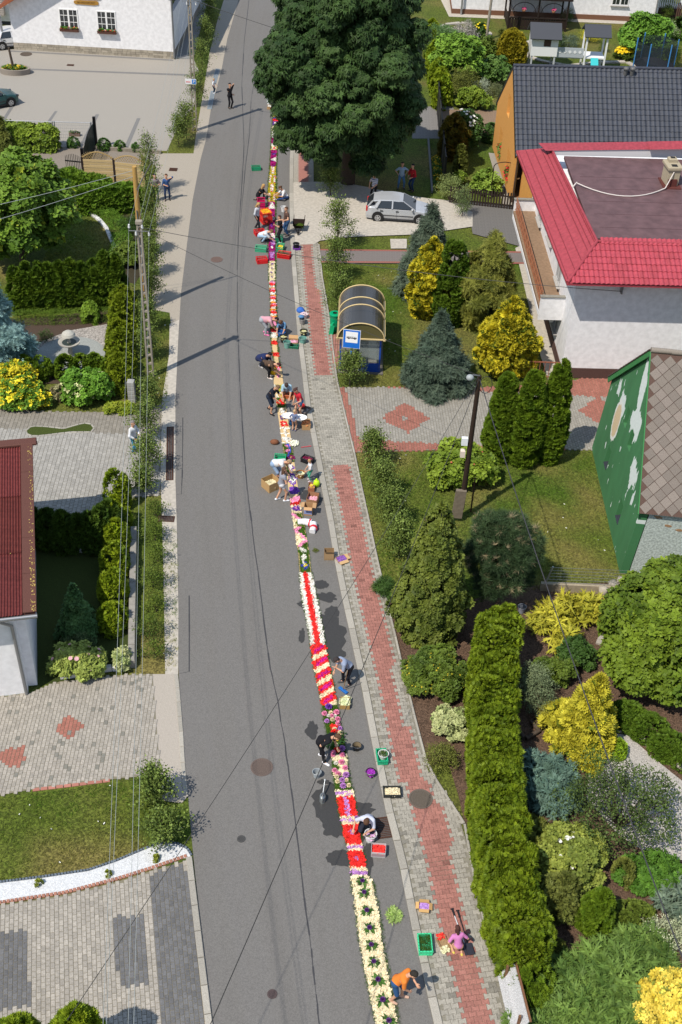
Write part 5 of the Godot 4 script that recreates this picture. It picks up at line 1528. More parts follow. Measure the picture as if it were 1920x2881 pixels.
	obj("rear_coping",b,M.roof,t)
	# chimney
	b = MB.new()
	b.col = Color(0.58,0.5,0.36)
	b.box(V3(6.1,top + 0.35,-8.6),V3(0.62,0.95,0.95),Basis(Vector3.UP,0.08)); b.box(V3(6.1,top + 0.9,-8.6),V3(0.8,0.16,1.12),Basis(Vector3.UP,0.08),0.04)
	b.box(V3(6.1,top + 1.08,-8.88),V3(0.46,0.2,0.4),Basis(Vector3.UP,0.08),0.05)
	var ch := obj("chimney",b,M.stone,t)
	b = MB.new()
	b.col = Color(0.02,0.02,0.02)
	b.box(V3(6.1,top + 1.186,-8.88),V3(0.24,0.01,0.22)); b.box(V3(6.1,top + 0.985,-8.3),V3(0.3,0.012,0.3))
	obj("flue",b,M.matte,ch)
	b = MB.new()
	b.col = Color(0.16,0.05,0.04)
	b.box(V3(6.1,top + 0.1,-8.2),V3(0.5,0.4,0.3)); b.box(V3(6.1,top - 0.1,-8.5),V3(0.95,0.05,1.4))
	obj("chimney_foot",b,M.stone,ch)
	# balcony: slab, solid end panels, iron railing
	b = MB.new()
	b.col = Color(0.55,0.4,0.3)
	b.box(V3(-0.62,2.93,-7.4),V3(1.24,0.18,11.2))
	var bal := obj("balcony",b,M.concrete,t)
	b = MB.new()
	b.box(V3(-0.6,3.0,-1.78),V3(1.28,1.3,0.12)); b.box(V3(-0.6,3.1,-13.0),V3(1.28,1.2,0.12)); b.box(V3(-0.66,2.7,-7.4),V3(1.2,0.25,11.1))
	obj("parapet",b,M.white,bal)
	b = MB.new()
	b.col = Color(0.6,0.62,0.62)
	b.box(V3(-0.6,3.67,-1.78),V3(1.34,0.06,0.22)); b.box(V3(-0.6,3.72,-13.0),V3(1.34,0.06,0.22))
	obj("coping",b,M.concrete,bal)
	b = MB.new()
	b.col = Color(0.33,0.13,0.07)
	for y in [3.15,3.5,3.85]:
		b.bar(V3(-1.14,y,-1.9),V3(-1.14,y,-12.9),0.035)
	for k in 56:
		b.bar(V3(-1.14,3.05,-1.95 - k * 0.196),V3(-1.14,3.85,-1.95 - k * 0.196),0.022)
	for k in 14:
		b.bar(V3(-1.141,3.16,-2.0 - k * 0.78),V3(-1.141,3.84,-2.7 - k * 0.78),0.02)
	obj("railing",b,M.paint,bal)
	# wall bracket and cable fixing under the eave
	b = MB.new()
	b.col = Color(0.25,0.25,0.26)
	b.box(V3(2.2,5.3,0.15),V3(0.08,0.5,0.3)); b.bar(V3(2.2,5.5,0.3),V3(2.3,4.9,0.05),0.04)
	obj("bracket",b,M.metal,t)
	b = MB.new()
	b.col = Color(0.27,0.1,0.06)
	var g0 := V3(-1.9,0,0.2)
	for k in 8:
		b.bar(g0 + V3(k * 0.25,0,0),g0 + V3(k * 0.25,1.05,0),0.03)
	b.bar(g0 + V3(0,1.0,0),g0 + V3(1.75,1.0,0),0.05); b.bar(g0 + V3(0,0.15,0),g0 + V3(1.75,0.15,0),0.04)
	var gt := obj("iron_gate",b,M.paint,null,o)
	tag(gt,"small rusty iron gate at the corner of the flat-roofed white house","gate")
	# aerials
	var ae := thing("roof_aerial","aerial mast with several antennas behind the chimney","antenna",o + V3(7.1,top - 0.12,-9.4))
	b = MB.new()
	b.col = Color(0.6,0.6,0.62)
	b.tube([Vector3.ZERO,V3(0,2.6,0)],0.03,0.025,6)
	obj("mast",b,M.metal,ae)
	for q in [[2.5,1.5,0.0],[2.0,1.1,0.9],[1.4,0.9,0.2]]:
		b = MB.new()
		b.col = Color(0.65,0.65,0.66) if q[0] > 1.5 else Color(0.5,0.12,0.1)
		b.bar(V3(-q[1] / 2,q[0],0),V3(q[1] / 2,q[0],0),0.025)
		for k in 9:
			b.bar(V3((k / 8.0 - 0.5) * q[1],q[0] + 0.02,-0.28),V3((k / 8.0 - 0.5) * q[1],q[0] + 0.02,0.28),0.015)
		var an := obj("antenna",b,M.metal,ae)
		an.rotation.y = q[2]
	b = MB.new()
	b.col = Color(0.75,0.75,0.75)
	b.lathe([Vector2(0.32,0.12),Vector2(0.24,0.05),Vector2(0.1,0.01),Vector2(0.001,0.0)],14,V3(-0.4,2.0,0.2))
	obj("dish",b,M.paint,ae)
	var rope := MB.new()
	rope.col = Color(0.6,0.55,0.52)
	var pts := []
	for k in 14:
		var u := k / 13.0
		pts.append(V3(lerpf(0.75,5.8,u),top - 0.09 + 0.1 * pow(u * 2 - 1,2) + (0.7 if u > 0.95 else 0.0),lerpf(-8.0,-8.3,u) + 1.3 * (1 - pow(u * 2 - 1,2))))
	rope.tube(pts,0.03,0.03,6)
	rope.tube([V3(0.75,top + 0.06,-8.0),V3(-0.72,eave + 0.1,-6.4)],0.025,0.025,5); rope.tube([V3(0.75,top + 0.06,-8.0),V3(-0.72,eave + 0.1,-5.6)],0.02,0.02,5)
	tag(obj("roof_cable",rope,M.matte,null,o),"pale cable looped across the flat brown roof from the chimney","cable")

func orange_house():
	var o := V3(10.2,0,-73.0)
	var t := thing("orange_house","orange rendered house with a dark grey pantile roof","house",o,deg_to_rad(3.5))
	var D := 8.0
	var W := 15.0
	var he := 3.7
	var hr := 7.3
	var b := MB.new()
	var x := V3(0,0,-1)
	# west gable, with openings left for the windows
	b.face([Vector2(0,0.45),Vector2(D,0.45),Vector2(D,he),Vector2(D / 2,hr),Vector2(0,he)],Vector3.ZERO,-x,Vector3.UP,-0.0)
	b.v.clear(); b.n.clear(); b.c.clear()
	b.col = Color(0.72,0.36,0.1)
	var hole := func(z0: float,y0: float,w: float,h: float) -> Array: return [Vector2(z0,y0),Vector2(z0 + w,y0),Vector2(z0 + w,y0 + h),Vector2(z0,y0 + h)]
	var poly := PackedVector2Array([Vector2(-D,0.45),Vector2(0,0.45),Vector2(0,he),Vector2(-D / 2,hr),Vector2(-D,he)])
	var holes := [[-2.3,1.4,1.2,1.4],[-5.9,1.4,1.2,1.4],[-4.3,4.3,1.0,1.3]]
	# cut the gable into strips round its openings
	var cuts := [-D,-5.9,-4.7,-4.3,-3.3,-2.3,-1.1,0.0]
	for k in cuts.size() - 1:
		var l: float = cuts[k]
		var r: float = cuts[k + 1]
		var strip_p := PackedVector2Array([Vector2(l,0),Vector2(r,0),Vector2(r,9),Vector2(l,9)])
		for piece in Geometry2D.intersect_polygons(poly,strip_p):
			var parts := [piece]
			for h in holes:
				if h[0] >= l - 0.001 and h[0] + h[2] <= r + 0.001:
					parts = []
					parts.append_array(Geometry2D.intersect_polygons(piece,PackedVector2Array([Vector2(l,-1),Vector2(r,-1),Vector2(r,h[1]),Vector2(l,h[1])])))
					parts.append_array(Geometry2D.intersect_polygons(piece,PackedVector2Array([Vector2(l,h[1] + h[3]),Vector2(r,h[1] + h[3]),Vector2(r,12),Vector2(l,12)])))
			for q in parts:
				b.face(q,Vector3.ZERO,V3(0,0,1),Vector3.UP,-0.35)
	b.box(V3(W / 2,he / 2 + 0.22,-0.17),V3(W - 0.7,he - 0.45,0.34)); b.box(V3(W / 2,he / 2 + 0.22,-D + 0.17),V3(W - 0.7,he - 0.45,0.34))
	obj("wall",b,mat(Color(1,1,1),0.85,"blot",3.0,0.93),t)
	b = MB.new()
	b.col = Color(0.3,0.17,0.08)
	b.box(V3(W / 2,0.22,-D / 2),V3(W + 0.06,0.44,D + 0.06))
	obj("plinth",b,M.stone,t)
	for h in holes:
		var wd = window(t,V3(0.2,h[1],h[0]),V3(0,0,1),Vector3.UP,h[2],h[3],2,1,Color(0.75,0.74,0.7),0.12,Color(0.75,0.74,0.7))
		if h[1] < 3:
			seeded(h[0],3)
			var pls := []
			for k in 90:
				pls.append([V3(rnd(-0.4,0.05),h[1] + rnd(-0.35,0.25),h[0] + rnd(-0.1,h[2] + 0.1)),V3(-0.5,0.6,0)])
			tag(foliage("flowers",wd,pls,leaf_mesh("broad"),M.leaf,0.2,[Color(0.04,0.1,0.02),Color(0.09,0.18,0.03),Color(0.65,0.03,0.04),0.35]),"","","","stuff")
	var sl := Vector2(D / 2,hr - he).length() + 0.6
	var upv := V3(0,hr - he,-D / 2).normalized()
	var eo := V3(-0.35,he + 0.1,0.02) - upv * 0.6
	var c := Color(0.062,0.07,0.092)
	b = MB.new()
	b.col = c * 0.7
	var W2 := W + 0.35
	b.quad(eo,eo + V3(W2,0,0),eo + V3(W2,0,0) + upv * sl,eo + upv * sl)
	var up2 := V3(0,hr - he,D / 2).normalized()
	var e2 := V3(-0.35,he + 0.1,-D - 0.02) - up2 * 0.6
	b.quad(e2 + V3(W2,0,0),e2,e2 + up2 * sl,e2 + up2 * sl + V3(W2,0,0))
	b.col = Color(0.03,0.03,0.03)
	for q in [[eo,upv],[e2,up2]]:
		b.bar(q[0] + V3(0.02,-0.08,0),q[0] + q[1] * sl + V3(0.02,-0.08,0),0.06,0.24)
	var rf := obj("roof",b,M.roof,t)
	blocks("roof_tile",rf,tile_list(eo,Vector3.RIGHT,upv,W2,sl,0.3,0.36,func(p): return true,c),tile_maker(0.3,0.36),M.roof,300)
	b = MB.new()
	b.col = c
	for k in 38:
		b.tube([eo + upv * sl + V3(k * 0.4,0.07,0),eo + upv * sl + V3(k * 0.4 + 0.42,0.075,0)],0.11,0.1,8)
	obj("ridge_cap",b,M.roof,rf)
	for k in 2:
		b = MB.new()
		b.col = Color(0.12,0.12,0.12)
		var q := eo + upv * (sl - 0.45) + V3(7.1 + k * 0.42,0.05,0)
		b.tube([q,q + V3(0,0.35,0.06)],0.13,0.13,10); b.ball(q + V3(0,0.4,0.07),V3(0.19,0.12,0.19),10)
		obj("roof_vent",b,M.plastic,rf)
	b = MB.new()
	b.col = Color(0.2,0.13,0.1)
	b.tube([V3(-0.1,0.2,0.1),V3(-0.1,he - 0.3,0.1),V3(-0.3,he - 0.1,0.4)],0.06,0.06,8)
	obj("drainpipe",b,M.metal,t)

func green_house():
	# old house with peeling green gable and grey diamond slates
	var o := V3(11.73,0,-37.76)
	var t := thing("green_house","old house with peeling green gable wall and grey diamond-slated roof","house",o)
	t.rotation.z = -0.07
	var D := 8.77
	var W := 12.0
	var he := 3.5
	var hr := 8.1
	var holes := [[-2.7,0.9,0.62,1.0],[-6.4,1.0,0.62,1.0],[-4.0,3.7,0.5,0.9],[-5.4,3.9,0.5,0.9]]
	var poly := PackedVector2Array([Vector2(-D,0),Vector2(0,0),Vector2(0,he),Vector2(-D / 2,hr),Vector2(-D,he + 0.5)])
	var cuts := [-D]
	for h in [holes[1],holes[3],holes[2],holes[0]]:
		cuts.append(h[0]); cuts.append(h[0] + h[2])
	cuts.append(0.0)
	cuts.sort()
	# painted plaster whose coat has come off in patches
	var img := Image.create(512,512,false,Image.FORMAT_RGB8)
	var nz := FastNoiseLite.new(); nz.seed = 4; nz.frequency = 0.012; nz.fractal_octaves = 5
	var nf := FastNoiseLite.new(); nf.seed = 8; nf.frequency = 0.05; nf.fractal_octaves = 3
	for iy in 512:
		for ix in 512:
			var u := ix / 512.0 * D       # metres from the far end
			var v := (1.0 - iy / 512.0) * hr
			var col := Color(0.045,0.17,0.065)
			col = col * (1.0 + 0.16 * nz.get_noise_2d(ix * 1.5,iy * 0.6))
			var band := 0.0
			for q in [[D * 0.5 + 0.1,6.2,0.7,1.4],[D * 0.60,5.0,0.55,1.1],[D * 0.74,3.6,0.85,0.9],[D * 0.52,5.0,0.6,1.0],[D * 0.28,4.2,0.75,0.75],[D * 0.16,4.4,0.4,0.6],[D * 0.48,7.2,0.4,0.7],[D * 0.85,2.9,0.25,0.5]]:
				band = maxf(band,1.0 - Vector2((u - q[0]) / q[2],(v - q[1]) / q[3]).length())
			# ragged, streaked downwards
			var f := band * 1.5 + 0.75 * nz.get_noise_2d(ix * 1.7,iy * 0.7) + 0.5 * nf.get_noise_2d(ix * 1.2,iy * 0.35) - 0.3
			if f > 0.22:
				col = Color(0.62,0.68,0.66) * (1.0 + 0.1 * nf.get_noise_2d(ix * 2.0,iy * 2.0))
			var e := Vector2((u - D * 0.27) / 0.55,(v - 3.3) / 1.0).length() + 0.12 * nf.get_noise_2d(ix,iy)
			if e < 0.82:
				col = Color(0.6,0.47,0.3) * (1.0 + 0.15 * nf.get_noise_2d(ix * 3.0,iy * 3.0))
			elif e < 1.05:
				col = Color(0.68,0.7,0.66)
			img.set_pixel(ix,iy,col.linear_to_srgb())
	var m := StandardMaterial3D.new()
	m.albedo_texture = ImageTexture.create_from_image(img)
	m.roughness = 0.8
	m.texture_repeat = false
	var b := MB.new()
	for k in cuts.size() - 1:
		var l: float = cuts[k]
		var r: float = cuts[k + 1]
		for piece in Geometry2D.intersect_polygons(poly,PackedVector2Array([Vector2(l,-1),Vector2(r,-1),Vector2(r,12),Vector2(l,12)])):
			var parts := [piece]
			for h in holes:
				if absf(h[0] - l) < 0.002:
					parts = []
					parts.append_array(Geometry2D.intersect_polygons(piece,PackedVector2Array([Vector2(l,-1),Vector2(r,-1),Vector2(r,h[1]),Vector2(l,h[1])])))
					parts.append_array(Geometry2D.intersect_polygons(piece,PackedVector2Array([Vector2(l,h[1] + h[3]),Vector2(r,h[1] + h[3]),Vector2(r,12),Vector2(l,12)])))
			for q in parts:
				b.face(q,Vector3.ZERO,V3(0,0,1),Vector3.UP,0.35)
	var me := b.mesh()
	var arr := me.surface_get_arrays(0)
	var uv := PackedVector2Array()
	for p in arr[Mesh.ARRAY_VERTEX]:
		uv.append(Vector2((p.z + D) / D,1.0 - p.y / hr))
	arr[Mesh.ARRAY_TEX_UV] = uv
	var me2 := ArrayMesh.new()
	me2.add_surface_from_arrays(Mesh.PRIMITIVE_TRIANGLES,arr)
	var wall := obj("gable_wall",me2,m,t)
	for h in holes:
		b = MB.new()
		b.col = Color(0.05,0.17,0.065) if h[1] > 3 else Color(0.04,0.15,0.06)
		b.box(V3(0.3,h[1] + h[3] / 2,h[0] + h[2] / 2),V3(0.05,h[3],h[2]))
		obj("niche",b,M.matte,wall)
		if h[1] < 3:
			b = MB.new()
			b.col = Color(0.05,0.055,0.075)
			for k in 4:
				b.box(V3(0.02 + k * 0.09,h[1] + 0.01 + k * 0.025,h[0] + h[2] / 2),V3(0.085,0.03,h[2] - 0.01),Basis(V3(0,0,1),0.25))
			obj("slate_sill",b,M.stone,wall)
	b = MB.new()
	b.col = Color(0.6,0.68,0.64)
	b.box(V3(W / 2 + 0.02,he / 2,-0.18),V3(W - 0.75,he,0.34)); b.box(V3(W / 2,he / 2,-D + 0.2),V3(W - 0.75,he,0.34))
	obj("wall",b,mat(Color(1,1,1),0.9,"blot",2.0,0.7,0.5,0.03),t)
	rng.seed = 31
	for k in 9:
		b = MB.new()
		b.col = Color(0.5,0.3,0.16)
		var pl := []
		for j in 10:
			var a := TAU * j / 10
			var rr := rnd(0.5,1.0)
			pl.append(Vector2(cos(a) * rnd(0.12,0.3) * rr,sin(a) * 0.09 * rr))
		b.face(pl,V3(0.6 + k * 0.55 + rnd(-0.2,0.2),he - rnd(0.25,0.95),0.0),Vector3.RIGHT,Vector3.UP,0.02)
		obj("bare_plaster",b,M.stone,t)
	# roof deck, green barge boards and slates
	var upv := V3(0,hr - he,-D / 2).normalized()
	var sl := Vector2(D / 2,hr - he).length()
	var eo := V3(-0.12,he + 0.05,0) - upv * 0.25
	sl += 0.25
	b = MB.new()
	b.col = Color(0.16,0.1,0.08)
	b.quad(eo,eo + V3(W,0,0),eo + V3(W,0,0) + upv * sl,eo + upv * sl)
	var up2 := V3(0,hr - he - 0.5,D / 2).normalized()
	var e2 := V3(-0.12,he + 0.55,-D) - up2 * 0.2
	var sl2 := Vector2(D / 2,hr - he - 0.5).length() + 0.2
	b.quad(e2 + V3(W,0,0),e2,e2 + up2 * sl2,e2 + up2 * sl2 + V3(W,0,0))
	var rf := obj("roof",b,M.stone,t)
	b = MB.new()
	b.col = Color(0.05,0.2,0.07)
	b.bar(e2 + V3(-0.0,-0.12,0),e2 + up2 * sl2 + V3(-0.0,-0.12,0),0.05,0.26); b.bar(eo + V3(0,-0.06,0),eo + upv * sl + V3(0,-0.06,0),0.04,0.1)
	obj("barge_board",b,M.paint,rf)
	for k in 16:
		b = MB.new()
		b.col = Color(0.14,0.1,0.09)
		var p := e2 + up2 * (k + 0.5) * sl2 / 16
		b.box(p + V3(0.02,0.05,0),V3(0.16,0.05,sl2 / 16 * 0.95),Basis(V3(1,0,0),-0.72))
		obj("verge_slate",b,M.stone,rf)
	var nrm := V3(0,D / 2,hr - he).normalized()
	var list := []
	for j in int(sl / 0.27):
		for i in int(11.4 / 0.54):
			var px := (i + (0.5 if j % 2 else 0.0)) * 0.54 + 0.27
			var py := j * 0.27 + 0.26
			if py > sl - 0.2: continue
			list.append([Transform3D(Basis(Vector3.RIGHT,nrm,-upv) * Basis(Vector3.UP,rnd(-0.03,0.03)) * Basis(V3(1,0,0),rnd(0.0,0.03)),eo + Vector3.RIGHT * px + upv * py + nrm * 0.012),tone(Color(0.32,0.275,0.24),0.13)])
	blocks("slate",rf,list,func(q: Color) -> MB:
		var s := MB.new()
		s.col = q
		s.face([Vector2(0,-0.255),Vector2(0.255,0),Vector2(0,0.255),Vector2(-0.255,0)],V3(0,0.02,0),Vector3.RIGHT,V3(0,0.04,-1).normalized(),0.018)
		return s,M.stone,300)
	b = MB.new()
	b.col = Color(0.38,0.33,0.28)
	for k in 14:
		b.tube([eo + upv * sl + V3(k * 0.85,0.03,0),eo + upv * sl + V3(k * 0.85 + 0.88,0.05,0)],0.12,0.11,8)
	obj("ridge_cap",b,M.stone,rf)

func corrugated_house():
	var o := V3(-11.14,0,-29.73)
	var t := thing("red_roofed_house","white house at the left edge under a weathered red corrugated roof","house",o,deg_to_rad(13))
	var W := 8.0
	var he := 4.35
	var hr := 5.0
	var D := 9.3
	var DR := 8.4
	var b := MB.new()
	b.box(V3(-W / 2,he / 2,-0.17),V3(W,he,0.34)); b.box(V3(-W / 2,he / 2,-D + 0.17),V3(W,he,0.34))
	b.face([Vector2(-D + 0.34,0),Vector2(-0.34,0),Vector2(-0.34,he + 0.1),Vector2(-DR,hr - 0.05),Vector2(-D + 0.34,he + 0.1)],V3(-0.34,0,0),V3(0,0,1),Vector3.UP,0.33)
	b.face([Vector2(-D + 0.34,0),Vector2(-0.34,0),Vector2(-0.34,he + 0.1),Vector2(-DR,hr - 0.05),Vector2(-D + 0.34,he + 0.1)],V3(-0.001,0,0),V3(0,0,1),Vector3.UP,0.33)
	obj("wall",b,M.white,t)
	b = MB.new()
	b.col = Color(0.12,0.06,0.05)
	b.box(V3(0.02,2.2,-1.6),V3(0.06,1.6,0.8))
	obj("shutter",b,M.paint,t)
	var upv := V3(0,hr - he,-DR).normalized()
	var sl := Vector2(DR,hr - he).length() + 0.55
	var eo := V3(0.8,he + 0.12,0) - upv * 0.55
	var nrm := V3(0,DR,hr - he).normalized()
	var rm := mat(Color(1,1,1),0.6,"blot",1.6,0.6,0.2,0.02)
	# three courses of corrugated sheets, each sheet a piece
	var cl := sl / 3.0
	for row in 3:
		for s in 8:
			b = MB.new()
			b.col = Color(0.26,0.065,0.06) * rnd(0.8,1.1)
			var wv := 0.1
			for k in 10:
				for h in 4:
					var u0 := (k + h / 4.0) * wv
					var u1 := (k + (h + 1) / 4.0) * wv
					var y0 := 0.03 * sin(TAU * h / 4.0)
					var y1 := 0.03 * sin(TAU * (h + 1) / 4.0)
					var p0 := eo + V3(-0.42 - s * 1.0 - u0,0,0) + upv * (row * cl - 0.06) + nrm * (y0 + 0.09)
					var p1 := eo + V3(-0.42 - s * 1.0 - u1,0,0) + upv * (row * cl - 0.06) + nrm * (y1 + 0.09)
					var q := upv * (cl + 0.06) - nrm * 0.035
					b.quad(p1,p0,p0 + q,p1 + q)
			obj("roof_sheet",b,rm,t)
	b = MB.new()
	b.col = Color(0.2,0.08,0.07)
	b.quad(eo + V3(-8.5,0,0),eo,eo + upv * sl,eo + upv * sl + V3(-8.5,0,0))
	var up2 := V3(0,hr - he,D - DR).normalized()
	var s2 := 1.5
	var e2 := V3(0.8,hr + 0.12,-DR) - up2 * 1.5
	b.quad(e2,e2 + V3(-8.5,0,0),e2 + up2 * s2 + V3(-8.5,0,0),e2 + up2 * s2)
	obj("roof",b,rm,t)
	b = MB.new()
	b.col = Color(0.2,0.085,0.065)
	for k in 5:
		var p := eo + upv * (k * sl / 5) + V3(-0.18,0,0) + nrm * 0.13
		b.box(p + upv * sl / 10,V3(0.46,0.05,sl / 5 * 1.02),Basis(Vector3.RIGHT,nrm,-upv),0.01)
		var p2 := e2 + up2 * (k * s2 / 5) + V3(-0.05,0.05,0)
		b.box(p2 + up2 * s2 / 10,V3(0.36,0.14,s2 / 5),Basis(Vector3.RIGHT,V3(0,D - DR,-(hr - he)).normalized(),up2))
	b.box(eo + upv * sl + V3(-4.2,0.12,0),V3(8.8,0.1,0.42),Basis.IDENTITY,0.03)
	obj("verge_flashing",b,mat(Color(1,1,1),0.7,"blot",0.5,0.5,0.2,0.04),t)
	rng.seed = 12
	b = MB.new()
	b.col = Color(0.45,0.33,0.1)
	for k in 150:
		var u := pow(rng.randf(),1.6)
		b.ball(eo + upv * (u * sl) + V3(rnd(-0.14,0.02) - (rnd(0,3) if k % 23 == 0 else 0.0),0,0) + nrm * 0.16,V3(1,0.3,1) * rnd(0.012,0.035),6)
	tag(obj("lichen",b,M.matte,t),"","","","stuff")
	b = MB.new()
	b.col = Color(0.3,0.31,0.33)
	b.tube([eo + V3(0.05,-0.05,0.06),eo + V3(-8.4,-0.05,0.06)],0.08,0.08,8); b.tube([V3(-0.75,he - 0.1,0.4),V3(-0.12,he - 0.8,0.09),V3(-0.06,0.05,0.08)],0.06,0.06,8)
	obj("gutter",b,M.metal,t)

func top_right_house():
	var o := V3(8.04,0,-111.84)
	var t := thing("far_white_house","long white bungalow behind the far garden with brown plinth","house",o)
	var b := MB.new()
	b.box(V3(9,2.1,-4.0),V3(18.2,3.4,8.0)); b.box(V3(9.05,4.2,-4),V3(17,0.9,8.1))
	obj("wall",b,M.white,t)
	b = MB.new()
	b.col = Color(0.26,0.13,0.08)
	b.box(V3(9,0.21,-3.98),V3(18.3,0.42,8.12))
	obj("plinth",b,M.stone,t)
	b = MB.new()
	b.col = Color(0.16,0.06,0.05)
	b.box(V3(9,4.75,-3.9),V3(19.6,0.2,9.9))
	obj("roof",b,M.roof,t)
	window(t,V3(13.9,1.3,0.003),Vector3.RIGHT,Vector3.UP,1.5,1.4,2,1,Color(0.75,0.75,0.75))
	window(t,V3(8.6,1.5,0.003),Vector3.RIGHT,Vector3.UP,1.0,1.4,1,1,Color(0.6,0.6,0.62))
	b = MB.new()
	b.col = Color(0.4,0.4,0.42)
	b.tube([V3(0.7,0.0,0.3),V3(0.7,4.2,0.3)],0.09,0.09,8); b.tube([V3(17.9,0.0,0.12),V3(17.9,4.2,0.12)],0.07,0.07,8)
	obj("drainpipe",b,M.metal,t)
	flat("house_apron",[Vector2(o.x - 1.2,o.z - 6),Vector2(o.x - 0.4,o.z + 1.0),Vector2(o.x + 18.6,o.z + 0.9),Vector2(o.x + 18.6,o.z - 0.2),Vector2(o.x,o.z - 0.2),Vector2(o.x,o.z - 6)],0.02,M.concrete)
	# dark wooden pergola
	var p := thing("pergola","dark brown wooden pergola with lattice sides and hanging flower baskets","pergola",V3(12.6,0,-108.13))
	var dk := Color(0.035,0.022,0.018)
	for q in [[0,0],[2.5,0],[5.0,0],[0,-3.2],[5.0,-3.2]]:
		b = MB.new()
		b.col = dk
		b.box(V3(q[0],1.3,q[1]),V3(0.14,2.6,0.14))
		obj("post",b,M.wood,p)
	for q in [[0,2.5],[2.5,2.5]]:
		for k in 11:
			b = MB.new()
			b.col = dk * rnd(0.8,1.2)
			b.box(V3(q[0] + 0.16 + k * 0.218,0.5,0.0),V3(0.2,0.95,0.05))
			obj("board",b,M.wood,p)
	for k in 14:
		b = MB.new()
		b.col = dk
		b.box(V3(0.0,0.5,-0.16 - k * 0.222),V3(0.05,0.95,0.2))
		obj("board",b,M.wood,p)
	for sx in [0,1]:
		b = MB.new()
		b.col = dk
		for k in 6:
			b.bar(V3(sx * 2.5 + 0.1 + k * 0.12,1.1 + k * 0.0,0.0),V3(sx * 2.5 + 0.1,1.5 + k * 0.12,0.0),0.025); b.bar(V3(sx * 2.5 + 2.4 - k * 0.12,1.1,0.0),V3(sx * 2.5 + 2.4,1.5 + k * 0.12,0.0),0.025)
		for k in 9:
			var a := PI * k / 9
			b.bar(V3(sx * 2.5 + 1.25 + cos(a) * 1.0,1.5 + sin(a) * 0.8,0.0),V3(sx * 2.5 + 1.25 + cos(a + PI / 9) * 1.0,1.5 + sin(a + PI / 9) * 0.8,0.0),0.05)
		obj("lattice",b,M.wood,p)
	b = MB.new()
	b.col = dk
	b.box(V3(2.5,2.66,-1.6),V3(5.6,0.12,3.9)); b.box(V3(2.5,1.02,0.0),V3(4.8,0.1,0.16))
	obj("roof",b,M.wood,p)
	for x in [1.25,3.8]:
		var hb := thing("hanging_basket","pink flower basket hanging in the %s arch of the dark pergola" % ("left" if x < 2 else "right"),"flower basket",V3(12.6,0,-108.13) + V3(x,1.6,-0.1),0.0,"baskets in the pergola")
		b = MB.new()
		b.col = Color(0.3,0.14,0.08)
		b.ball(Vector3.ZERO,V3(0.17,0.15,0.17),10); b.bar(V3(0,0.1,0),V3(0,0.98,0),0.015)
		obj("basket",b,M.matte,hb)
		b = MB.new()
		b.col = Color(0.7,0.1,0.25)
		for k in 12:
			b.ball(V3(rnd(-0.16,0.16),rnd(0.1,0.24),rnd(-0.16,0.16)),Vector3.ONE * 0.06,6)
		obj("flowers",b,M.petal,hb)
	# white balustrade and brown fence at the right edge
	var bl := thing("balustrade","white balustrade on a dark base at the top right corner","balustrade",V3(26.28,0,-113.66))
	b = MB.new()
	b.col = Color(0.13,0.07,0.06)
	b.box(V3(1.1,0.35,-0.2),V3(2.4,0.7,0.5))
	obj("base",b,M.stone,bl)
	for k in 12:
		b = MB.new()
		b.col = Color(0.8,0.8,0.8)
		b.lathe([Vector2(0.05,0.7),Vector2(0.07,0.9),Vector2(0.035,1.2),Vector2(0.05,1.55)],8,V3(0.05 + k * 0.19,0,-0.2))
		obj("baluster",b,M.paint,bl)
	b = MB.new()
	b.col = Color(0.8,0.8,0.8)
	b.box(V3(1.1,1.6,-0.2),V3(2.4,0.1,0.2)); b.box(V3(2.3,0.8,-0.2),V3(0.2,1.7,0.22))
	obj("handrail",b,M.paint,bl)
	var pf := thing("slat_fence","dark slatted gate beside the white balustrade","fence",V3(27.97,0,-112.38))
	for k in 7:
		b = MB.new()
		b.col = Color(0.16,0.09,0.06)
		b.box(V3(k * 0.17,0.8,0),V3(0.1,1.6,0.04))
		obj("slat",b,M.wood,pf)

const CY := [300,340,374,420,470,545,600,700,796,850,930,970,1020,1040,1075,1122,1165,1238,1302,1370,1446,1510,1570,1618,1680,1790,1870,1930,1985,2050,2120,2180,2245,2322,2396,2464,2485,2560,2640,2720,2790,2881,2960]
const CLEFT := [Vector2(-6.29,-87.87),Vector2(-6.14,-85.14),Vector2(-6.04,-82.91),Vector2(-5.88,-80.04),Vector2(-5.74,-77.09),Vector2(-5.57,-72.94),Vector2(-5.32,-70.11),Vector2(-4.97,-65.36),Vector2(-4.62,-61.22),Vector2(-4.4,-59.05),Vector2(-4.16,-56.02),Vector2(-4.02,-54.58),Vector2(-3.77,-52.86),Vector2(-3.67,-52.2),Vector2(-3.67,-51.04),Vector2(-3.46,-49.56),Vector2(-3.27,-48.25),Vector2(-2.94,-46.13),Vector2(-2.66,-44.37),Vector2(-2.42,-42.58),Vector2(-2.13,-40.69),Vector2(-1.88,-39.18),Vector2(-1.68,-37.82),Vector2(-1.58,-36.76),Vector2(-1.42,-35.46),Vector2(-1,-33.27),Vector2(-0.8,-31.77),Vector2(-0.56,-30.7),Vector2(-0.39,-29.74),Vector2(-0.21,-28.66),Vector2(0.06,-27.54),Vector2(0.13,-26.6),Vector2(0.28,-25.63),Vector2(0.49,-24.53),Vector2(0.73,-23.51),Vector2(0.85,-22.61),Vector2(0.86,-22.33),Vector2(1.02,-21.38),Vector2(1.13,-20.41),Vector2(1.3,-19.47),Vector2(1.46,-18.68),Vector2(1.67,-17.7),Vector2(1.86,-16.88)]
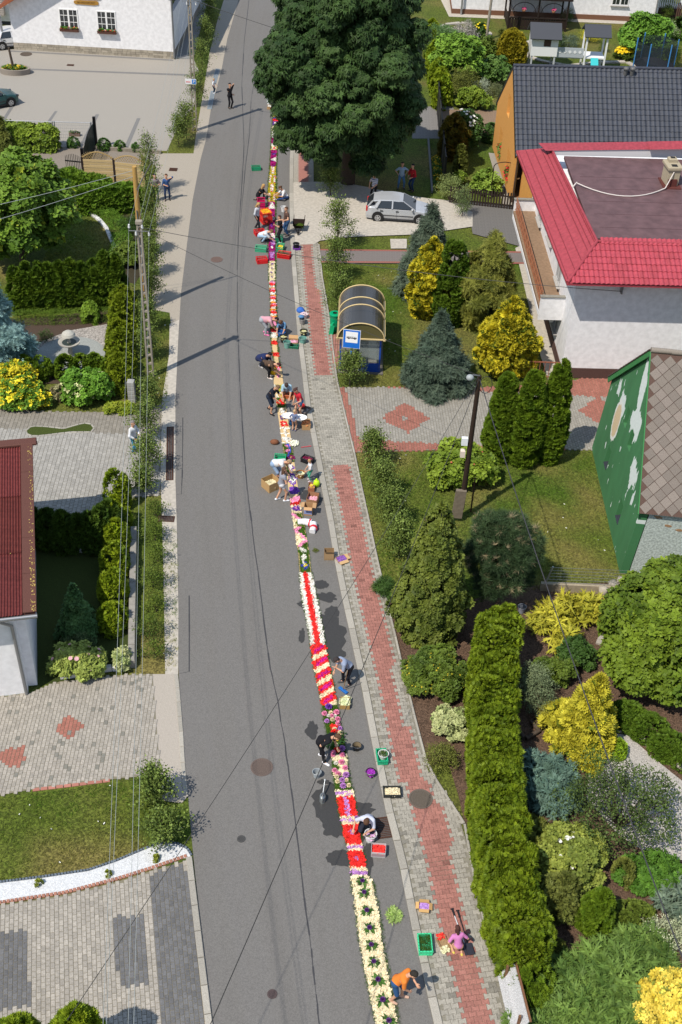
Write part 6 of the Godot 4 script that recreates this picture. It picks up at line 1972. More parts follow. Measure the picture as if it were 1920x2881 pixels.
const CRIGHT := [Vector2(-6.05,-87.9),Vector2(-5.74,-85.19),Vector2(-5.56,-82.97),Vector2(-5.51,-80.08),Vector2(-5.38,-77.12),Vector2(-5.12,-72.98),Vector2(-4.96,-70.15),Vector2(-4.61,-65.39),Vector2(-4.34,-61.24),Vector2(-4.13,-59.07),Vector2(-3.86,-56.04),Vector2(-3.74,-54.61),Vector2(-3.53,-52.88),Vector2(-3.34,-52.22),Vector2(-3.19,-51.08),Vector2(-2.99,-49.6),Vector2(-2.82,-48.28),Vector2(-2.49,-46.16),Vector2(-2.24,-44.4),Vector2(-1.98,-42.61),Vector2(-1.7,-40.72),Vector2(-1.42,-39.21),Vector2(-1.22,-37.85),Vector2(-1.1,-36.79),Vector2(-0.84,-35.49),Vector2(-0.47,-33.3),Vector2(-0.22,-31.8),Vector2(-0.02,-30.73),Vector2(0.15,-29.78),Vector2(0.34,-28.69),Vector2(0.55,-27.56),Vector2(0.67,-26.63),Vector2(0.85,-25.66),Vector2(1.03,-24.56),Vector2(1.2,-23.54),Vector2(1.36,-22.63),Vector2(1.5,-22.36),Vector2(1.68,-21.42),Vector2(1.79,-20.44),Vector2(1.94,-19.5),Vector2(2.09,-18.71),Vector2(2.27,-17.73),Vector2(2.44,-16.91)]
const cW := Color(0.8,0.78,0.72)
const cCream := Color(0.78,0.68,0.46)
const cCard := Color(0.66,0.48,0.25)
const cRed := Color(0.78,0.03,0.025)
const cMag := Color(0.36,0.008,0.16)
const cPur := Color(0.14,0.045,0.3)
const cLil := Color(0.52,0.25,0.6)
const cPink := Color(0.8,0.3,0.48)
const cYel := Color(0.8,0.62,0.06)
const cGrn := Color(0.09,0.19,0.02)
const cDark := Color(0.035,0.09,0.015)
const cBlue := Color(0.05,0.07,0.42)
const cOr := Color(0.8,0.33,0.04)
const NONE := Color(0,0,0,0)

func lane_pt(y: float,u: float,h := 0.0) -> Vector3:
	var k := 0
	while k < CY.size() - 2 and CY[k + 1] < y:
		k += 1
	var t: float = (y - CY[k]) / (CY[k + 1] - CY[k])
	var p: Vector2 = CLEFT[k].lerp(CLEFT[k + 1],t).lerp(CRIGHT[k].lerp(CRIGHT[k + 1],t),u)
	return V3(p.x,h,p.y)

# colour of the pattern at a station y down the lane and u across it
func motif(y: float,u: float) -> Color:
	var c := u - 0.5
	if y < 314: return cW
	if y < 319: return cPur
	if y < 325: return cPink
	if y < 332: return cYel
	if y < 337: return cBlue
	if y < 343: return cRed
	if y < 356: return cW if Vector2(c * 2,(y - 348) / 5).length() < 0.45 else cPur
	if y < 372: return cCream
	if y < 470:
		for q in [[372,390,1],[405,414,0],[414,424,2],[444,458,-1]]:
			if y >= q[0] and y < q[1]:
				var v: float = (y - q[0]) / (q[1] - q[0])
				if q[2] == 0: return cW
				if q[2] == 2: return (cRed if Vector2(c * 2,v * 2 - 1).length() < 0.4 else cW) if Vector2(c * 2,v * 2 - 1).length() < 0.8 else cYel
				if q[2] == 1 and u < 1.0 - v * 0.8: return cW
				if q[2] == -1 and absf(v - 0.5) < u * 0.5: return cW
		return cPur if sin(y * 0.35) > 0.6 and absf(c) < 0.3 else cMag
	if y < 570:
		var lane := fmod(y - 470,25.0)
		var side := int((y - 470) / 25.0) % 2
		if side == 0 and absf(c) < 0.22 and lane < 22: return cRed if fmod(y,5.0) < 2.0 and absf(c) < 0.1 else cW
		if side == 1 and absf(absf(c) - 0.36) < 0.12 and lane < 22: return cRed if fmod(y,5.0) < 2.0 and absf(absf(c) - 0.36) < 0.05 else cW
		return Color(0.5,0.4,0.02)
	if y < 737:
		for q in [[572,590],[610,622],[655,672]]:
			if y >= q[0] and y < q[1]:
				if absf(c) * 2 < 1.1 * (y - q[0]) / (q[1] - q[0]) + 0.15: return cPink if Vector2(c * 4,(y - (q[0] + q[1]) / 2.0 - 1) / 4).length() < 0.5 else cW
		for q in [626,698]:
			if Vector2(c * 2.2,(y - q) / 7.0).length() < 0.45: return cW
		if y > 672 and y < 690 and c > -0.2: return cLil
		if y > 712 and y < 728 and absf(c) < 0.35: return cLil
		return cPur * 1.4 if sin(y * 0.21) * cos(c * 5) > 0.55 else (cMag * 0.6 if y > 634 and y < 650 else cMag)
	if y < 796:
		return cPur if fmod(y,12.0) < 4.0 and absf(c) < 0.15 + 0.08 * sin(y) else cCream
	if y < 905:
		var v := fmod(y - 796,20.0)
		return cPink if v < 3 else (cRed if v < 9 else (cW if v < 15 else cOr))
	if y < 928: return cPink if Vector2(c * 2,(y - 914) / 8).length() < 0.9 else cGrn
	if y < 937: return cRed
	if y < 952: return cW
	if y < 1027 or (y >= 1037 and y < 1085):
		for q in [[961,971],[994,1004]]:
			if y >= q[0] and y < q[1]: return cRed
		if y > 1035 and y < 1064 and absf(c + 0.03 * sin(y)) < 0.1: return cPink
		return NONE
	if y < 1037: return cRed
	if y < 1122:
		var v := (y - 1085) / 37.0
		var w := 0.42 if v < 0.25 else (0.42 - (v - 0.25) * 0.9 if v < 0.55 else (0.12 if v < 0.7 else 0.4 - absf(v - 0.85)))
		if absf(c) < w: return cW if absf(absf(c) - w) < 0.09 else (Color(0.45,0.45,0.06) if v < 0.8 else cYel * 0.8)
		return NONE
	if y < 1148: return cRed if Vector2(c * 2.1,(y - 1134) / 11).length() < 0.75 + 0.2 * sin(atan2(c * 20,y - 1134) * 3) else cGrn
	if y < 1250:
		if y > 1152 and y < 1162 and absf(c) < 0.16: return cW
		for q in [[1174,-0.22],[1172,0.14],[1181,-0.1],[1180,0.22]]:
			if Vector2((c - q[1]) * 6,(y - q[0]) / 3.0).length() < 0.7: return cPur * 0.6
		for q in [[1190,-0.22],[1190,0.14],[1198,-0.16],[1197,0.24]]:
			if Vector2((c - q[1]) * 5,(y - q[0]) / 4.0).length() < 0.75: return cRed
		if Vector2(c * 5,(y - 1194) / 4.0).length() < 0.5: return cW
		if y > 1206 and (absf(c) < 0.06 or fmod(y - 1206,14.0) < 2.5): return cW
		return NONE
	if y < 1302:
		if absf(c - 0.1 - 0.14 * sin(y * 0.16)) < 0.06: return cBlue * 1.4
		for q in [[1257,0.05],[1271,0.0]]:
			if Vector2((c - q[1]) * 2.6,(y - q[0]) / 5.5).length() < 0.75: return cPink
		if Vector2((c - 0.22) * 2.2,(y - 1289) / 8).length() < 0.75: return cYel if Vector2((c - 0.2) * 5,(y - 1289) / 5).length() < 0.5 else cMag * 0.6
		return cGrn
	if y < 1372:
		for q in [[1318,12.0,0.3],[1351,18.0,0.44]]:
			var r: float = absf(c - 0.02) / q[2] + absf(y - q[0]) / q[1]
			if r < 0.8: return cW
			if r < 1.05: return cPur * 1.5
		return NONE if c > -0.25 or y > 1340 else cGrn
	if y < 1392: return cPur * 1.6 if Vector2(c * 1.9,(y - 1382) / 9).length() < 0.95 else NONE
	if y < 1424:
		var bow := 10.0 * (0.25 - c * c) * 4.0 * 0.5 - c * 10.0
		if y > 1416 + bow * 0.6 - 4 and y < 1420 + bow * 0.6 + 2: return cRed * 0.7
		if y > 1402 - c * 10 and y <= 1416 + bow * 0.6 - 4: return cPink * 1.05
		return NONE
	if y < 1446:
		if Vector2(c * 4,(y - 1431) / 3.5).length() < 0.5: return cPink
		return cPur if Vector2(c * 2.2,(y - 1434) / 10).length() < 0.85 - 0.3 * maxf(0.0,(y - 1436) / 10) else (cCream if absf(c) < 0.42 else NONE)
	if y < 1541:
		var v := y - 1446
		var zig := absf(fmod(v + 22.0,48.0) - 24.0) / 24.0 - 0.5
		if absf(c - zig * 0.95) < 0.19: return cPink * 1.05
		return cGrn if c > zig * 0.95 else cCream * 1.1
	if y < 1613:
		if Vector2((c + 0.02 - (y - 1549) * 0.016) * 3.2,(y - 1549) / 7).length() < 0.9: return cW
		if Vector2((c + 0.02) * 3.0,(y - 1569) / 8).length() < 0.8: return cW
		if y > 1574 and y < 1592 and absf(c + 0.1 - (y - 1583) * 0.004) < 0.07: return cW
		if Vector2((c - 0.02) * 6,(y - 1593) / 4).length() < 0.55: return cYel
		for a in 4:
			if Vector2((c - 0.02 - 0.24 * cos(a * PI / 2)) * 4.6,(y - 1593 - 7 * sin(a * PI / 2)) / 4).length() < 0.62: return cBlue
		return cGrn
	if y < 1815: return cRed if absf(c + 0.02) < 0.2 + 0.02 * sin(y * 0.3) else (cW if absf(c) < 0.5 else cGrn)
	if y < 1985:
		var v := fmod(y - 1818 + c * 22.0,35.0)
		if v > 22: return cCream * 1.08
		if absf(v - 11 + c * 4) < 4.5 and absf(c) < 0.38: return cMag * 1.5
		return cRed
	if y < 2125:
		if y > 2040 and y < 2075 and absf(c - 0.1) < 0.3: return cRed
		return cGrn
	if y < 2185:
		var v := (y - 2125) / 60.0
		return cGrn if (c < -0.12 and absf(v - 0.5) < 0.22 + c * 0.0) or absf(c) > 0.47 else cCream * 1.05
	if y < 2225: return cGrn
	if y < 2243: return cLil * 1.1 if y > 2229 and y < 2237 and fmod(u * 7.0,1.0) < 0.8 else cCream
	if y < 2300: return cLil if absf(c) < 0.1 + 0.03 * sin(y * 0.5) else cRed
	if y < 2322: return cLil if y > 2307 and y < 2314 else cCream
	if y < 2377: return cLil if Vector2(c * 3.2,(y - 2343) / 12).length() < 0.5 else cRed
	if y < 2396: return cLil if y > 2383 and y < 2390 else cCream
	if y < 2441: return cLil if Vector2(c * 3.2,(y - 2418) / 8).length() < 0.4 else cRed
	if y < 2464: return cLil * 0.95 if y > 2453 else cCream
	for q in [[2483,0.5],[2515,0.5],[2566,0.5],[2615,0.5],[2663,0.5],[2710,0.5],[2761,0.5],[2818,0.5],[2875,0.5]]:
		if Vector2(c * 3.0,(y - q[0]) / 17.0).length() < 0.72: return cDark
	return cCream * 1.06 if absf(c) < 0.5 else cDark

func flower_head(r: float,c: Color) -> MB:
	var b := MB.new()
	for ring in 4:
		var n: int = [9,8,6,3][ring]
		for k in n:
			b.col = c * rnd(0.8,1.15)
			var a := TAU * (k + ring * 0.4) / n
			var el: float = [0.15,0.6,1.0,1.35][ring]
			var d := V3(cos(a) * cos(el),sin(el),sin(a) * cos(el))
			var s := V3(-sin(a),0,cos(a)) * r * 0.34
			var base := V3(0,r * 0.25,0)
			var up := V3(0,r * 0.18,0)
			b.tri(base,base + d * r * 0.6 - s + up,base + d * r); b.tri(base,base + d * r,base + d * r * 0.6 + s + up)
	return b

func rosette(r: float) -> Array:
	var b := MB.new()
	for k in 13:
		b.col = Color(0.05,0.12,0.02) * rnd(0.6,1.5)
		if k % 4 == 3: b.col = Color(0.5,0.5,0.3)
		var a := TAU * k / 13 + rnd(-0.2,0.2)
		var d := V3(cos(a),0,sin(a)) * r * rnd(0.75,1.1)
		var s := V3(-sin(a),0,cos(a)) * r * rnd(0.12,0.2)
		var up := V3(0,rnd(0.03,0.06),0)
		b.tri(V3(0,0.04,0),d * 0.55 - s + up,d + V3(0,0.02,0)); b.tri(V3(0,0.04,0),d + V3(0,0.02,0),d * 0.55 + s + up)
	return [b,flower_head(r * 0.34,Color(0.12,0.04,0.2))]

func carpet():
	var t := thing("flower_carpet","long flower carpet of petals, leaves and cardboard running down the lane","flower carpet",lane_pt(2000,0.5))
	var base := t.position
	var cuts := [300,325,356,372,414,470,520,570,622,672,737,796,850,905,928,952,994,1037,1085,1122,1148,1204,1250,1302,1340,1372,1392,1424,1446,1494,1541,1613,1680,1750,1815,1872,1930,1985,2040,2085,2125,2185,2225,2243,2300,2322,2377,2396,2441,2464,2540,2640,2735,2845,2940]
	var petal := leaf_mesh("petal",3)
	var blade := leaf_mesh("grass",2)
	rng.seed = 2024
	for k in cuts.size() - 1:
		var y0: float = cuts[k]
		var y1: float = cuts[k + 1]
		var a := lane_pt(y0,0.5)
		var e := lane_pt(y1,0.5)
		var wide := lane_pt(y0,0).distance_to(lane_pt(y0,1))
		var area := a.distance_to(e) * wide
		var places := []
		var green := []
		var n := int(area * (620 if y0 > 1600 else 520))
		for q in n:
			var y := rnd(y0,y1)
			var u := rnd(-0.02,1.02)
			var jag := 0.02 * sin(y * 1.7)
			if u < jag or u > 1.0 + jag: continue
			var c := motif(y,clampf(u + rnd(-0.02,0.02),0.0,1.0))
			if c.a < 0.5: continue
			(green if c.g > c.r * 1.4 else places).append([lane_pt(y,u,rnd(0.03,0.05)) - base,c])
		# leafy margins
		var margin := 0.0
		if y0 < 1037: margin = 0.26
		elif y0 > 1610: margin = 0.1 if y0 < 2464 else 0.14
		if margin > 0.0:
			for q in int(area * margin * 900):
				var y := rnd(y0,y1)
				var right := rng.randf() < (0.62 if y0 < 1037 or y0 > 2460 else 0.5)
				var ext := margin * (1.0 if right else 0.7) * (1.0 + 0.35 * sin(y * 0.9) + 0.25 * sin(y * 2.3))
				green.append([lane_pt(y,1.0 + rnd(0,ext) if right else -rnd(0,ext),0.025) - base,cGrn * rnd(0.6,1.2)])
		for s in [[places,petal,0.075,"petal_panel"],[green,blade,0.08,"greenery_panel"]]:
			var pl: Array = s[0]
			if pl.is_empty(): continue
			var mm := MultiMesh.new()
			mm.transform_format = MultiMesh.TRANSFORM_3D
			mm.use_colors = true
			mm.mesh = s[1]
			mm.instance_count = pl.size()
			for q in pl.size():
				var sz: float = s[2] * rnd(0.75,1.25)
				var bs := Basis(Vector3.UP,rnd(0,TAU)) * Basis(Vector3.RIGHT,rnd(-0.35,0.35))
				mm.set_instance_transform(q,Transform3D(bs.scaled(Vector3.ONE * sz),pl[q][0]))
				var c: Color = pl[q][1] * rnd(0.82,1.15)
				mm.set_instance_color(q,Color(c.r,c.g,c.b))
			var o := MultiMeshInstance3D.new()
			o.multimesh = mm
			o.material_override = M.petal
			o.name = s[3]
			o.set_meta("kind","stuff")
			t.add_child(o,true)
		# what lies under the petals
		var b := MB.new()
		var isgreen := motif((y0 + y1) / 2,0.1).g > motif((y0 + y1) / 2,0.1).r * 1.4
		var steps := maxi(1,int((y1 - y0) / 8))
		var lastc := NONE
		for q in steps:
			var ya := lerpf(y0,y1,float(q) / steps)
			var yb := lerpf(y0,y1,float(q + 1) / steps)
			var uu := 10
			for w in uu:
				var c := motif((ya + yb) / 2,(w + 0.5) / uu)
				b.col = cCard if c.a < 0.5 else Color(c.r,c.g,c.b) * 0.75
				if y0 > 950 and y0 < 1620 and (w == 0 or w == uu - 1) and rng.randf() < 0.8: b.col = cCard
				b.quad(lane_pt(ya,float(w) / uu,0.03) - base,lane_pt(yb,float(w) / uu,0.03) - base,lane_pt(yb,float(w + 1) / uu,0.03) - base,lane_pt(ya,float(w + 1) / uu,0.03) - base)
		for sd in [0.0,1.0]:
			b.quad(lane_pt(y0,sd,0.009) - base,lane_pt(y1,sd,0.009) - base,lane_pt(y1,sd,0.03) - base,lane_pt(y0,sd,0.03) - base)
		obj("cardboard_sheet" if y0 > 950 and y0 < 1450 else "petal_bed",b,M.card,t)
	# whole flower heads laid on the pattern
	for f in [[V3(-0.14,0,-29.62),0.15,cPur * 1.5],[V3(-0.28,0,-29.29),0.12,cPink],[V3(-0.05,0,-29.34),0.1,cCream],[V3(0.15,0,-29.37),0.13,cPink],[V3(-0.01,0,-29.2),0.1,cPink],[V3(-0.18,0,-28.94),0.11,cLil],[V3(0.02,0,-29.02),0.1,cCream],[V3(0.21,0,-29.05),0.12,cPink],[V3(0.22,0,-28.85),0.11,cPink],[V3(0.3,0,-28.62),0.11,cLil],[V3(0.11,0,-28.58),0.1,cCream],[V3(0.31,0,-28.42),0.11,cCream],[V3(0.1,0,-28.43),0.14,cRed],[V3(0.23,0,-27.63),0.14,cRed],[V3(0.4,0,-27.7),0.14,cLil],[V3(0.1,0,-27.52),0.11,cPink],[V3(0.08,0,-27.41),0.11,cPink],[V3(0.42,0,-27.43),0.12,cPink],[V3(0.4,0,-27.1),0.13,cPink],[V3(0.53,0,-26.86),0.12,cPink],[V3(0.17,0,-26.73),0.11,cPink],[V3(0.29,0,-26.58),0.12,cPink * 0.9],[V3(0.57,0,-26.55),0.14,cLil],[V3(0.25,0,-26.46),0.1,cCream],[V3(0.44,0,-26.33),0.12,cLil],[V3(0.59,0,-26.34),0.09,cCream],[V3(0.28,0,-26.26),0.1,cCream],[V3(0.48,0,-26.08),0.13,cLil],[V3(0.67,0,-26.12),0.1,cCream],[V3(0.2,0,-27.06),0.09,cW],[V3(-0.13,0,-29.2),0.08,cW],[V3(0.11,0,-29.21),0.08,cW],[V3(0.97,0,-24.8),0.09,cLil],[V3(-2.6,0,-44.62),0.09,cMag]]:
		var p: Vector3 = f[0]
		obj("flower_head",flower_head(f[1],f[2]),M.petal,t,V3(p.x,0.045,p.z) - base)
	for f in [[V3(1.19,0,-22.37),0.24],[V3(1.25,0,-21.96),0.25],[V3(1.34,0,-21.32),0.26],[V3(1.43,0,-20.72),0.27],[V3(1.49,0,-20.15),0.26],[V3(1.57,0,-19.6),0.25],[V3(1.7,0,-19.02),0.28],[V3(1.84,0,-18.39),0.3],[V3(2.02,0,-17.76),0.28]]:
		var p: Vector3 = f[0]
		var r := rosette(f[1])
		var o := obj("leaf_rosette",r[0],M.petal,t,V3(p.x,0.045,p.z) - base)
		obj("flower_head",r[1],M.petal,o,V3(0,0.04,0))
	# wreath with a yellow heart
	var p := V3(0.14,0,-28.06)
	var w := obj("wreath",rosette(0.42)[0],M.petal,t,V3(p.x,0.05,p.z) - base)
	var b := MB.new()
	for k in 60:
		b.col = Color(0.02,0.06,0.015) * rnd(0.6,1.8)
		var a := rnd(0,TAU)
		var r := rnd(0.15,0.45)
		var o := V3(cos(a) * r,rnd(0.03,0.1),sin(a) * r)
		var d := sph() * 0.12
		var s := d.cross(Vector3.UP).normalized() * 0.04
		b.tri(o,o + d * 0.5 + s,o + d); b.tri(o,o + d,o + d * 0.5 - s)
	obj("leaves",b,M.petal,w)
	obj("flower_head",flower_head(0.15,cYel * 0.8),M.petal,w,V3(0,0.06,0))

# a closed skin over tapered bones: smooth union of their distance fields, meshed with surface nets
# bones: [a, b, radius at a, radius at b, colour]
func skin(out: MB,bones: Array,cell: float,blend: float):
	var lo := V3(1e9,1e9,1e9)
	var hi := -lo
	for b in bones:
		var r: float = maxf(b[2],b[3]) + cell * 2.0
		lo = lo.min(b[0] - Vector3.ONE * r).min(b[1] - Vector3.ONE * r)
		hi = hi.max(b[0] + Vector3.ONE * r).max(b[1] + Vector3.ONE * r)
	var nx := int((hi.x - lo.x) / cell) + 3
	var ny := int((hi.y - lo.y) / cell) + 3
	var nz := int((hi.z - lo.z) / cell) + 3
	var f := PackedFloat32Array()
	f.resize(nx * ny * nz)
	f.fill(9.0)
	var who := PackedInt32Array()
	who.resize(nx * ny * nz)
	var near := PackedFloat32Array()
	near.resize(nx * ny * nz)
	near.fill(9.0)
	for k in bones.size():
		var a: Vector3 = bones[k][0]
		var e: Vector3 = bones[k][1] - a
		var ra: float = bones[k][2]
		var rb: float = bones[k][3]
		var pad := maxf(ra,rb) + cell * 1.8 + blend
		var l := a.min(bones[k][1]) - Vector3.ONE * pad - lo
		var h := a.max(bones[k][1]) + Vector3.ONE * pad - lo
		var e2 := maxf(e.length_squared(),1e-8)
		for z in range(maxi(0,int(l.z / cell)),mini(nz,int(h.z / cell) + 1)):
			for y in range(maxi(0,int(l.y / cell)),mini(ny,int(h.y / cell) + 1)):
				var i := (z * ny + y) * nx
				for x in range(maxi(0,int(l.x / cell)),mini(nx,int(h.x / cell) + 1)):
					var p := lo + V3(x,y,z) * cell - a
					var t := clampf(p.dot(e) / e2,0.0,1.0)
					var d := (p - e * t).length() - (ra + (rb - ra) * t)
					var o := f[i + x]
					var q := maxf(blend - absf(o - d),0.0)
					f[i + x] = minf(o,d) - q * q / (4.0 * blend)
					if d < near[i + x]:
						near[i + x] = d
						who[i + x] = k
	var vid := {}
	var pos := PackedVector3Array()
	var cols := PackedColorArray()
	var off := [0,1,nx,nx + 1,nx * ny,nx * ny + 1,nx * ny + nx,nx * ny + nx + 1]
	var edges := [[0,1],[2,3],[4,5],[6,7],[0,2],[1,3],[4,6],[5,7],[0,4],[1,5],[2,6],[3,7]]
	var at := [V3(0,0,0),V3(1,0,0),V3(0,1,0),V3(1,1,0),V3(0,0,1),V3(1,0,1),V3(0,1,1),V3(1,1,1)]
	for z in nz - 1:
		for y in ny - 1:
			var i0 := (z * ny + y) * nx
			for x in nx - 1:
				var i := i0 + x
				if f[i] > cell * 1.9:
					continue
				var m := 0
				for c in 8:
					if f[i + off[c]] < 0.0: m += 1
				if m == 0 or m == 8:
					continue
				var s := Vector3.ZERO
				var n := 0
				for ed in edges:
					var fa := f[i + off[ed[0]]]
					var fb := f[i + off[ed[1]]]
					if (fa < 0.0) != (fb < 0.0):
						s += at[ed[0]].lerp(at[ed[1]],fa / (fa - fb)); n += 1
				vid[i] = pos.size()
				pos.append(lo + (V3(x,y,z) + s / n) * cell)
				cols.append(bones[who[i]][4])
	var nrm := PackedVector3Array()
	nrm.resize(pos.size())
	var tris := PackedInt32Array()
	for i in vid:
		var a: bool = f[i] < 0.0
		for q in [[1,nx,nx * ny],[nx,nx * ny,1],[nx * ny,1,nx]]:
			if i + q[0] >= f.size() or (f[i + q[0]] < 0.0) == a:
				continue
			var v0 = vid.get(i); var v1 = vid.get(i - q[1]); var v2 = vid.get(i - q[1] - q[2]); var v3 = vid.get(i - q[2])
			if v1 == null or v2 == null or v3 == null:
				continue
			var w := [v0,v1,v2,v0,v2,v3] if a else [v0,v2,v1,v0,v3,v2]
			for k in w: tris.append(k)
	for k in range(0,tris.size(),3):
		var g := (pos[tris[k + 1]] - pos[tris[k]]).cross(pos[tris[k + 2]] - pos[tris[k]])
		for j in 3: nrm[tris[k + j]] += g
	for k in range(0,tris.size(),3):
		var i := [tris[k],tris[k + 1],tris[k + 2]]
		for j in [0,2,1]:
			out.v.append(pos[i[j]]); out.n.append(nrm[i[j]].normalized()); out.c.append(cols[i[j]])

func knee(a: Vector3,c: Vector3,l1: float,l2: float,pole: Vector3) -> Vector3:
	var d := c - a
	var l := clampf(d.length(),0.05,(l1 + l2) * 0.995)
	var u := d.normalized()
	var x := (l1 * l1 - l2 * l2 + l * l) / (2.0 * l)
	var h := sqrt(maxf(0.0,l1 * l1 - x * x))
	return a + u * x + (pole - u * pole.dot(u)).normalized() * h

# parts made once and then set on every figure
var head_shape := {}
func head_mb(c: Color) -> MB:
	var key := str(c)
	if not head_shape.has(key):
		var b := MB.new()
		skin(b,[[V3(0,0.03,-0.015),V3(0,0.045,0.005),0.092,0.09,c],[V3(0,-0.06,0.03),V3(0,-0.085,0.045),0.058,0.04,c],[V3(0,0.0,0.08),V3(0,-0.03,0.105),0.012,0.017,c],
			[V3(-0.03,-0.035,0.06),V3(0.03,-0.035,0.06),0.035,0.035,c],[V3(-0.088,0.0,-0.01),V3(-0.094,0.03,-0.02),0.014,0.02,c],[V3(0.088,0.0,-0.01),V3(0.094,0.03,-0.02),0.014,0.02,c],
			[V3(-0.02,-0.062,0.083),V3(0.02,-0.062,0.083),0.011,0.011,c.lerp(Color(0.4,0.08,0.08),0.5)]],0.0105,0.02)
		for s in [-1,1]:
			b.col = Color(0.7,0.7,0.68)
			b.ball(V3(s * 0.034,0.012,0.078),V3(0.014,0.009,0.01),6)
			b.col = Color(0.04,0.03,0.03)
			b.ball(V3(s * 0.034,0.012,0.085),V3(0.007,0.007,0.006),6)
			b.bar(V3(s * 0.018,0.034,0.085),V3(s * 0.055,0.036,0.074),0.007)
		head_shape[key] = b
	return head_shape[key]

func hand_mb(c: Color) -> MB:
	var key := "h" + str(c)
	if not head_shape.has(key):
		var b := MB.new()
		var bn := [[V3(-0.02,-0.03,0),V3(-0.022,-0.085,0),0.016,0.014,c],[V3(0.0,-0.02,0),V3(0.0,-0.09,0),0.017,0.014,c],[V3(0.02,-0.03,0),V3(0.024,-0.082,0),0.016,0.013,c],[V3(0,0.01,0),V3(0,-0.03,0),0.024,0.022,c]]
		for k in 4:
			var x := -0.03 + k * 0.0195
			var l: float = [0.066,0.076,0.07,0.054][k]
			var p := V3(x,-0.088,0)
			var p1 := p + V3((k - 1.5) * 0.003,-l * 0.45,0.006)
			var p2 := p1 + V3((k - 1.5) * 0.002,-l * 0.33,0.016)
			bn.append([p,p1,0.0085,0.008,c]); bn.append([p1,p2,0.008,0.0075,c]); bn.append([p2,p2 + V3(0,-l * 0.2,0.017),0.0075,0.0065,c])
		bn.append([V3(-0.03,-0.035,0.005),V3(-0.055,-0.065,0.02),0.012,0.01,c]); bn.append([V3(-0.055,-0.065,0.02),V3(-0.058,-0.095,0.032),0.01,0.008,c])
		skin(b,bn,0.0055,0.006)
		head_shape[key] = b
	return head_shape[key]

func put(into: MB,from: MB,t: Transform3D):
	for k in from.v.size():
		into.v.append(t * from.v[k]); into.n.append((t.basis * from.n[k]).normalized()); into.c.append(from.c[k])

const SKIN := Color(0.56,0.31,0.2)

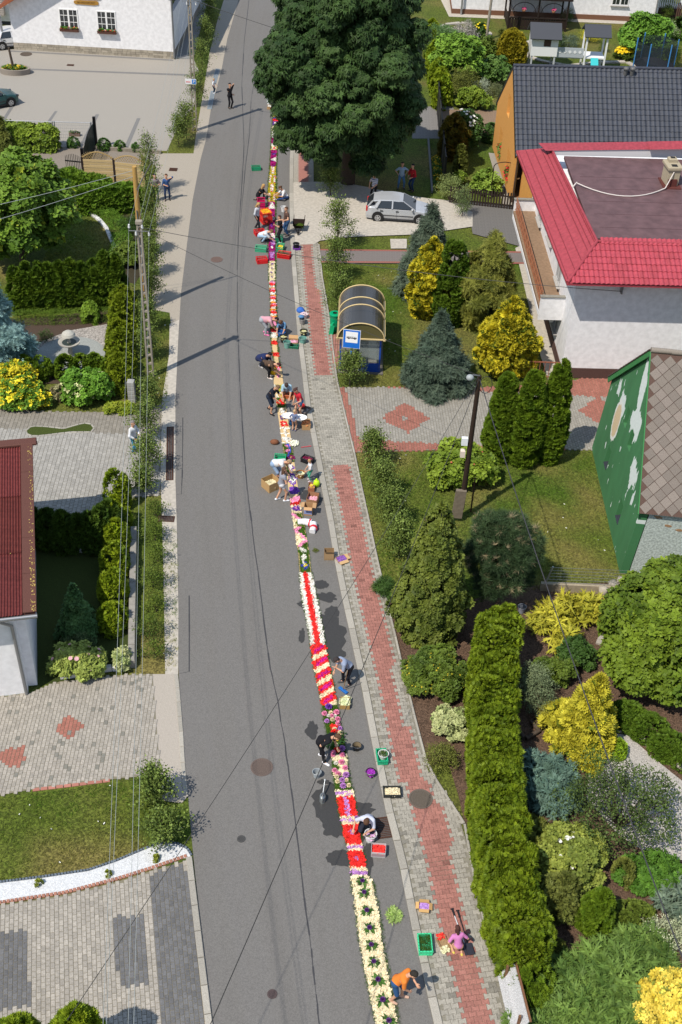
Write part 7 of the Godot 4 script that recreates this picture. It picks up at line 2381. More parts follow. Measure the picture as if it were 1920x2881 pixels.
# pose: pelvis, lean and turn of the trunk in degrees, feet and hands; the figure faces local +z
func person(at: Vector3,yaw: float,pose: Dictionary,look: Dictionary,label: String,size := 1.0) -> Node3D:
	var t := thing("person",label,"person",at,deg_to_rad(yaw))
	t.scale = Vector3.ONE * size
	var S: Color = look.get("skin",SKIN)
	var girth: float = look.get("girth",1.0)
	var pel: Vector3 = pose.get("pelvis",V3(0,0.92,0))
	var lean: float = deg_to_rad(pose.get("lean",4.0))
	var bs := Basis(Vector3.UP,deg_to_rad(pose.get("turn",0.0))) * Basis(Vector3.RIGHT,lean)
	var up := bs.y
	var side := bs.x
	var fw := bs.z
	var chest := pel + up * 0.36
	var neck := pel + up * 0.53
	var hd := Basis(side,deg_to_rad(pose.get("nod",-20.0 * lean))) * bs
	var head := neck + up * 0.09 + hd.y * 0.11 + hd.z * 0.02
	var sk := []
	var sh := []
	var tr := []
	var tops := 0.013
	sk.append([pel + up * 0.02,chest,0.125 * girth,0.13 * girth,S]); sk.append([chest - side * 0.1,chest + side * 0.1,0.095,0.095,S])
	sk.append([neck - up * 0.06,neck + up * 0.08,0.062,0.056,S]); sk.append([neck + up * 0.08,head - hd.y * 0.04,0.055,0.07,S])
	sh.append([pel + up * 0.05,chest,0.128 * girth + tops,0.132 * girth + tops,Color.WHITE]); sh.append([chest - side * 0.1 + up * 0.05,chest + side * 0.1 + up * 0.05,0.1 + tops,0.1 + tops,Color.WHITE])
	if girth > 1.05: sh.append([pel + up * 0.12 + fw * 0.06,pel + up * 0.2 + fw * 0.06,0.13 * girth,0.12 * girth,Color.WHITE])
	sh.append([pel - side * 0.05 + up * 0.02,pel + side * 0.05 + up * 0.02,0.12 * girth + tops,0.12 * girth + tops,Color.WHITE])
	tr.append([pel - side * 0.07,pel + side * 0.07,0.13 * girth,0.13 * girth,Color.WHITE])
	var body := MB.new()
	var shoes := [MB.new(),MB.new()]
	for s in 2:
		var sg := -1.0 if s == 0 else 1.0
		var hip := pel + side * sg * 0.09 - up * 0.02
		var foot: Vector3 = pose.get("feet",[V3(-0.11,0.08,0),V3(0.11,0.08,0)])[s]
		var kn := knee(hip,foot,0.44,0.43,pose.get("kneepole",V3(sg * 0.25,0,1)))
		sk.append([hip,kn,0.078 * girth,0.055,S]); sk.append([kn,foot,0.054,0.038,S])
		var toe := Basis(Vector3.UP,deg_to_rad(pose.get("turn",0.0) * 0.3)) * V3(sg * 0.03,-0.045,0.17)
		if pose.has("toes"): toe = pose.toes
		sk.append([foot,foot + toe * 0.9,0.036,0.026,S])
		var lg: float = look.get("leg",1.0)
		tr.append([hip,hip.lerp(kn,minf(1.0,lg * 2.0)),0.09 * girth,(0.072 if lg < 1.0 else 0.066),Color.WHITE])
		if lg > 0.5: tr.append([kn,kn.lerp(foot,(lg - 0.5) * 2.0 * 0.95),0.066,0.054,Color.WHITE])
		skin(shoes[s],[[foot + V3(0,-0.03,0) - toe * 0.25,foot + toe,0.048,0.04,Color.WHITE],[foot,foot + V3(0,-0.03,0),0.045,0.048,Color.WHITE]],0.018,0.02)
		var sho := chest + side * sg * 0.175 + up * 0.1
		var hand: Vector3 = pose.get("hands",[V3(-0.27,0.8,0.05),V3(0.27,0.8,0.05)])[s]
		var d := hand - sho
		if d.length() > 0.56: hand = sho + d.normalized() * 0.56
		var el := knee(sho,hand,0.3,0.27,pose.get("elbowpole",[V3(-0.7,-0.3,-0.6),V3(0.7,-0.3,-0.6)])[s])
		sk.append([chest + side * sg * 0.1 + up * 0.09,sho,0.06,0.056,S]); sk.append([sho,el,0.052,0.042,S]); sk.append([el,hand,0.041,0.028,S])
		var sl: float = look.get("sleeve",0.4)
		if sl > 0.0:
			sh.append([sho,sho.lerp(el,minf(1.0,sl * 2.0)),0.07,0.062,Color.WHITE])
			if sl > 0.5: sh.append([el,el.lerp(hand,(sl - 0.5) * 1.9),0.06,0.046,Color.WHITE])
		var ay := -(hand - el).normalized()
		var ax := ay.cross(fw if absf(ay.dot(fw)) < 0.9 else up).normalized() * sg
		put(body,hand_mb(S),Transform3D(Basis(ax,ay,ax.cross(ay)),hand))
	skin(body,sk,0.022,0.035)
	put(body,head_mb(S),Transform3D(hd,head))
	obj("body",body,M.skin,t)
	var b := MB.new()
	skin(b,sh,0.022,0.04)
	var shirt: Color = look.get("shirt",Color(0.7,0.7,0.7))
	if look.has("stripe"):
		for k in b.c.size():
			b.c[k] = look.stripe if fposmod((b.v[k] - pel).dot(up),0.11) < 0.05 else shirt
	else:
		for k in b.c.size(): b.c[k] = shirt
	obj("shirt",b,M.cloth,t)
	b = MB.new()
	skin(b,tr,0.022,0.035)
	for k in b.c.size(): b.c[k] = look.get("trousers",Color(0.05,0.07,0.12))
	obj("trousers",b,M.cloth,t)
	for s in 2:
		for k in shoes[s].c.size(): shoes[s].c[k] = look.get("shoe",Color(0.05,0.05,0.05))
		obj("shoe",shoes[s],M.matte,t)
	b = MB.new()
	var H: Color = look.get("hair",Color(0.05,0.03,0.02))
	var hb := [[V3(0,0.05,-0.03),V3(0,0.07,-0.005),0.096,0.09,H],[V3(0,0.0,-0.05),V3(0,0.02,-0.04),0.07,0.08,H]]
	if look.get("long",0) > 0:
		hb.append([V3(-0.06,0.0,-0.04),V3(-0.07,-0.13,-0.03),0.05,0.035,H]); hb.append([V3(0.06,0.0,-0.04),V3(0.07,-0.13,-0.03),0.05,0.035,H]); hb.append([V3(0,0.0,-0.06),V3(0,-0.2 - 0.08 * look.long,-0.08),0.065,0.045,H])
	if look.get("bun",0) > 0: hb.append([V3(0,0.06,-0.12),V3(0,0.03,-0.15),0.04,0.035,H])
	var hm := MB.new()
	skin(hm,hb,0.016,0.02)
	put(b,hm,Transform3D(hd,head))
	obj("hair",b,M.matte,t)
	return t

func folk():
	var blue := Color(0.03,0.07,0.2)
	var jeans := Color(0.06,0.13,0.28)
	var black := Color(0.012,0.013,0.016)
	var white := Color(0.78,0.79,0.82)
	var blond := Color(0.42,0.26,0.1)
	var brown := Color(0.09,0.045,0.025)
	var F := func(w: float,dz := 0.0) -> Array: return [V3(-w,0.08,dz),V3(w,0.08,0)]
	person(V3(-9.42,0,-87.16),40,{"hands": [V3(0.3,0.86,0.1),V3(0.1,1.66,0.18)],"hands_": 0,"feet": F.call(0.1),"lean": 2},{"shirt": black,"trousers": black,"hair": Color(0.02,0.02,0.02)},"person in black standing in the lane shading their eyes with one raised arm",1.05)
	person(V3(-10.94,0,-90.05),70,{"hands": [V3(-0.3,0.9,0.25),V3(0.25,0.9,0.3)]},{"shirt": white,"trousers": Color(0.02,0.05,0.09),"hair": blond,"shoe": white},"small child in white top standing on the far left gutter",0.62)
	person(V3(-6.77,0,-92.35),20,{"lean": 25,"hands": [V3(-0.2,0.5,0.4),V3(0.2,0.5,0.4)]},{"shirt": Color(0.65,0.08,0.07),"trousers": white,"hair": brown},"person in red top half hidden by the huge tree at the far carpet end",1.0)
	person(V3(-6.39,0,-90.01),-60,{"pelvis": V3(0,0.35,0),"lean": 45,"feet": [V3(-0.14,0.08,0.12),V3(0.14,0.08,0.12)],"hands": [V3(-0.2,0.15,0.5),V3(0.2,0.15,0.5)]},{"shirt": Color(0.02,0.03,0.06),"trousers": Color(0.02,0.03,0.07),"hair": brown},"dark clothed person crouching under the tree edge at the far carpet end",1.0)
	person(V3(-11.82,0,-71.36),10,{"hands": [V3(-0.05,1.08,0.24),V3(0.13,1.5,0.16)],"feet": [V3(-0.13,0.08,0.05),V3(0.13,0.08,-0.05)]},{"shirt": Color(0.04,0.1,0.26),"sleeve": 0.5,"trousers": Color(0.02,0.04,0.1),"hair": brown},"person in blue denim on the left pavement holding a phone to their ear",0.99)
	person(V3(-12.52,0,-71.18),15,{"hands": [V3(-0.1,1.08,0.25),V3(0.12,1.1,0.25)]},{"shirt": Color(0.22,0.19,0.2),"trousers": Color(0.03,0.05,0.05),"hair": black},"person in a grey top standing half behind the left birches",1.02)
	person(V3(1.22,0,-72.73),-25,{"hands": [V3(-0.32,0.86,0.05),V3(0.05,0.95,0.3)],"nod": 25},{"shirt": white,"stripe": Color(0.09,0.11,0.32),"trousers": black,"hair": Color(0.03,0.03,0.035)},"person in a blue and white striped T-shirt behind the silver car",1.02)
	person(V3(2.98,0,-74.57),5,{"hands": [V3(-0.24,0.98,0.02),V3(0.24,0.98,0.02)],"elbowpole": [V3(-1,0,-0.3),V3(1,0,-0.3)],"feet": F.call(0.19,0.05)},{"shirt": Color(0.36,0.5,0.65),"trousers": Color(0.1,0.22,0.42),"hair": Color(0.05,0.04,0.03),"girth": 1.12},"person in a light blue shirt with hands on hips on the shaded grass",1.03)
	person(V3(3.69,0,-74.26),-50,{"hands": [V3(-0.12,1.0,0.28),V3(0.14,0.98,0.24)]},{"shirt": Color(0.5,0.02,0.03),"sleeve": 0.8,"trousers": Color(0.02,0.05,0.12),"hair": black},"person in a red shirt talking on the shaded grass behind the car",1.05)
	var squat := {"pelvis": V3(0,0.3,-0.08),"lean": 38,"feet": [V3(-0.15,0.08,0.1),V3(0.15,0.08,0.1)],"hands": [V3(-0.15,0.15,0.6),V3(0.15,0.15,0.6)],"nod": 20}
	person(V3(-6,0,-72),85,{"pelvis": V3(0,0.3,-0.15),"lean": 30,"feet": [V3(-0.14,0.08,-0.25),V3(0.16,0.08,0.2)],"hands": [V3(-0.1,0.35,0.65),V3(0.2,0.3,0.5)],"toes": V3(0,-0.05,-0.15)},{"shirt": black,"trousers": black,"hair": blond,"long": 1,"sleeve": 0.3},"blond person in black kneeling left of the yellow lettered part of the carpet",1.0)
	person(V3(-4.45,0,-72.26),-70,{"pelvis": V3(0,0.16,-0.1),"lean": 30,"feet": [V3(-0.3,0.08,0.4),V3(0.1,0.08,0.55)],"hands": [V3(-0.15,0.2,0.7),V3(0.2,0.35,0.5)],"nod": 15},{"shirt": white,"trousers": blue,"hair": brown,"bun": 1,"shoe": Color(0.1,0.1,0.14)},"person in white T-shirt sitting right of the yellow lettered part of the carpet",1.0)
	person(V3(-5.87,0,-67.85),65,{"hands": [V3(-0.2,0.85,0.1),V3(0.26,0.85,0.02)],"nod": 25,"feet": [V3(-0.1,0.08,0.22),V3(0.1,0.08,-0.15)]},{"shirt": Color(0.6,0.62,0.68),"sleeve": 0.7,"trousers": Color(0.02,0.022,0.028),"hair": blond,"long": 0.5},"blond person in a pale shirt and black leggings standing beside the red crates",1.0)
	person(V3(-5.44,0,-66.24),80,{"pelvis": V3(0,0.38,-0.12),"lean": 62,"feet": [V3(-0.14,0.08,0.05),V3(0.14,0.08,0.05)],"hands": [V3(-0.05,0.15,0.75),V3(0.2,0.12,0.6)],"nod": 5},{"shirt": Color(0.7,0.76,0.82),"trousers": Color(0.35,0.5,0.65),"hair": Color(0.16,0.09,0.04)},"person in a white top crouching with back to us beside the magenta panels",1.05)
	person(V3(-4,0,-67.22),-60,{"hands": [V3(-0.26,0.82,0.1),V3(0.24,1.1,0.36)]},{"shirt": Color(0.1,0.055,0.045),"sleeve": 0.2,"trousers": Color(0.04,0.1,0.22),"hair": brown,"girth": 1.1},"person in a brown top and jeans holding a white bucket near the wheelbarrow",1.04)
	person(V3(-4.33,0,-66.25),-80,{"hands": [V3(0.08,1.5,0.15),V3(-0.05,1.12,0.3)]},{"shirt": black,"trousers": black,"hair": Color(0.06,0.03,0.025),"sleeve": 0.25,"shoe": Color(0.5,0.5,0.5)},"slim person in black with a hand at their face by the magenta panels",0.98)
	person(V3(-4.42,0,-55.63),88,{"pelvis": V3(0,0.86,-0.18),"lean": 86,"feet": [V3(-0.14,0.08,0.02),V3(0.14,0.08,-0.06)],"hands": [V3(-0.1,0.35,0.55),V3(0.16,0.25,0.5)],"nod": -10},{"shirt": Color(0.68,0.36,0.42),"sleeve": 0.45,"trousers": Color(0.38,0.4,0.44),"hair": Color(0.02,0.015,0.02),"shoe": Color(0.75,0.2,0.42),"girth": 1.15},"person in a pink shirt bent double over the red and white stripes",1.02)
	person(V3(-3.51,0,-55.89),-15,squat,{"shirt": Color(0.13,0.28,0.48),"trousers": Color(0.16,0.14,0.18),"hair": Color(0.12,0.06,0.035),"long": 0.6},"person in a light blue jacket crouching over a blue tub",1.0)
	person(V3(-4.38,0,-52.48),60,{"pelvis": V3(0,0.42,-0.15),"lean": 60,"feet": [V3(-0.14,0.08,0.0),V3(0.14,0.08,0.1)],"hands": [V3(-0.12,0.2,0.6),V3(0.15,0.2,0.6)]},{"shirt": Color(0.02,0.035,0.11),"trousers": Color(0.02,0.03,0.08),"hair": black,"shoe": Color(0.4,0.4,0.4),"girth": 1.15},"stout person in navy crouching beside the cream strip",1.05)
	person(V3(-3.95,0,-51.44),80,{"pelvis": V3(0,0.8,-0.25),"lean": 88,"feet": [V3(-0.12,0.08,0.05),V3(0.13,0.08,0.0)],"hands": [V3(-0.02,0.2,0.6),V3(0.2,0.35,0.4)],"nod": -5},{"shirt": Color(0.09,0.055,0.04),"stripe": Color(0.12,0.075,0.05),"trousers": black,"hair": Color(0.06,0.02,0.02),"shoe": Color(0.7,0.62,0.58),"girth": 1.12},"person in a brown striped top bent over beside the yellow tub",1.02)
	person(V3(-3.62,0,-48.38),62,{"pelvis": V3(0,0.9,-0.06),"lean": 32,"feet": [V3(-0.16,0.08,0.12),V3(0.16,0.08,-0.2)],"hands": [V3(-0.12,0.85,0.5),V3(0.14,0.85,0.5)],"nod": 15},{"shirt": Color(0.012,0.016,0.03),"trousers": Color(0.02,0.035,0.06),"leg": 0.52,"hair": Color(0.16,0.1,0.06),"shoe": black},"person in dark T-shirt and navy shorts leaning over the chalice motif",1.05)
	person(V3(-2.93,0,-49.91),0,squat,{"shirt": Color(0.36,0.54,0.66),"trousers": Color(0.5,0.48,0.48),"hair": Color(0.05,0.035,0.03),"leg": 0.5,"girth": 1.1},"person in a pale blue T-shirt crouching behind the orange crate",1.05)
	person(V3(-2.23,0,-48.12),-50,{"pelvis": V3(0,0.93,-0.05),"lean": 18,"hands": [V3(-0.05,0.98,0.32),V3(0.12,0.95,0.3)],"feet": [V3(-0.09,0.08,0.1),V3(0.09,0.08,-0.1)],"nod": 22},{"shirt": Color(0.55,0.02,0.04),"sleeve": 0.2,"trousers": Color(0.1,0.22,0.45),"leg": 0.2,"hair": Color(0.07,0.035,0.03),"bun": 1},"person in a red top and denim shorts by the kerb",1.0)
	person(V3(-2.4,0,-46.92),165,{"hands": [V3(-0.3,0.95,0.2),V3(0.3,0.95,0.2)]},{"shirt": Color(0.16,0.2,0.34),"trousers": SKIN,"leg": 0.5,"hair": Color(0.5,0.34,0.18),"shoe": Color(0.1,0.12,0.22)},"small blond child carrying a big white tray by the kerb",0.66)
	person(V3(-2.9,0,-43.07),75,{"pelvis": V3(0,0.88,-0.2),"lean": 72,"feet": [V3(-0.13,0.08,0.0),V3(0.13,0.08,0.0)],"hands": [V3(-0.1,0.35,0.6),V3(0.18,0.25,0.62)],"nod": -12},{"shirt": Color(0.75,0.76,0.78),"sleeve": 0.2,"trousers": Color(0.3,0.42,0.62),"leg": 0.6,"hair": Color(0.3,0.2,0.12),"girth": 1.12},"blond person in a white top bent over the wreath of dark petals",1.02)
	person(V3(-2.66,0,-41.6),115,{"hands": [V3(-0.1,1.15,0.3),V3(0.15,1.3,0.25)],"lean": 10,"feet": [V3(-0.13,0.08,0.12),V3(0.1,0.08,-0.18)]},{"shirt": Color(0.3,0.31,0.37),"sleeve": 0.15,"trousers": Color(0.75,0.75,0.78),"leg": 0.2,"hair": Color(0.11,0.06,0.04),"long": 1,"shoe": Color(0.7,0.73,0.78)},"long-haired person in a grey top and white shorts beside the large carton",1.02)
	person(V3(-1.44,0,-43.12),-75,{"hands": [V3(-0.1,0.95,0.32),V3(0.16,0.95,0.3)],"nod": 15},{"shirt": white,"trousers": Color(0.1,0.42,0.3),"hair": Color(0.42,0.26,0.12),"shoe": Color(0.6,0.5,0.55)},"small child in a white T-shirt and green trousers by the kerb",0.68)
	person(V3(0.47,0,-30.86),-62,{"pelvis": V3(0,0.92,-0.1),"lean": 42,"feet": [V3(-0.13,0.08,0.06),V3(0.13,0.08,-0.08)],"hands": [V3(-0.12,0.72,0.46),V3(0.02,1.05,0.44)],"nod": 15},{"shirt": Color(0.3,0.36,0.5),"trousers": Color(0.014,0.015,0.02),"hair": Color(0.04,0.035,0.035),"shoe": Color(0.08,0.08,0.09)},"person in a grey-blue T-shirt sweeping the lane with a blue broom",1.03)
	person(V3(-0.27,0,-27.24),70,{"pelvis": V3(0,0.95,-0.1),"lean": 52,"feet": [V3(-0.13,0.08,0.12),V3(0.13,0.08,-0.12)],"hands": [V3(-0.05,0.98,0.1),V3(0.12,0.62,0.48)],"elbowpole": [V3(-1,0.3,-0.3),V3(0.7,-0.3,-0.6)],"nod": 0},{"shirt": black,"trousers": black,"hair": Color(0.09,0.05,0.03),"shoe": Color(0.75,0.76,0.8)},"person in black with white shoes bent over the flower wreath",1.05)
	person(V3(1.34,0,-24.43),-10,{"pelvis": V3(0,0.4,-0.1),"lean": 40,"feet": [V3(-0.25,0.08,-0.1),V3(0.28,0.08,-0.05)],"hands": [V3(-0.4,0.35,0.35),V3(0.05,0.5,0.5)],"kneepole": V3(0,0.1,1),"nod": 20},{"shirt": Color(0.62,0.66,0.8),"trousers": Color(0.025,0.03,0.045),"hair": Color(0.09,0.045,0.025),"shoe": black},"person in a white T-shirt kneeling behind the white bucket",1.05)
	person(V3(2.27,0,-18.48),72,{"pelvis": V3(0,0.93,-0.08),"lean": 34,"feet": [V3(-0.12,0.08,-0.14),V3(0.12,0.08,0.1)],"hands": [V3(-0.1,0.8,0.32),V3(0.1,0.95,0.44)],"nod": 10},{"shirt": Color(0.8,0.24,0.04),"trousers": Color(0.035,0.1,0.24),"leg": 0.5,"hair": Color(0.03,0.025,0.02),"shoe": Color(0.5,0.33,0.25)},"person in an orange T-shirt and denim shorts at the bottom of the lane",1.07)
	person(V3(4.11,0,-20.05),195,{"pelvis": V3(0,0.5,0),"lean": 25,"feet": [V3(-0.14,0.08,-0.1),V3(0.14,0.08,0.05)],"hands": [V3(-0.3,0.55,0.3),V3(0.3,0.5,0.25)]},{"shirt": Color(0.62,0.22,0.5),"trousers": SKIN,"leg": 0.5,"hair": Color(0.07,0.03,0.025),"long": 1,"shoe": Color(0.6,0.5,0.1)},"small long-haired child in a pink top crouching on the pavement",0.82)
	person(V3(-9.65,0,-44.68),60,{"hands": [V3(-0.2,0.98,0.28),V3(0.1,1.05,0.3)]},{"shirt": Color(0.76,0.78,0.82),"sleeve": 0.9,"trousers": Color(0.05,0.24,0.42),"hair": Color(0.2,0.18,0.17)},"person in a white jacket and bright blue trousers on the upper left drive",1.0)

func crate(at: Vector3,sx: float,sz: float,h: float,yaw: float,c: Color,label: String,tilt := 0.0):
	var t := thing("plastic_crate",label,"crate",at + V3(0,0.012,0),deg_to_rad(yaw))
	if tilt != 0.0: t.rotation.x = deg_to_rad(tilt)
	var b := MB.new()
	b.col = c * 0.85
	b.box(V3(0,0.012,0),V3(sx - 0.03,0.02,sz - 0.03))
	obj("floor",b,M.plastic,t)
	for k in 4:
		b = MB.new()
		b.col = c
		var l := sx if k % 2 == 0 else sz
		var d := (sz if k % 2 == 0 else sx) / 2
		var bs := Basis(Vector3.UP,k * PI / 2)
		var o := bs * V3(0,0,d - 0.012)
		b.box(o + V3(0,h - 0.025,0),V3(l + 0.02,0.05,0.035),bs,0.008); b.box(o + V3(0,0.03,0),V3(l,0.05,0.02),bs)
		b.box(o + V3(0,h * 0.5,0),V3(l,h * 0.3,0.012),bs)
		var n := int(l / 0.09)
		for j in n + 1:
			b.box(o + bs * V3((float(j) / n - 0.5) * (l - 0.03),0,0) + V3(0,h / 2,0),V3(0.02,h,0.022),bs)
		obj("side",b,M.plastic,t)
	return t

func carton(at: Vector3,sx: float,sz: float,h: float,yaw: float,label: String,flaps := [1,1,1,1],c := Color(0.5,0.31,0.15),band := Color(0,0,0,0)):
	var t := thing("cardboard_box",label,"box",at + V3(0,0.012,0),deg_to_rad(yaw))
	var b := MB.new()
	b.col = c
	b.box(V3(0,0.006,0),V3(sx,0.01,sz))
	for k in 4:
		var l := (sx if k % 2 == 0 else sz) - (0.012 if k % 2 else 0.0)
		var bs := Basis(Vector3.UP,k * PI / 2)
		b.box(bs * V3(0,0,(sz if k % 2 == 0 else sx) / 2) + V3(0,h / 2,0),V3(l,h,0.008),bs)
	obj("carton",b,M.card,t)
	if band.a > 0.0:
		b = MB.new()
		b.col = band
		b.box(V3(0,h * 0.45,sz / 2 + 0.0065),V3(sx * 0.96,h * 0.55,0.004))
		obj("print",b,M.card,t)
	for k in 4:
		if flaps[k] == 0: continue
		b = MB.new()
		b.col = c * rnd(0.95,1.2)
		var bs := Basis(Vector3.UP,k * PI / 2)
		var d := (sz if k % 2 == 0 else sx) / 2
		var w: float = (sx if k % 2 == 0 else sz) * 0.97
		var fl: float = minf(sx,sz) * 0.42
		var tip := bs * Basis(Vector3.RIGHT,rnd(0.1,0.45) if flaps[k] == 1 else -0.9)
		b.box(bs * V3(0,0,d + 0.004) + V3(0,h + 0.004,0) + tip * V3(0,0,fl / 2),V3(w,0.006,fl),tip)
		obj("flap",b,M.card,t)
	return t

func bucket(called: String,at: Vector3,r: float,h: float,c: Color,label: String,cat := "bucket",inner := Color(0,0,0,0),lift := 0.0):
	var t := thing(called,label,cat,at + V3(0,0.012 + lift,0))
	var b := MB.new()
	b.col = c
	b.lathe([Vector2(0.001,0),Vector2(r * 0.74,0),Vector2(r * 0.98,h * 0.97),Vector2(r * 1.06,h * 0.97),Vector2(r * 1.06,h),Vector2(r * 0.96,h)],20)
	b.col = inner if inner.a > 0.0 else c * 0.8
	b.lathe([Vector2(r * 0.95,h),Vector2(r * 0.71,0.015),Vector2(0.001,0.015)],20)
	obj("tub",b,M.plastic,t)
	b = MB.new()
	b.col = Color(0.4,0.4,0.4)
	var pts := []
	for k in 9:
		var a := PI * k / 8
		pts.append(V3(cos(a) * r,h - 0.02 + sin(a) * r * 0.25,sin(a) * r * 0.95))
	b.tube(pts,0.008,0.008,5)
	obj("handle",b,M.metal,t)
	return t

func heap(called: String,label: String,at: Vector3,rx: float,rz: float,y: float,dome: float,pal: Array,yaw := 0.0,kind := "petal",size := 0.07,square := false):
	var pl := []
	var bs := Basis(Vector3.UP,deg_to_rad(yaw))
	for k in int(rx * rz * 4 * 1300 * pow(0.07 / size,2)) + 25:
		var p := Vector2(rnd(-1,1),rnd(-1,1))
		if not square and p.length() > 1.0: continue
		pl.append([bs * V3(p.x * rx,dome * (1.0 - p.length_squared() * 0.6) * rnd(0.5,1.0),p.y * rz),Vector3.UP])
	var o := foliage(called,null,pl,leaf_mesh(kind,3 if kind == "petal" else 1),M.petal,size,pal,0.6,0.18)
	o.position = at + V3(0,y,0)
	tag(o,label,"petals" if kind == "petal" else "cut greens","","stuff")

func wire(label: String,pts: Array,r: float,c: Color,group := "overhead wires"):
	var b := MB.new()
	b.col = c
	var path := []
	for k in pts.size() - 1:
		var a: Vector3 = pts[k]
		var e: Vector3 = pts[k + 1]
		var sag := a.distance_to(e) * 0.018
		for s in 12:
			var u := s / 12.0
			path.append(a.lerp(e,u) - V3(0,sag * 4 * u * (1 - u),0))
	path.append(pts[-1])
	b.tube(path,r,r,5,false)
	tag(obj("overhead_wire",b,M.matte),label,"wire",group)

func petals_and_boxes():
	var green := Color(0.02,0.36,0.17)
	var red := Color(0.6,0.02,0.025)
	crate(V3(-6.64,0,-76.53),0.6,0.4,0.25,12,Color(0.02,0.26,0.13),"lone green crate lying in the lane above the kneeling blond person")
	crate(V3(-5.88,0,-71.08),0.5,0.6,0.45,5,Color(0.5,0.01,0.1),"crimson crate next to the kneeling blond person")
	crate(V3(-5.42,0,-68.86),0.62,0.75,0.75,25,Color(0.75,0.04,0.03),"tall stack-like bright red crate full of yellow and orange petals")
	heap("orange_petals","yellow and orange petals filling the tall red crate",V3(-5.42,0,-68.86),0.27,0.33,0.66,0.1,[Color(0.8,0.3,0.02),Color(0.85,0.6,0.03)],25,"petal",0.07,true)
	crate(V3(-5.66,0,-67.15),0.62,0.45,0.28,24,red,"flat red crate left of the person crouching in white")
	crate(V3(-5.41,0,-65.05),0.66,0.42,0.28,-4,Color(0.06,0.4,0.22),"empty green crate left of the magenta panels")
	crate(V3(-5.25,0,-63.64),0.62,0.5,0.27,16,red,"empty red crate, lowest one left of the carpet")
	crate(V3(-4.28,0,-65.29),0.42,0.6,0.3,-6,green,"green crate holding yellow petals right of the magenta panels")
	heap("yellow_petals","yellow petals in the green crate right of the magenta panels",V3(-4.28,0,-65.29),0.17,0.26,0.08,0.14,[Color(0.75,0.5,0.02),Color(0.85,0.68,0.05)],-6,"petal",0.07,true)
	crate(V3(-3.99,0,-64.37),0.75,0.45,0.3,-12,red,"red crate of green cuttings at the kerb")
	heap("green_cuttings","green cuttings in the red crate at the kerb",V3(-3.99,0,-64.37),0.3,0.16,0.1,0.14,[Color(0.06,0.1,0.02),Color(0.15,0.2,0.05)],-12,"grass",0.12,true)
	crate(V3(-4.42,0,-66.42),0.45,0.6,0.28,0,Color(0.02,0.22,0.12),"dark green crate behind the slim person in black")
	crate(V3(-3.32,0,-65.38),0.42,0.32,0.16,2,Color(0.16,0.04,0.3),"purple crate on the red pavement by the concrete drive")
	bucket("black_bucket",V3(-3.35,0,-65.51),0.19,0.3,Color(0.02,0.02,0.025),"black bucket standing in the purple crate","bucket",Color(0,0,0,0),0.04)
	bucket("white_bucket",V3(-4.28,0,-68.24),0.17,0.3,Color(0.75,0.75,0.74),"white bucket carried by the person in brown","bucket",Color(0,0,0,0),1.05)
	var bag := MB.new()
	bag.col = Color(0.7,0.68,0.72)
	bag.box(V3(0,0.45,0),V3(0.32,0.42,0.12),Basis.IDENTITY,0.04)
	bag.col = Color(0.6,0.05,0.1)
	bag.box(V3(0,0.52,0.062),V3(0.18,0.09,0.01))
	tag(obj("carrier_bag",bag,M.cloth,null,V3(-4.17,0,-67.53)),"white carrier bag with red print hanging beside the brown-topped person","bag")
	bucket("white_bucket",V3(-6.6,0,-88.26),0.24,0.42,Color(0.72,0.75,0.78),"white bucket at the far end of the carpet")
	carton(V3(-6.44,0,-87.43),0.55,0.4,0.22,0,"small carton with white petals at the far end of the carpet",[0,0,0,0])
	heap("white_petals","white petals in the small far carton",V3(-6.44,0,-87.43),0.24,0.17,0.15,0.08,[Color(0.75,0.74,0.7),Color(0.8,0.8,0.76)],0,"petal",0.07,true)
	bucket("yellow_bucket",V3(-4.94,0,-72.37),0.17,0.3,Color(0.75,0.45,0.02),"yellow bucket beside the sitting person in white")
	var sack := MB.new()
	sack.col = Color(0.05,0.16,0.55)
	sack.ball(V3(0,0.14,0),V3(0.24,0.16,0.26),9); sack.ball(V3(0.12,0.12,0.1),V3(0.12,0.13,0.14),7)
	tag(obj("blue_bag",sack,M.cloth,null,V3(-2.69,0,-58.06)),"crumpled blue bag on the pavement edge","bag")
	bucket("grey_bucket",V3(-2.53,0,-56.75),0.17,0.35,Color(0.28,0.27,0.26),"tall grey bucket under the blue cloth on the pavement")
	bucket("white_bowl",V3(-2.47,0,-57.43),0.2,0.26,Color(0.75,0.62,0.66),"white bowl heaped with pale pink petals on the pavement")
	heap("pink_petals","pale pink petals piled in the white bowl",V3(-2.47,0,-57.43),0.17,0.17,0.22,0.12,[Color(0.75,0.55,0.62),Color(0.82,0.72,0.76)])
	var cl := MB.new()
	cl.col = Color(0.1,0.25,0.48)
	cl.ball(V3(0,0.4,0),V3(0.19,0.08,0.16),8)
	tag(obj("blue_cloth",cl,M.cloth,null,V3(-2.59,0,-56.93)),"blue cloth lying over the tall grey bucket","cloth")
	bucket("black_bucket",V3(-2.39,0,-55.58),0.2,0.34,Color(0.03,0.03,0.03),"black bucket with pale petals on the pavement edge")
	heap("cream_petals","pale petals in the black pavement bucket",V3(-2.39,0,-55.58),0.16,0.16,0.22,0.08,[Color(0.6,0.58,0.25),Color(0.75,0.72,0.45)])
	bucket("teal_bucket",V3(-2.41,0,-54.86),0.2,0.32,Color(0.18,0.4,0.35),"empty teal bucket on the kerb")
	bucket("black_bucket",V3(-3.42,0,-54.92),0.2,0.34,Color(0.03,0.035,0.035),"black bucket with pale petals beside the crouching person in light blue")
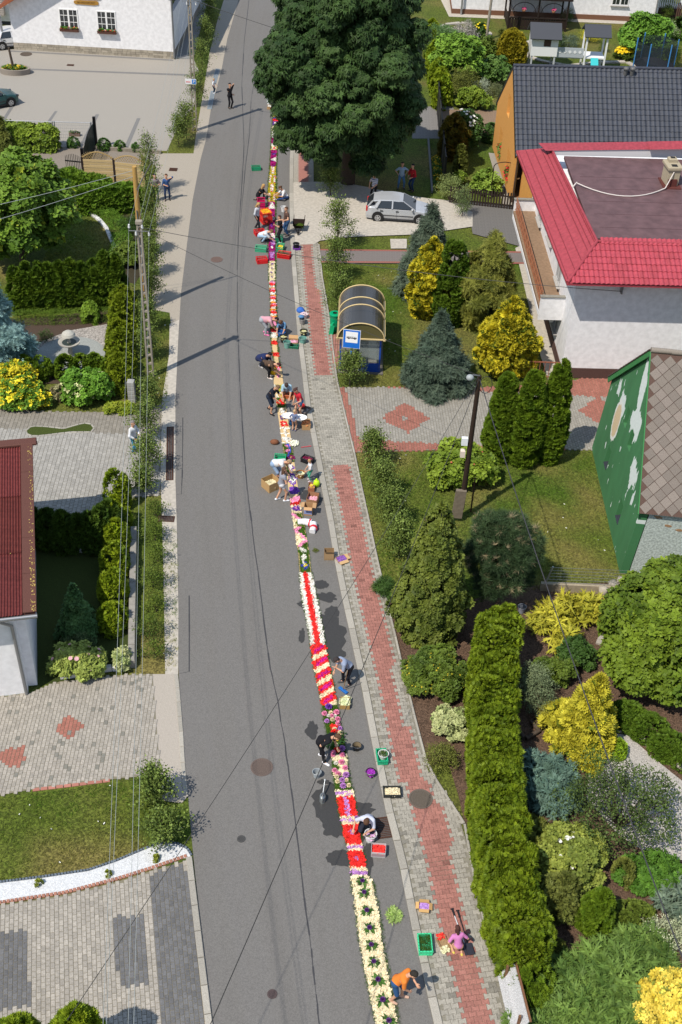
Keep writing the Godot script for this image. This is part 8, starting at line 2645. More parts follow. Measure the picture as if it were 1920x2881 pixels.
	heap("cream_petals","pale petals in the bucket beside the crouching person in light blue",V3(-3.42,0,-54.92),0.16,0.16,0.22,0.08,[Color(0.6,0.58,0.25),Color(0.75,0.72,0.45)])
	bucket("teal_bucket",V3(-3.2,0,-54.37),0.19,0.34,Color(0.2,0.42,0.36),"teal bucket with a few red petals in the lane","bucket",Color(0.1,0.26,0.22))
	carton(V3(-2.91,0,-54.75),0.5,0.42,0.2,-2,"shallow carton of pink petals by the kerb",[0,0,2,0])
	heap("pink_petals","pink petals in the shallow carton by the kerb",V3(-2.91,0,-54.71),0.22,0.15,0.1,0.1,[Color(0.7,0.3,0.45),Color(0.8,0.5,0.6)],0,"petal",0.07,true)
	crate(V3(-2.85,0,-54.4),0.5,0.3,0.14,-4,Color(0.02,0.16,0.09),"low dark green crate with scraps in front of the pink carton")
	bucket("blue_tub",V3(-3.57,0,-55.48),0.22,0.26,Color(0.015,0.12,0.4),"blue tub in the hands of the crouching person in light blue")
	bucket("yellow_bucket",V3(-3.78,0,-51.79),0.23,0.3,Color(0.6,0.42,0.015),"yellow tub beside the bent person in brown")
	crate(V3(-2.84,0,-49.73),0.55,0.35,0.22,-8,Color(0.5,0.13,0.05),"orange brown crate between the crouching person in pale blue and the carpet")
	carton(V3(-2.04,0,-48.5),0.5,0.6,0.18,-30,"grey open case with a red bundle by the kerb",[0,0,0,0],Color(0.2,0.17,0.16))
	heap("red_petals","red bundle of petals on the grey case",V3(-2.14,0,-48.79),0.13,0.13,0.14,0.16,[Color(0.6,0.02,0.02),Color(0.75,0.05,0.04)])
	var tray := MB.new()
	tray.col = Color(0.78,0.79,0.78)
	for sg in [-1,1]:
		tray.lathe([Vector2(0.001,0.0),Vector2(0.26,0.02),Vector2(0.34,0.1),Vector2(0.36,0.1),Vector2(0.34,0.08)],16,V3(sg * 0.26,0.62,-0.05 + sg * 0.05),1.0,0.72)
	tag(obj("white_tray",tray,M.plastic,null,V3(-2.41,0,-47.04)),"big white double tray carried by the small blond child","tray")
	carton(V3(-1.84,0,-47.2),0.4,0.4,0.32,4,"small carton with orange petals at the kerb below the white tray",[0,0,1,0])
	heap("orange_petals","orange petals in the small kerb carton",V3(-1.84,0,-47.2),0.17,0.17,0.24,0.08,[Color(0.8,0.25,0.08),Color(0.85,0.45,0.2)],0,"petal",0.07,true)
	bucket("blue_can",V3(-2.58,0,-47.41),0.08,0.2,Color(0.03,0.25,0.6),"small bright blue can between the carpet and the white tray","can")
	var bowl := MB.new()
	bowl.col = Color(0.3,0.12,0.06)
	bowl.ball(V3(0,0.1,0),V3(0.22,0.12,0.16),12)
	tag(obj("clay_bowl",bowl,M.stone,null,V3(-3.25,0,-45.82)),"upturned clay-brown bowl lying in the lane","bowl")
	heap("white_bunch","bunch of white flowers beside the cardboard strip",V3(-2.34,0,-45.83),0.18,0.2,0.02,0.14,[Color(0.75,0.76,0.6),Color(0.82,0.82,0.76)])
	var rod := MB.new()
	rod.col = Color(0.55,0.08,0.1)
	rod.bar(V3(-1.99,0,-45.58) + V3(0,0.03,0),V3(-1.53,0,-45.72) + V3(0,0.03,0),0.03)
	tag(obj("red_stick",rod,M.paint),"red stick lying in the lane near the kerb","stick")
	crate(V3(-2.9,0,-44.49),0.52,0.42,0.26,-2,green,"green crate behind the blond person in white")
	carton(V3(-3.18,0,-42.48),0.62,0.62,0.45,40,"large open carton of cream petals left of the carpet",[0,0,0,0],Color(0.52,0.33,0.15))
	heap("cream_petals","cream petals at the bottom of the large open carton",V3(-3.18,0,-42.48),0.27,0.27,0.16,0.1,[Color(0.7,0.64,0.4),Color(0.8,0.76,0.55)],40,"petal",0.07,true)
	bucket("wicker_basket",V3(-1.9,0,-43.35),0.2,0.24,Color(0.36,0.15,0.04),"round wicker basket of cream petals","basket")
	heap("cream_petals","cream petals in the wicker basket",V3(-1.9,0,-43.35),0.16,0.16,0.14,0.1,[Color(0.7,0.68,0.4),Color(0.8,0.78,0.58)])
	crate(V3(-1.64,0,-44.5),0.55,0.36,0.25,-28,Color(0.02,0.02,0.025),"black crate of dark red petals behind the small child")
	heap("dark_petals","dark red petals in the black crate",V3(-1.64,0,-44.5),0.22,0.13,0.12,0.1,[Color(0.1,0.01,0.04),Color(0.3,0.02,0.08)],-28,"petal",0.07,true)
	carton(V3(-1.36,0,-42.5),0.28,0.42,0.2,-3,"terracotta coloured box of orange and purple petals near the lime bag",[0,0,0,0],Color(0.42,0.16,0.08))
	heap("orange_petals","orange and purple petals in the terracotta box",V3(-1.36,0,-42.5),0.1,0.17,0.1,0.1,[Color(0.8,0.45,0.05),Color(0.85,0.6,0.1),Color(0.2,0.05,0.4),0.3],-3,"petal",0.06,true)
	var lime := MB.new()
	lime.col = Color(0.5,0.75,0.02)
	lime.ball(V3(0,0.2,0),V3(0.16,0.22,0.12),9); lime.ball(V3(0,0.4,0),V3(0.05,0.1,0.05),6)
	tag(obj("lime_bag",lime,M.plastic,null,V3(-1.15,0,-42.67)),"bright lime green bag by the kerb","bag")
	carton(V3(-1.27,0,-41.49),0.46,0.55,0.4,-10,"brown carton of pink petals, upper one of the pair",[0,0,0,0],Color(0.42,0.22,0.12))
	heap("pink_petals","pink petals in the upper carton of the pair",V3(-1.27,0,-41.49),0.19,0.22,0.16,0.08,[Color(0.75,0.35,0.45),Color(0.82,0.5,0.6)],-10,"petal",0.07,true)
	carton(V3(-1.42,0,-40.79),0.36,0.36,0.46,-4,"printed carton with red and blue label, lower one of the pair",[1,1,0,1],Color(0.5,0.3,0.15),Color(0.3,0.35,0.6))
	var sk := MB.new()
	sk.col = Color(0.75,0.75,0.77)
	sk.tube([V3(-0.5,0.1,-0.1),V3(-0.2,0.12,-0.12),V3(0.1,0.13,-0.05)],0.15,0.17,9)
	sk.tube([V3(0.17,0.13,0.0),V3(0.2,0.12,0.2),V3(0.14,0.1,0.5)],0.17,0.14,9)
	sk.col = Color(0.6,0.03,0.05)
	sk.tube([V3(0.0,0.135,-0.08),V3(0.06,0.135,-0.06)],0.18,0.18,9); sk.tube([V3(0.2,0.125,0.22),V3(0.19,0.125,0.32)],0.175,0.17,9)
	tag(obj("printed_sack",sk,M.plastic,null,V3(-1.34,0,-39.92)),"bent white and red printed sack at the edge of the zigzag pattern","sack")
	heap("green_cuttings","little green cuttings spilling from the printed sack",V3(-1.72,0,-39.99),0.2,0.24,0.03,0.08,[Color(0.1,0.2,0.02),Color(0.2,0.32,0.04)],0,"grass",0.1)
	carton(V3(-0.42,0,-37.9),0.4,0.3,0.42,3,"taped upright carton by the kerb",[2,0,0,0],Color(0.38,0.25,0.13),Color(0.42,0.28,0.15))
	carton(V3(0.1,0,-37.75),0.42,0.34,0.14,30,"open shallow carton of purple petals on the pavement edge",[1,1,0,0],Color(0.55,0.36,0.18))
	heap("purple_petals","purple petals in the open shallow carton",V3(0.1,0,-37.75),0.19,0.15,0.1,0.05,[Color(0.2,0.08,0.4),Color(0.34,0.16,0.5)],30,"petal",0.06,true)
	carton(V3(0.45,0,-29.81),0.36,0.42,0.2,-2,"carton of greenish white petals below the sweeping person",[0,0,0,0],Color(0.45,0.28,0.1))
	heap("white_petals","greenish white petals in the carton below the sweeping person",V3(0.45,0,-29.86),0.16,0.18,0.13,0.08,[Color(0.6,0.65,0.35),Color(0.76,0.78,0.55)],-2,"petal",0.09,true)
	bucket("black_bucket",V3(0.92,0,-27.78),0.16,0.2,Color(0.025,0.025,0.025),"black bucket with a little sand-coloured water, right of the wreath","bucket",Color(0.2,0.16,0.1))
	bucket("metal_bucket",V3(-0.44,0,-26.51),0.15,0.24,Color(0.36,0.4,0.43),"grey metal bucket left of the carpet")
	bucket("black_bucket",V3(1.42,0,-26.67),0.17,0.17,Color(0.03,0.025,0.025),"black tub of violet petals near the kerb","bucket")
	heap("violet_petals","violet petals in the black tub near the kerb",V3(1.42,0,-26.67),0.14,0.14,0.11,0.07,[Color(0.22,0.02,0.3),Color(0.4,0.05,0.5)])
	crate(V3(1.8,0,-27.35) + V3(0,0.06,0),0.36,0.58,0.22,8,Color(0.02,0.4,0.2),"bright green crate straddling the kerb with a white bowl in it")
	bucket("white_bowl",V3(1.85,0,-27.38) + V3(0,0.06,0),0.18,0.2,Color(0.76,0.77,0.76),"white bowl of green leaves in the kerb crate","bowl",Color(0,0,0,0),0.05)
	heap("green_cuttings","green leaves in the white bowl in the kerb crate",V3(1.85,0,-27.38),0.14,0.14,0.24,0.08,[Color(0.05,0.12,0.015),Color(0.16,0.26,0.04)],0,"grass",0.09)
	crate(V3(2.15,0,-25.87) + V3(0,0.05,0),0.6,0.4,0.17,3,Color(0.03,0.032,0.035),"black crate of cream petals on the kerb by the chequered cover")
	heap("cream_petals","cream petals in the black crate on the kerb",V3(2.15,0,-25.87),0.26,0.16,0.12,0.1,[Color(0.72,0.62,0.4),Color(0.82,0.75,0.55)],3,"petal",0.05,true)
	bucket("white_bucket",V3(1.43,0,-24.01),0.2,0.32,Color(0.76,0.77,0.78),"white bucket of lilac and green petals in front of the kneeling person","bucket")
	heap("lilac_petals","lilac and green petals in the big white bucket",V3(1.43,0,-24.01),0.16,0.16,0.2,0.08,[Color(0.5,0.25,0.5),Color(0.7,0.5,0.65),Color(0.3,0.4,0.1),0.3])
	carton(V3(1.7,0,-23.51),0.46,0.36,0.26,-2,"white printed box of red petals by the drain grate",[0,0,0,0],Color(0.6,0.58,0.6),Color(0.4,0.3,0.32))
	heap("red_petals","red petals in the white printed box",V3(1.7,0,-23.51),0.2,0.15,0.17,0.07,[Color(0.75,0.02,0.02),Color(0.85,0.08,0.06)],-2,"petal",0.06,true)
	carton(V3(3.13,0,-21.51) + V3(0,0.05,0),0.32,0.25,0.14,-3,"open carton of lilac petals on the pavement, all four flaps spread",[1,1,1,1],Color(0.55,0.34,0.14))
	heap("lilac_petals","lilac petals in the open carton on the pavement",V3(3.13,0,-21.51),0.14,0.11,0.14,0.05,[Color(0.4,0.18,0.6),Color(0.6,0.4,0.75)],-3,"petal",0.045,true)
	crate(V3(3.12,0,-20.19) + V3(0,0.05,0),0.42,0.62,0.24,4,Color(0.06,0.62,0.3),"bright green crate full of cut grass, lowest on the pavement")
	heap("cut_grass","dark cut grass in the lowest green crate",V3(3.12,0,-20.19),0.18,0.28,0.22,0.06,[Color(0.04,0.1,0.015),Color(0.1,0.18,0.025)],4,"grass",0.09,true)
	var tr := thing("wooden_tray","shallow wooden tray of red, yellow and white petals beside the small child in pink","tray",V3(3.69,0,-20.31) + V3(0,0.055,0),deg_to_rad(24))
	for k in 4:
		var b := MB.new()
		b.col = Color(0.5,0.33,0.17)
		var bs := Basis(Vector3.UP,k * PI / 2)
		b.box(bs * V3(0,0,0.2 if k % 2 == 0 else 0.14) + V3(0,0.045,0),V3(0.27 if k % 2 == 0 else 0.41,0.09,0.014),bs)
		obj("side",b,M.wood,tr)
	var fb := MB.new()
	fb.col = Color(0.45,0.3,0.16)
	fb.box(V3(0,0.006,0),V3(0.26,0.012,0.38))
	obj("floor",fb,M.wood,tr)
	heap("red_petals","red petals in the upper half of the wooden tray",V3(3.62,0,-20.53),0.1,0.08,0.1,0.05,[Color(0.75,0.02,0.03),Color(0.85,0.1,0.05)],24,"petal",0.05,true)
	heap("white_petals","pale green-white petals in the lower half of the wooden tray",V3(3.74,0,-20.1),0.11,0.1,0.09,0.05,[Color(0.65,0.66,0.4),Color(0.78,0.76,0.55)],24,"petal",0.05,true)
	heap("green_sprig","bunch of light green stems lying in the lane",V3(2.19,0,-21.24),0.18,0.22,0.01,0.05,[Color(0.2,0.33,0.06),Color(0.4,0.5,0.18)],0,"long",0.16)
	heap("green_sprig","tiny green scrap beside the upright carton",V3(-1,0,-38.29),0.1,0.1,0.01,0.04,[Color(0.12,0.16,0.03),Color(0.25,0.28,0.08)],0,"grass",0.1)

func tools():
	# push broom
	var t := thing("push_broom","blue push broom with a long wooden stick held by the person in grey-blue","broom",V3(0.37,0,-30.5))
	var b := MB.new()
	b.col = Color(0.02,0.13,0.42)
	b.box(V3(0,0.05,0),V3(0.42,0.08,0.12),Basis(Vector3.UP,-0.75),0.02)
	obj("broom_head",b,M.plastic,t)
	b = MB.new()
	b.col = Color(0.4,0.24,0.12)
	b.tube([V3(0.0,0.08,0),V3(0.12,1.3,0.2)],0.014,0.014,6)
	obj("stick",b,M.wood,t)
	t = thing("leaning_broom","broom with black head and yellow handle propped among the left birches","broom",V3(-8.98,0,-42.95))
	b = MB.new()
	b.col = Color(0.03,0.03,0.03)
	b.box(V3(0,0.12,0),V3(0.42,0.2,0.14),Basis(Vector3.UP,0.3),0.03)
	obj("broom_head",b,M.matte,t)
	b = MB.new()
	b.col = Color(0.5,0.33,0.03)
	b.tube([V3(0,0.2,0),V3(0.18,1.5,-0.5)],0.016,0.016,6)
	obj("stick",b,M.paint,t)
	for q in [[V3(4.01,0,-21.51),V3(4.44,0,-19.97),"shovel with black grip and pale shaft behind the child in pink",0.0],[V3(4.18,0,-21.46),V3(4.53,0,-19.95),"second black-handled shovel lying right of the first",0.06]]:
		var d: Vector3 = q[1] - q[0]
		t = thing("shovel",q[2],"shovel",q[0] + V3(0,0.09,0),0.0,"shovels behind the child in pink")
		b = MB.new()
		b.col = Color(0.02,0.02,0.025)
		b.bar(Vector3.ZERO,d * 0.16,0.045)
		var w := d.normalized().cross(Vector3.UP) * 0.05
		b.bar(-w,w,0.03)
		obj("grip",b,M.plastic,t)
		b = MB.new()
		b.col = Color(0.55,0.57,0.6) if q[3] == 0.0 else Color(0.03,0.03,0.035)
		b.bar(d * 0.16,d * 0.75,0.028)
		obj("shaft",b,M.paint,t)
		b = MB.new()
		b.col = Color(0.08,0.08,0.1)
		b.box(d * 0.88 + V3(0,q[3],0),V3(0.2,0.02,d.length() * 0.25),Basis(Vector3.UP,atan2(d.x,d.z)),0.008)
		obj("blade",b,M.metal,t)
	# watering can
	t = thing("watering_can","grey watering can with long spout standing left of the carpet","watering can",V3(-0.2,0,-25.5))
	b = MB.new()
	b.col = Color(0.36,0.39,0.4)
	b.lathe([Vector2(0.001,0),Vector2(0.13,0),Vector2(0.12,0.25),Vector2(0.07,0.3),Vector2(0.055,0.3),Vector2(0.05,0.24)],14,Vector3.ZERO,0.8,1.2)
	obj("can",b,M.metal,t)
	b = MB.new()
	b.col = Color(0.42,0.45,0.47)
	b.tube([V3(0,0.08,-0.12),V3(0.03,0.3,-0.35),V3(0.05,0.4,-0.52)],0.03,0.018,8); b.tube([V3(0.05,0.4,-0.52),V3(0.055,0.42,-0.56)],0.03,0.055,8)
	obj("spout",b,M.metal,t)
	b = MB.new()
	b.col = Color(0.3,0.32,0.33)
	b.tube([V3(0,0.28,-0.1),V3(0,0.42,0.0),V3(0,0.36,0.16),V3(0,0.1,0.16)],0.014,0.014,6)
	obj("handle",b,M.metal,t)
	# wheelbarrow
	t = thing("wheelbarrow","rusty wheelbarrow with cut grass parked on the concrete drive","wheelbarrow",V3(-3.33,0,-67.61))
	b = MB.new()
	b.col = Color(0.16,0.1,0.06)
	var a := [V3(-0.38,0.62,-0.62),V3(0.38,0.62,-0.62),V3(0.34,0.52,0.12),V3(-0.34,0.52,0.12)]
	var e := [V3(-0.26,0.3,-0.38),V3(0.26,0.3,-0.38),V3(0.22,0.3,0.02),V3(-0.22,0.3,0.02)]
	for k in 4:
		var j := (k + 1) % 4
		b.quad(a[k],a[j],e[j],e[k])
	b.quad(e[0],e[1],e[2],e[3])
	obj("tray",b,M.rust,t)
	for s in [-1,1]:
		b = MB.new()
		b.col = Color(0.25,0.2,0.16)
		b.tube([V3(s * 0.1,0.22,0.3),V3(s * 0.3,0.42,-0.5),V3(s * 0.34,0.62,-1.15)],0.02,0.02,6); b.tube([V3(s * 0.28,0.4,-0.4),V3(s * 0.28,0.0,-0.5)],0.016,0.016,5)
		obj("handle",b,M.rust,t)
	b = MB.new()
	b.col = Color(0.02,0.02,0.02)
	for k in 14:
		var p := TAU * k / 14
		var p2 := TAU * (k + 1) / 14
		b.tube([V3(0,0.19 + sin(p) * 0.15,0.34 + cos(p) * 0.15),V3(0,0.19 + sin(p2) * 0.15,0.34 + cos(p2) * 0.15)],0.045,0.045,6,false)
	b.bar(V3(-0.09,0.19,0.34),V3(0.09,0.19,0.34),0.04)
	obj("wheel",b,M.matte,t)
	heap("cut_grass","cut grass in the rusty wheelbarrow",V3(-3.33,0,-67.61) + V3(0.05,0,-0.15),0.24,0.16,0.34,0.12,[Color(0.09,0.18,0.02),Color(0.2,0.3,0.04)],0,"grass",0.12,true)

func car(at: Vector3,yaw: float,c: Color,label: String):
	var t := thing("parked_car",label,"car",at,deg_to_rad(yaw))
	var paint := mat(c,0.28)
	paint.metallic = 0.35
	paint.clearcoat_enabled = true
	# stations from the tail (x = -2.05) to the nose (x = 2.05): [x, half width, deck height]
	var st := [[-2.05,0.62,0.62],[-2.0,0.74,0.92],[-1.7,0.82,0.96],[-1.0,0.85,0.94],[0.0,0.86,0.93],[0.8,0.85,0.92],[1.3,0.83,0.86],[1.75,0.78,0.76],[1.98,0.66,0.66],[2.06,0.5,0.55]]
	var b := MB.new()
	var ring := func(s: Array) -> Array:
		var x: float = s[0]; var w: float = s[1]; var h: float = s[2]
		return [V3(x,0.2,w * 0.93),V3(x,0.42,w),V3(x,minf(0.62,h),w * 1.01),V3(x,h - 0.06,w * 0.96),V3(x,h,w * 0.86),V3(x,h + 0.03,0.0),V3(x,h,-w * 0.86),V3(x,h - 0.06,-w * 0.96),V3(x,minf(0.62,h),-w * 1.01),V3(x,0.42,-w),V3(x,0.2,-w * 0.93)]
	for k in st.size() - 1:
		var A: Array = ring.call(st[k]); var Bq: Array = ring.call(st[k + 1])
		for j in A.size() - 1:
			b.quad(A[j],Bq[j],Bq[j + 1],A[j + 1])
	for q in [[st[0],-1],[st[-1],1]]:
		var A: Array = ring.call(q[0])
		for j in range(1,A.size() - 1):
			b.tri(A[0],A[j],A[j + 1])
	# roof
	var roof := [[-1.62,0.58,1.3],[-1.2,0.62,1.39],[-0.5,0.64,1.43],[0.0,0.62,1.4],[0.22,0.6,1.36]]
	for k in roof.size() - 1:
		var p: Array = roof[k]; var q: Array = roof[k + 1]
		b.quad(V3(p[0],p[2],p[1]),V3(q[0],q[2],q[1]),V3(q[0],q[2] + 0.03,0),V3(p[0],p[2] + 0.03,0)); b.quad(V3(p[0],p[2] + 0.03,0),V3(q[0],q[2] + 0.03,0),V3(q[0],q[2],-q[1]),V3(p[0],p[2],-p[1]))
		for s in [-1.0,1.0]:
			b.quad(V3(p[0],p[2],s * p[1]),V3(q[0],q[2],s * q[1]),V3(q[0],q[2] - 0.06,s * (q[1] + 0.03)),V3(p[0],p[2] - 0.06,s * (p[1] + 0.03)))
	for s in [-1.0,1.0]:
		for q in [[V3(1.0,0.9,0.8),V3(0.22,1.36,0.6),0.07],[V3(-0.42,0.92,0.83),V3(-0.42,1.4,0.635),0.09],[V3(-1.45,0.94,0.8),V3(-1.2,1.37,0.62),0.26],[V3(-1.95,0.93,0.7),V3(-1.62,1.3,0.58),0.1]]:
			var u: Vector3 = q[0]; var v: Vector3 = q[1]
			b.bar(V3(u.x,u.y,u.z * s),V3(v.x,v.y,v.z * s),q[2],0.05)
	obj("body",b,paint,t)
	b = MB.new()
	b.quad(V3(1.02,0.92,0.76),V3(1.02,0.92,-0.76),V3(0.24,1.37,-0.57),V3(0.24,1.37,0.57))
	obj("windscreen",b,M.glass,t)
	b = MB.new()
	b.quad(V3(-2.0,0.95,-0.64),V3(-2.0,0.95,0.64),V3(-1.63,1.3,0.54),V3(-1.63,1.3,-0.54))
	obj("rear_window",b,M.glass,t)
	for s in [-1.0,1.0]:
		for q in [[0.92,-0.36,0.24,-0.36],[-0.48,-1.38,-0.48,-1.15]]:
			b = MB.new()
			b.quad(V3(q[0],0.94,s * 0.825),V3(q[1],0.94,s * 0.825),V3(q[3],1.35,s * 0.645),V3(q[2],1.35,s * 0.645))
			obj("side_window",b,M.glass,t)
		b = MB.new()
		b.col = Color(0.04,0.04,0.045)
		b.box(V3(-0.1,0.5,s * 0.868),V3(2.0,0.05,0.02)); b.box(V3(0.0,0.24,s * 0.83),V3(2.2,0.1,0.03))
		obj("trim",b,M.plastic,t)
		for x in [0.35,-0.62]:
			b = MB.new()
			b.col = Color(0.03,0.03,0.03)
			b.box(V3(x - 0.45,0.78,s * 0.868),V3(0.18,0.05,0.03))
			obj("door_handle",b,M.plastic,t)
			b = MB.new()
			b.col = Color(0.06,0.06,0.06)
			b.box(V3(x - 0.72 + (0.25 if x > 0 else 0.2),0.6,s * 0.871),V3(0.012,0.6,0.004))
			obj("door_seam",b,M.matte,t)
		b = MB.new()
		b.ball(V3(0.82,0.98,s * 0.93),V3(0.07,0.08,0.1),8)
		obj("mirror",b,paint,t)
		b = MB.new()
		b.col = Color(0.5,0.02,0.02)
		b.box(V3(-1.99,0.82,s * 0.68),V3(0.1,0.3,0.16),Basis.IDENTITY,0.02)
		obj("tail_light",b,M.plastic,t)
		b = MB.new()
		b.col = Color(0.7,0.72,0.75)
		b.box(V3(1.9,0.66,s * 0.56),V3(0.2,0.14,0.28),Basis(Vector3.UP,s * 0.4),0.03)
		obj("headlight",b,M.glass,t)
		for x in [-1.28,1.3]:
			b = MB.new()
			b.col = Color(0.02,0.02,0.022)
			b.tube([V3(x,0.3,s * 0.66),V3(x,0.3,s * 0.88)],0.305,0.305,22); b.tube([V3(x,0.34,s * 0.82),V3(x,0.34,s * 0.874)],0.37,0.37,22)
			var wh := obj("wheel",b,M.matte,t)
			b = MB.new()
			b.col = Color(0.5,0.51,0.53)
			b.tube([V3(x,0.3,s * 0.87),V3(x,0.3,s * 0.892)],0.2,0.19,18)
			b.col = Color(0.04,0.04,0.045)
			for k in 5:
				var an := TAU * k / 5
				b.tube([V3(x + cos(an) * 0.12,0.3 + sin(an) * 0.12,s * 0.88),V3(x + cos(an) * 0.12,0.3 + sin(an) * 0.12,s * 0.896)],0.045,0.04,7)
			obj("rim",b,M.metal,wh)
	return t

func post(t: Node3D,called: String,a: Vector3,b: Vector3,r: float,c: Color,m: Material = null,r1 := -1.0) -> MeshInstance3D:
	var k := MB.new()
	k.col = c
	k.tube([a,(a + b) / 2,b],r,r if r1 < 0 else r1,8)
	return obj(called,k,m if m else M.paint,t)

func slab(t: Node3D,called: String,at: Vector3,s: Vector3,c: Color,m: Material = null,b := Basis.IDENTITY,bev := 0.0) -> MeshInstance3D:
	var k := MB.new()
	k.col = c
	k.box(at,s,b,bev)
	return obj(called,k,m if m else M.paint,t)

func bus_stop():
	var blue := Color(0.015,0.07,0.36)
	var cream := Color(0.6,0.47,0.24)
	var t := thing("bus_shelter","blue framed bus shelter with barrel roof of smoked panels and cream ribs","bus shelter",V3(0.62,0,-53.91))
	var w := 1.0
	var z0 := -1.75
	var z1 := 1.6
	for s in [[-w,z0],[-w,z1],[w,z0],[w,z1],[w,(z0 + z1) / 2]]:
		slab(t,"post",V3(s[0],1.05,s[1]),V3(0.07,2.1,0.07),blue)
	for z in [z0,z1]:
		slab(t,"rail",V3(0,2.07,z),V3(2 * w - 0.08,0.08,0.06),blue)
		slab(t,"side_panel",V3(0.45 if z == z1 else 0.0,0.3,z),V3(1.0 if z == z1 else 1.92,0.5,0.05),blue)
	slab(t,"rail",V3(w,0.55,(z0 + z1) / 2),V3(0.06,0.06,z1 - z0 - 0.08),blue); slab(t,"rail",V3(w,2.07,(z0 + z1) / 2),V3(0.06,0.08,z1 - z0 - 0.08),blue); slab(t,"rail",V3(-w,2.07,(z0 + z1) / 2),V3(0.06,0.08,z1 - z0 - 0.08),blue)
	var clear := mat(Color(0.5,0.58,0.56),0.08)
	clear.transparency = BaseMaterial3D.TRANSPARENCY_ALPHA
	clear.albedo_color.a = 0.2
	slab(t,"glass_pane",V3(w - 0.01,1.3,(z0 + z1) / 2),V3(0.012,1.4,z1 - z0 - 0.1),Color.WHITE,clear); slab(t,"glass_pane",V3(0.45,1.3,z1),V3(1.0,1.4,0.012),Color.WHITE,clear)
	slab(t,"bench",V3(w - 0.35,0.45,-0.1),V3(0.42,0.07,2.9),Color(0.55,0.52,0.42),M.wood,Basis.IDENTITY,0.01)
	slab(t,"base",V3(0.05,0.03,0),V3(2.3,0.06,3.6),Color(0.22,0.2,0.18),M.stone)
	var smoke := mat(Color(0.045,0.045,0.045),0.22)
	smoke.metallic_specular = 0.6
	var R := 1.14
	var H := 0.86
	var arc := func(a: float,z: float,k: float) -> Vector3: return V3(-cos(a) * R * k,2.14 + sin(a) * H * k,z)
	var zs := [z0 - 0.25,z0 + 1.0,z0 + 1.75,z1 + 0.28]
	for k in 3:
		var b := MB.new()
		for j in 20:
			b.quad(arc.call(PI * j / 20,zs[k],1.0),arc.call(PI * j / 20,zs[k + 1],1.0),arc.call(PI * (j + 1) / 20,zs[k + 1],1.0),arc.call(PI * (j + 1) / 20,zs[k],1.0))
		obj("roof_panel",b,smoke,t)
	var en := MB.new()
	for j in 20:
		en.tri(V3(0,2.14,z1 + 0.24),arc.call(PI * (j + 1) / 20,z1 + 0.24,0.98),arc.call(PI * j / 20,z1 + 0.24,0.98))
	en.col = Color(0.05,0.05,0.03)
	obj("end_panel",en,mat(Color(0.1,0.09,0.035),0.4),t)
	for z in zs:
		var pts := []
		for j in 21: pts.append(arc.call(PI * j / 20,z,1.02))
		var b := MB.new()
		b.col = cream
		b.tube(pts,0.032,0.032,6)
		obj("roof_rib",b,M.paint,t)
	for s in [-1,1]:
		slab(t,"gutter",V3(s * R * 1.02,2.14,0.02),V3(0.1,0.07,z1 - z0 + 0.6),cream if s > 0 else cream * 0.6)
	slab(t,"gutter",V3(0,2.13,z1 + 0.29),V3(2.5,0.06,0.06),cream)
	# stop sign
	t = thing("bus_stop_sign","blue bus stop sign with a bus pictogram on a white field","sign",V3(0.15,0,-51.18))
	post(t,"post",Vector3.ZERO,V3(0.02,2.75,0),0.03,Color(0.4,0.44,0.44),M.metal)
	slab(t,"clamp",V3(0,1.85,0.03),V3(0.1,0.16,0.06),Color(0.02,0.16,0.5))
	var bs := Basis(Vector3.UP,-0.12) * Basis(Vector3.RIGHT,-0.1)
	var o := V3(0.0,2.65,0.06)
	var q := slab(t,"sign_plate",o,V3(0.86,0.98,0.025),Color(0.7,0.72,0.75),M.plastic,bs)
	slab(q,"field",o + bs.z * 0.014,V3(0.82,0.94,0.006),Color(0.012,0.14,0.55),M.plastic,bs)
	slab(q,"panel",o + bs * V3(0,0.1,0.018),V3(0.6,0.58,0.006),Color(0.78,0.79,0.8),M.plastic,bs)
	var bus := MB.new()
	bus.col = Color(0.02,0.02,0.02)
	bus.box(o + bs * V3(0,0.06,0.023),V3(0.5,0.05,0.004),bs); bus.box(o + bs * V3(-0.02,0.13,0.023),V3(0.46,0.012,0.004),bs)
	for k in 6: bus.box(o + bs * V3(-0.23 + k * 0.09,0.1,0.023),V3(0.012,0.05,0.004),bs)
	for x in [-0.14,0.16]: bus.box(o + bs * V3(x,0.025,0.023),V3(0.08,0.05,0.004),bs)
	obj("pictogram",bus,M.matte,q)
	# bins
	t = thing("litter_bin","round green litter bin beside the bus shelter","litter bin",V3(-0.77,0,-56.34))
	var b := MB.new()
	b.col = Color(0.0,0.3,0.13)
	b.lathe([Vector2(0.001,0),Vector2(0.24,0.02),Vector2(0.27,0.5),Vector2(0.28,0.95),Vector2(0.31,0.97),Vector2(0.31,1.03),Vector2(0.25,1.06),Vector2(0.12,1.06)],22)
	obj("drum",b,M.plastic,t)
	b = MB.new()
	b.col = Color(0.02,0.05,0.03)
	b.lathe([Vector2(0.13,1.062),Vector2(0.11,0.9),Vector2(0.001,0.9)],16)
	obj("opening",b,M.matte,t)
	t = thing("green_dispenser","small leaning green bag dispenser at the lawn corner by the litter bin","dispenser",V3(-0.92,0,-55.85))
	slab(t,"case",V3(0,0.34,0),V3(0.22,0.62,0.16),Color(0.01,0.4,0.17),M.plastic,Basis(Vector3.BACK,-0.12),0.05); post(t,"cap",V3(0.05,0.64,0),V3(0.07,0.74,0),0.1,Color(0.01,0.42,0.18),M.plastic,0.05)

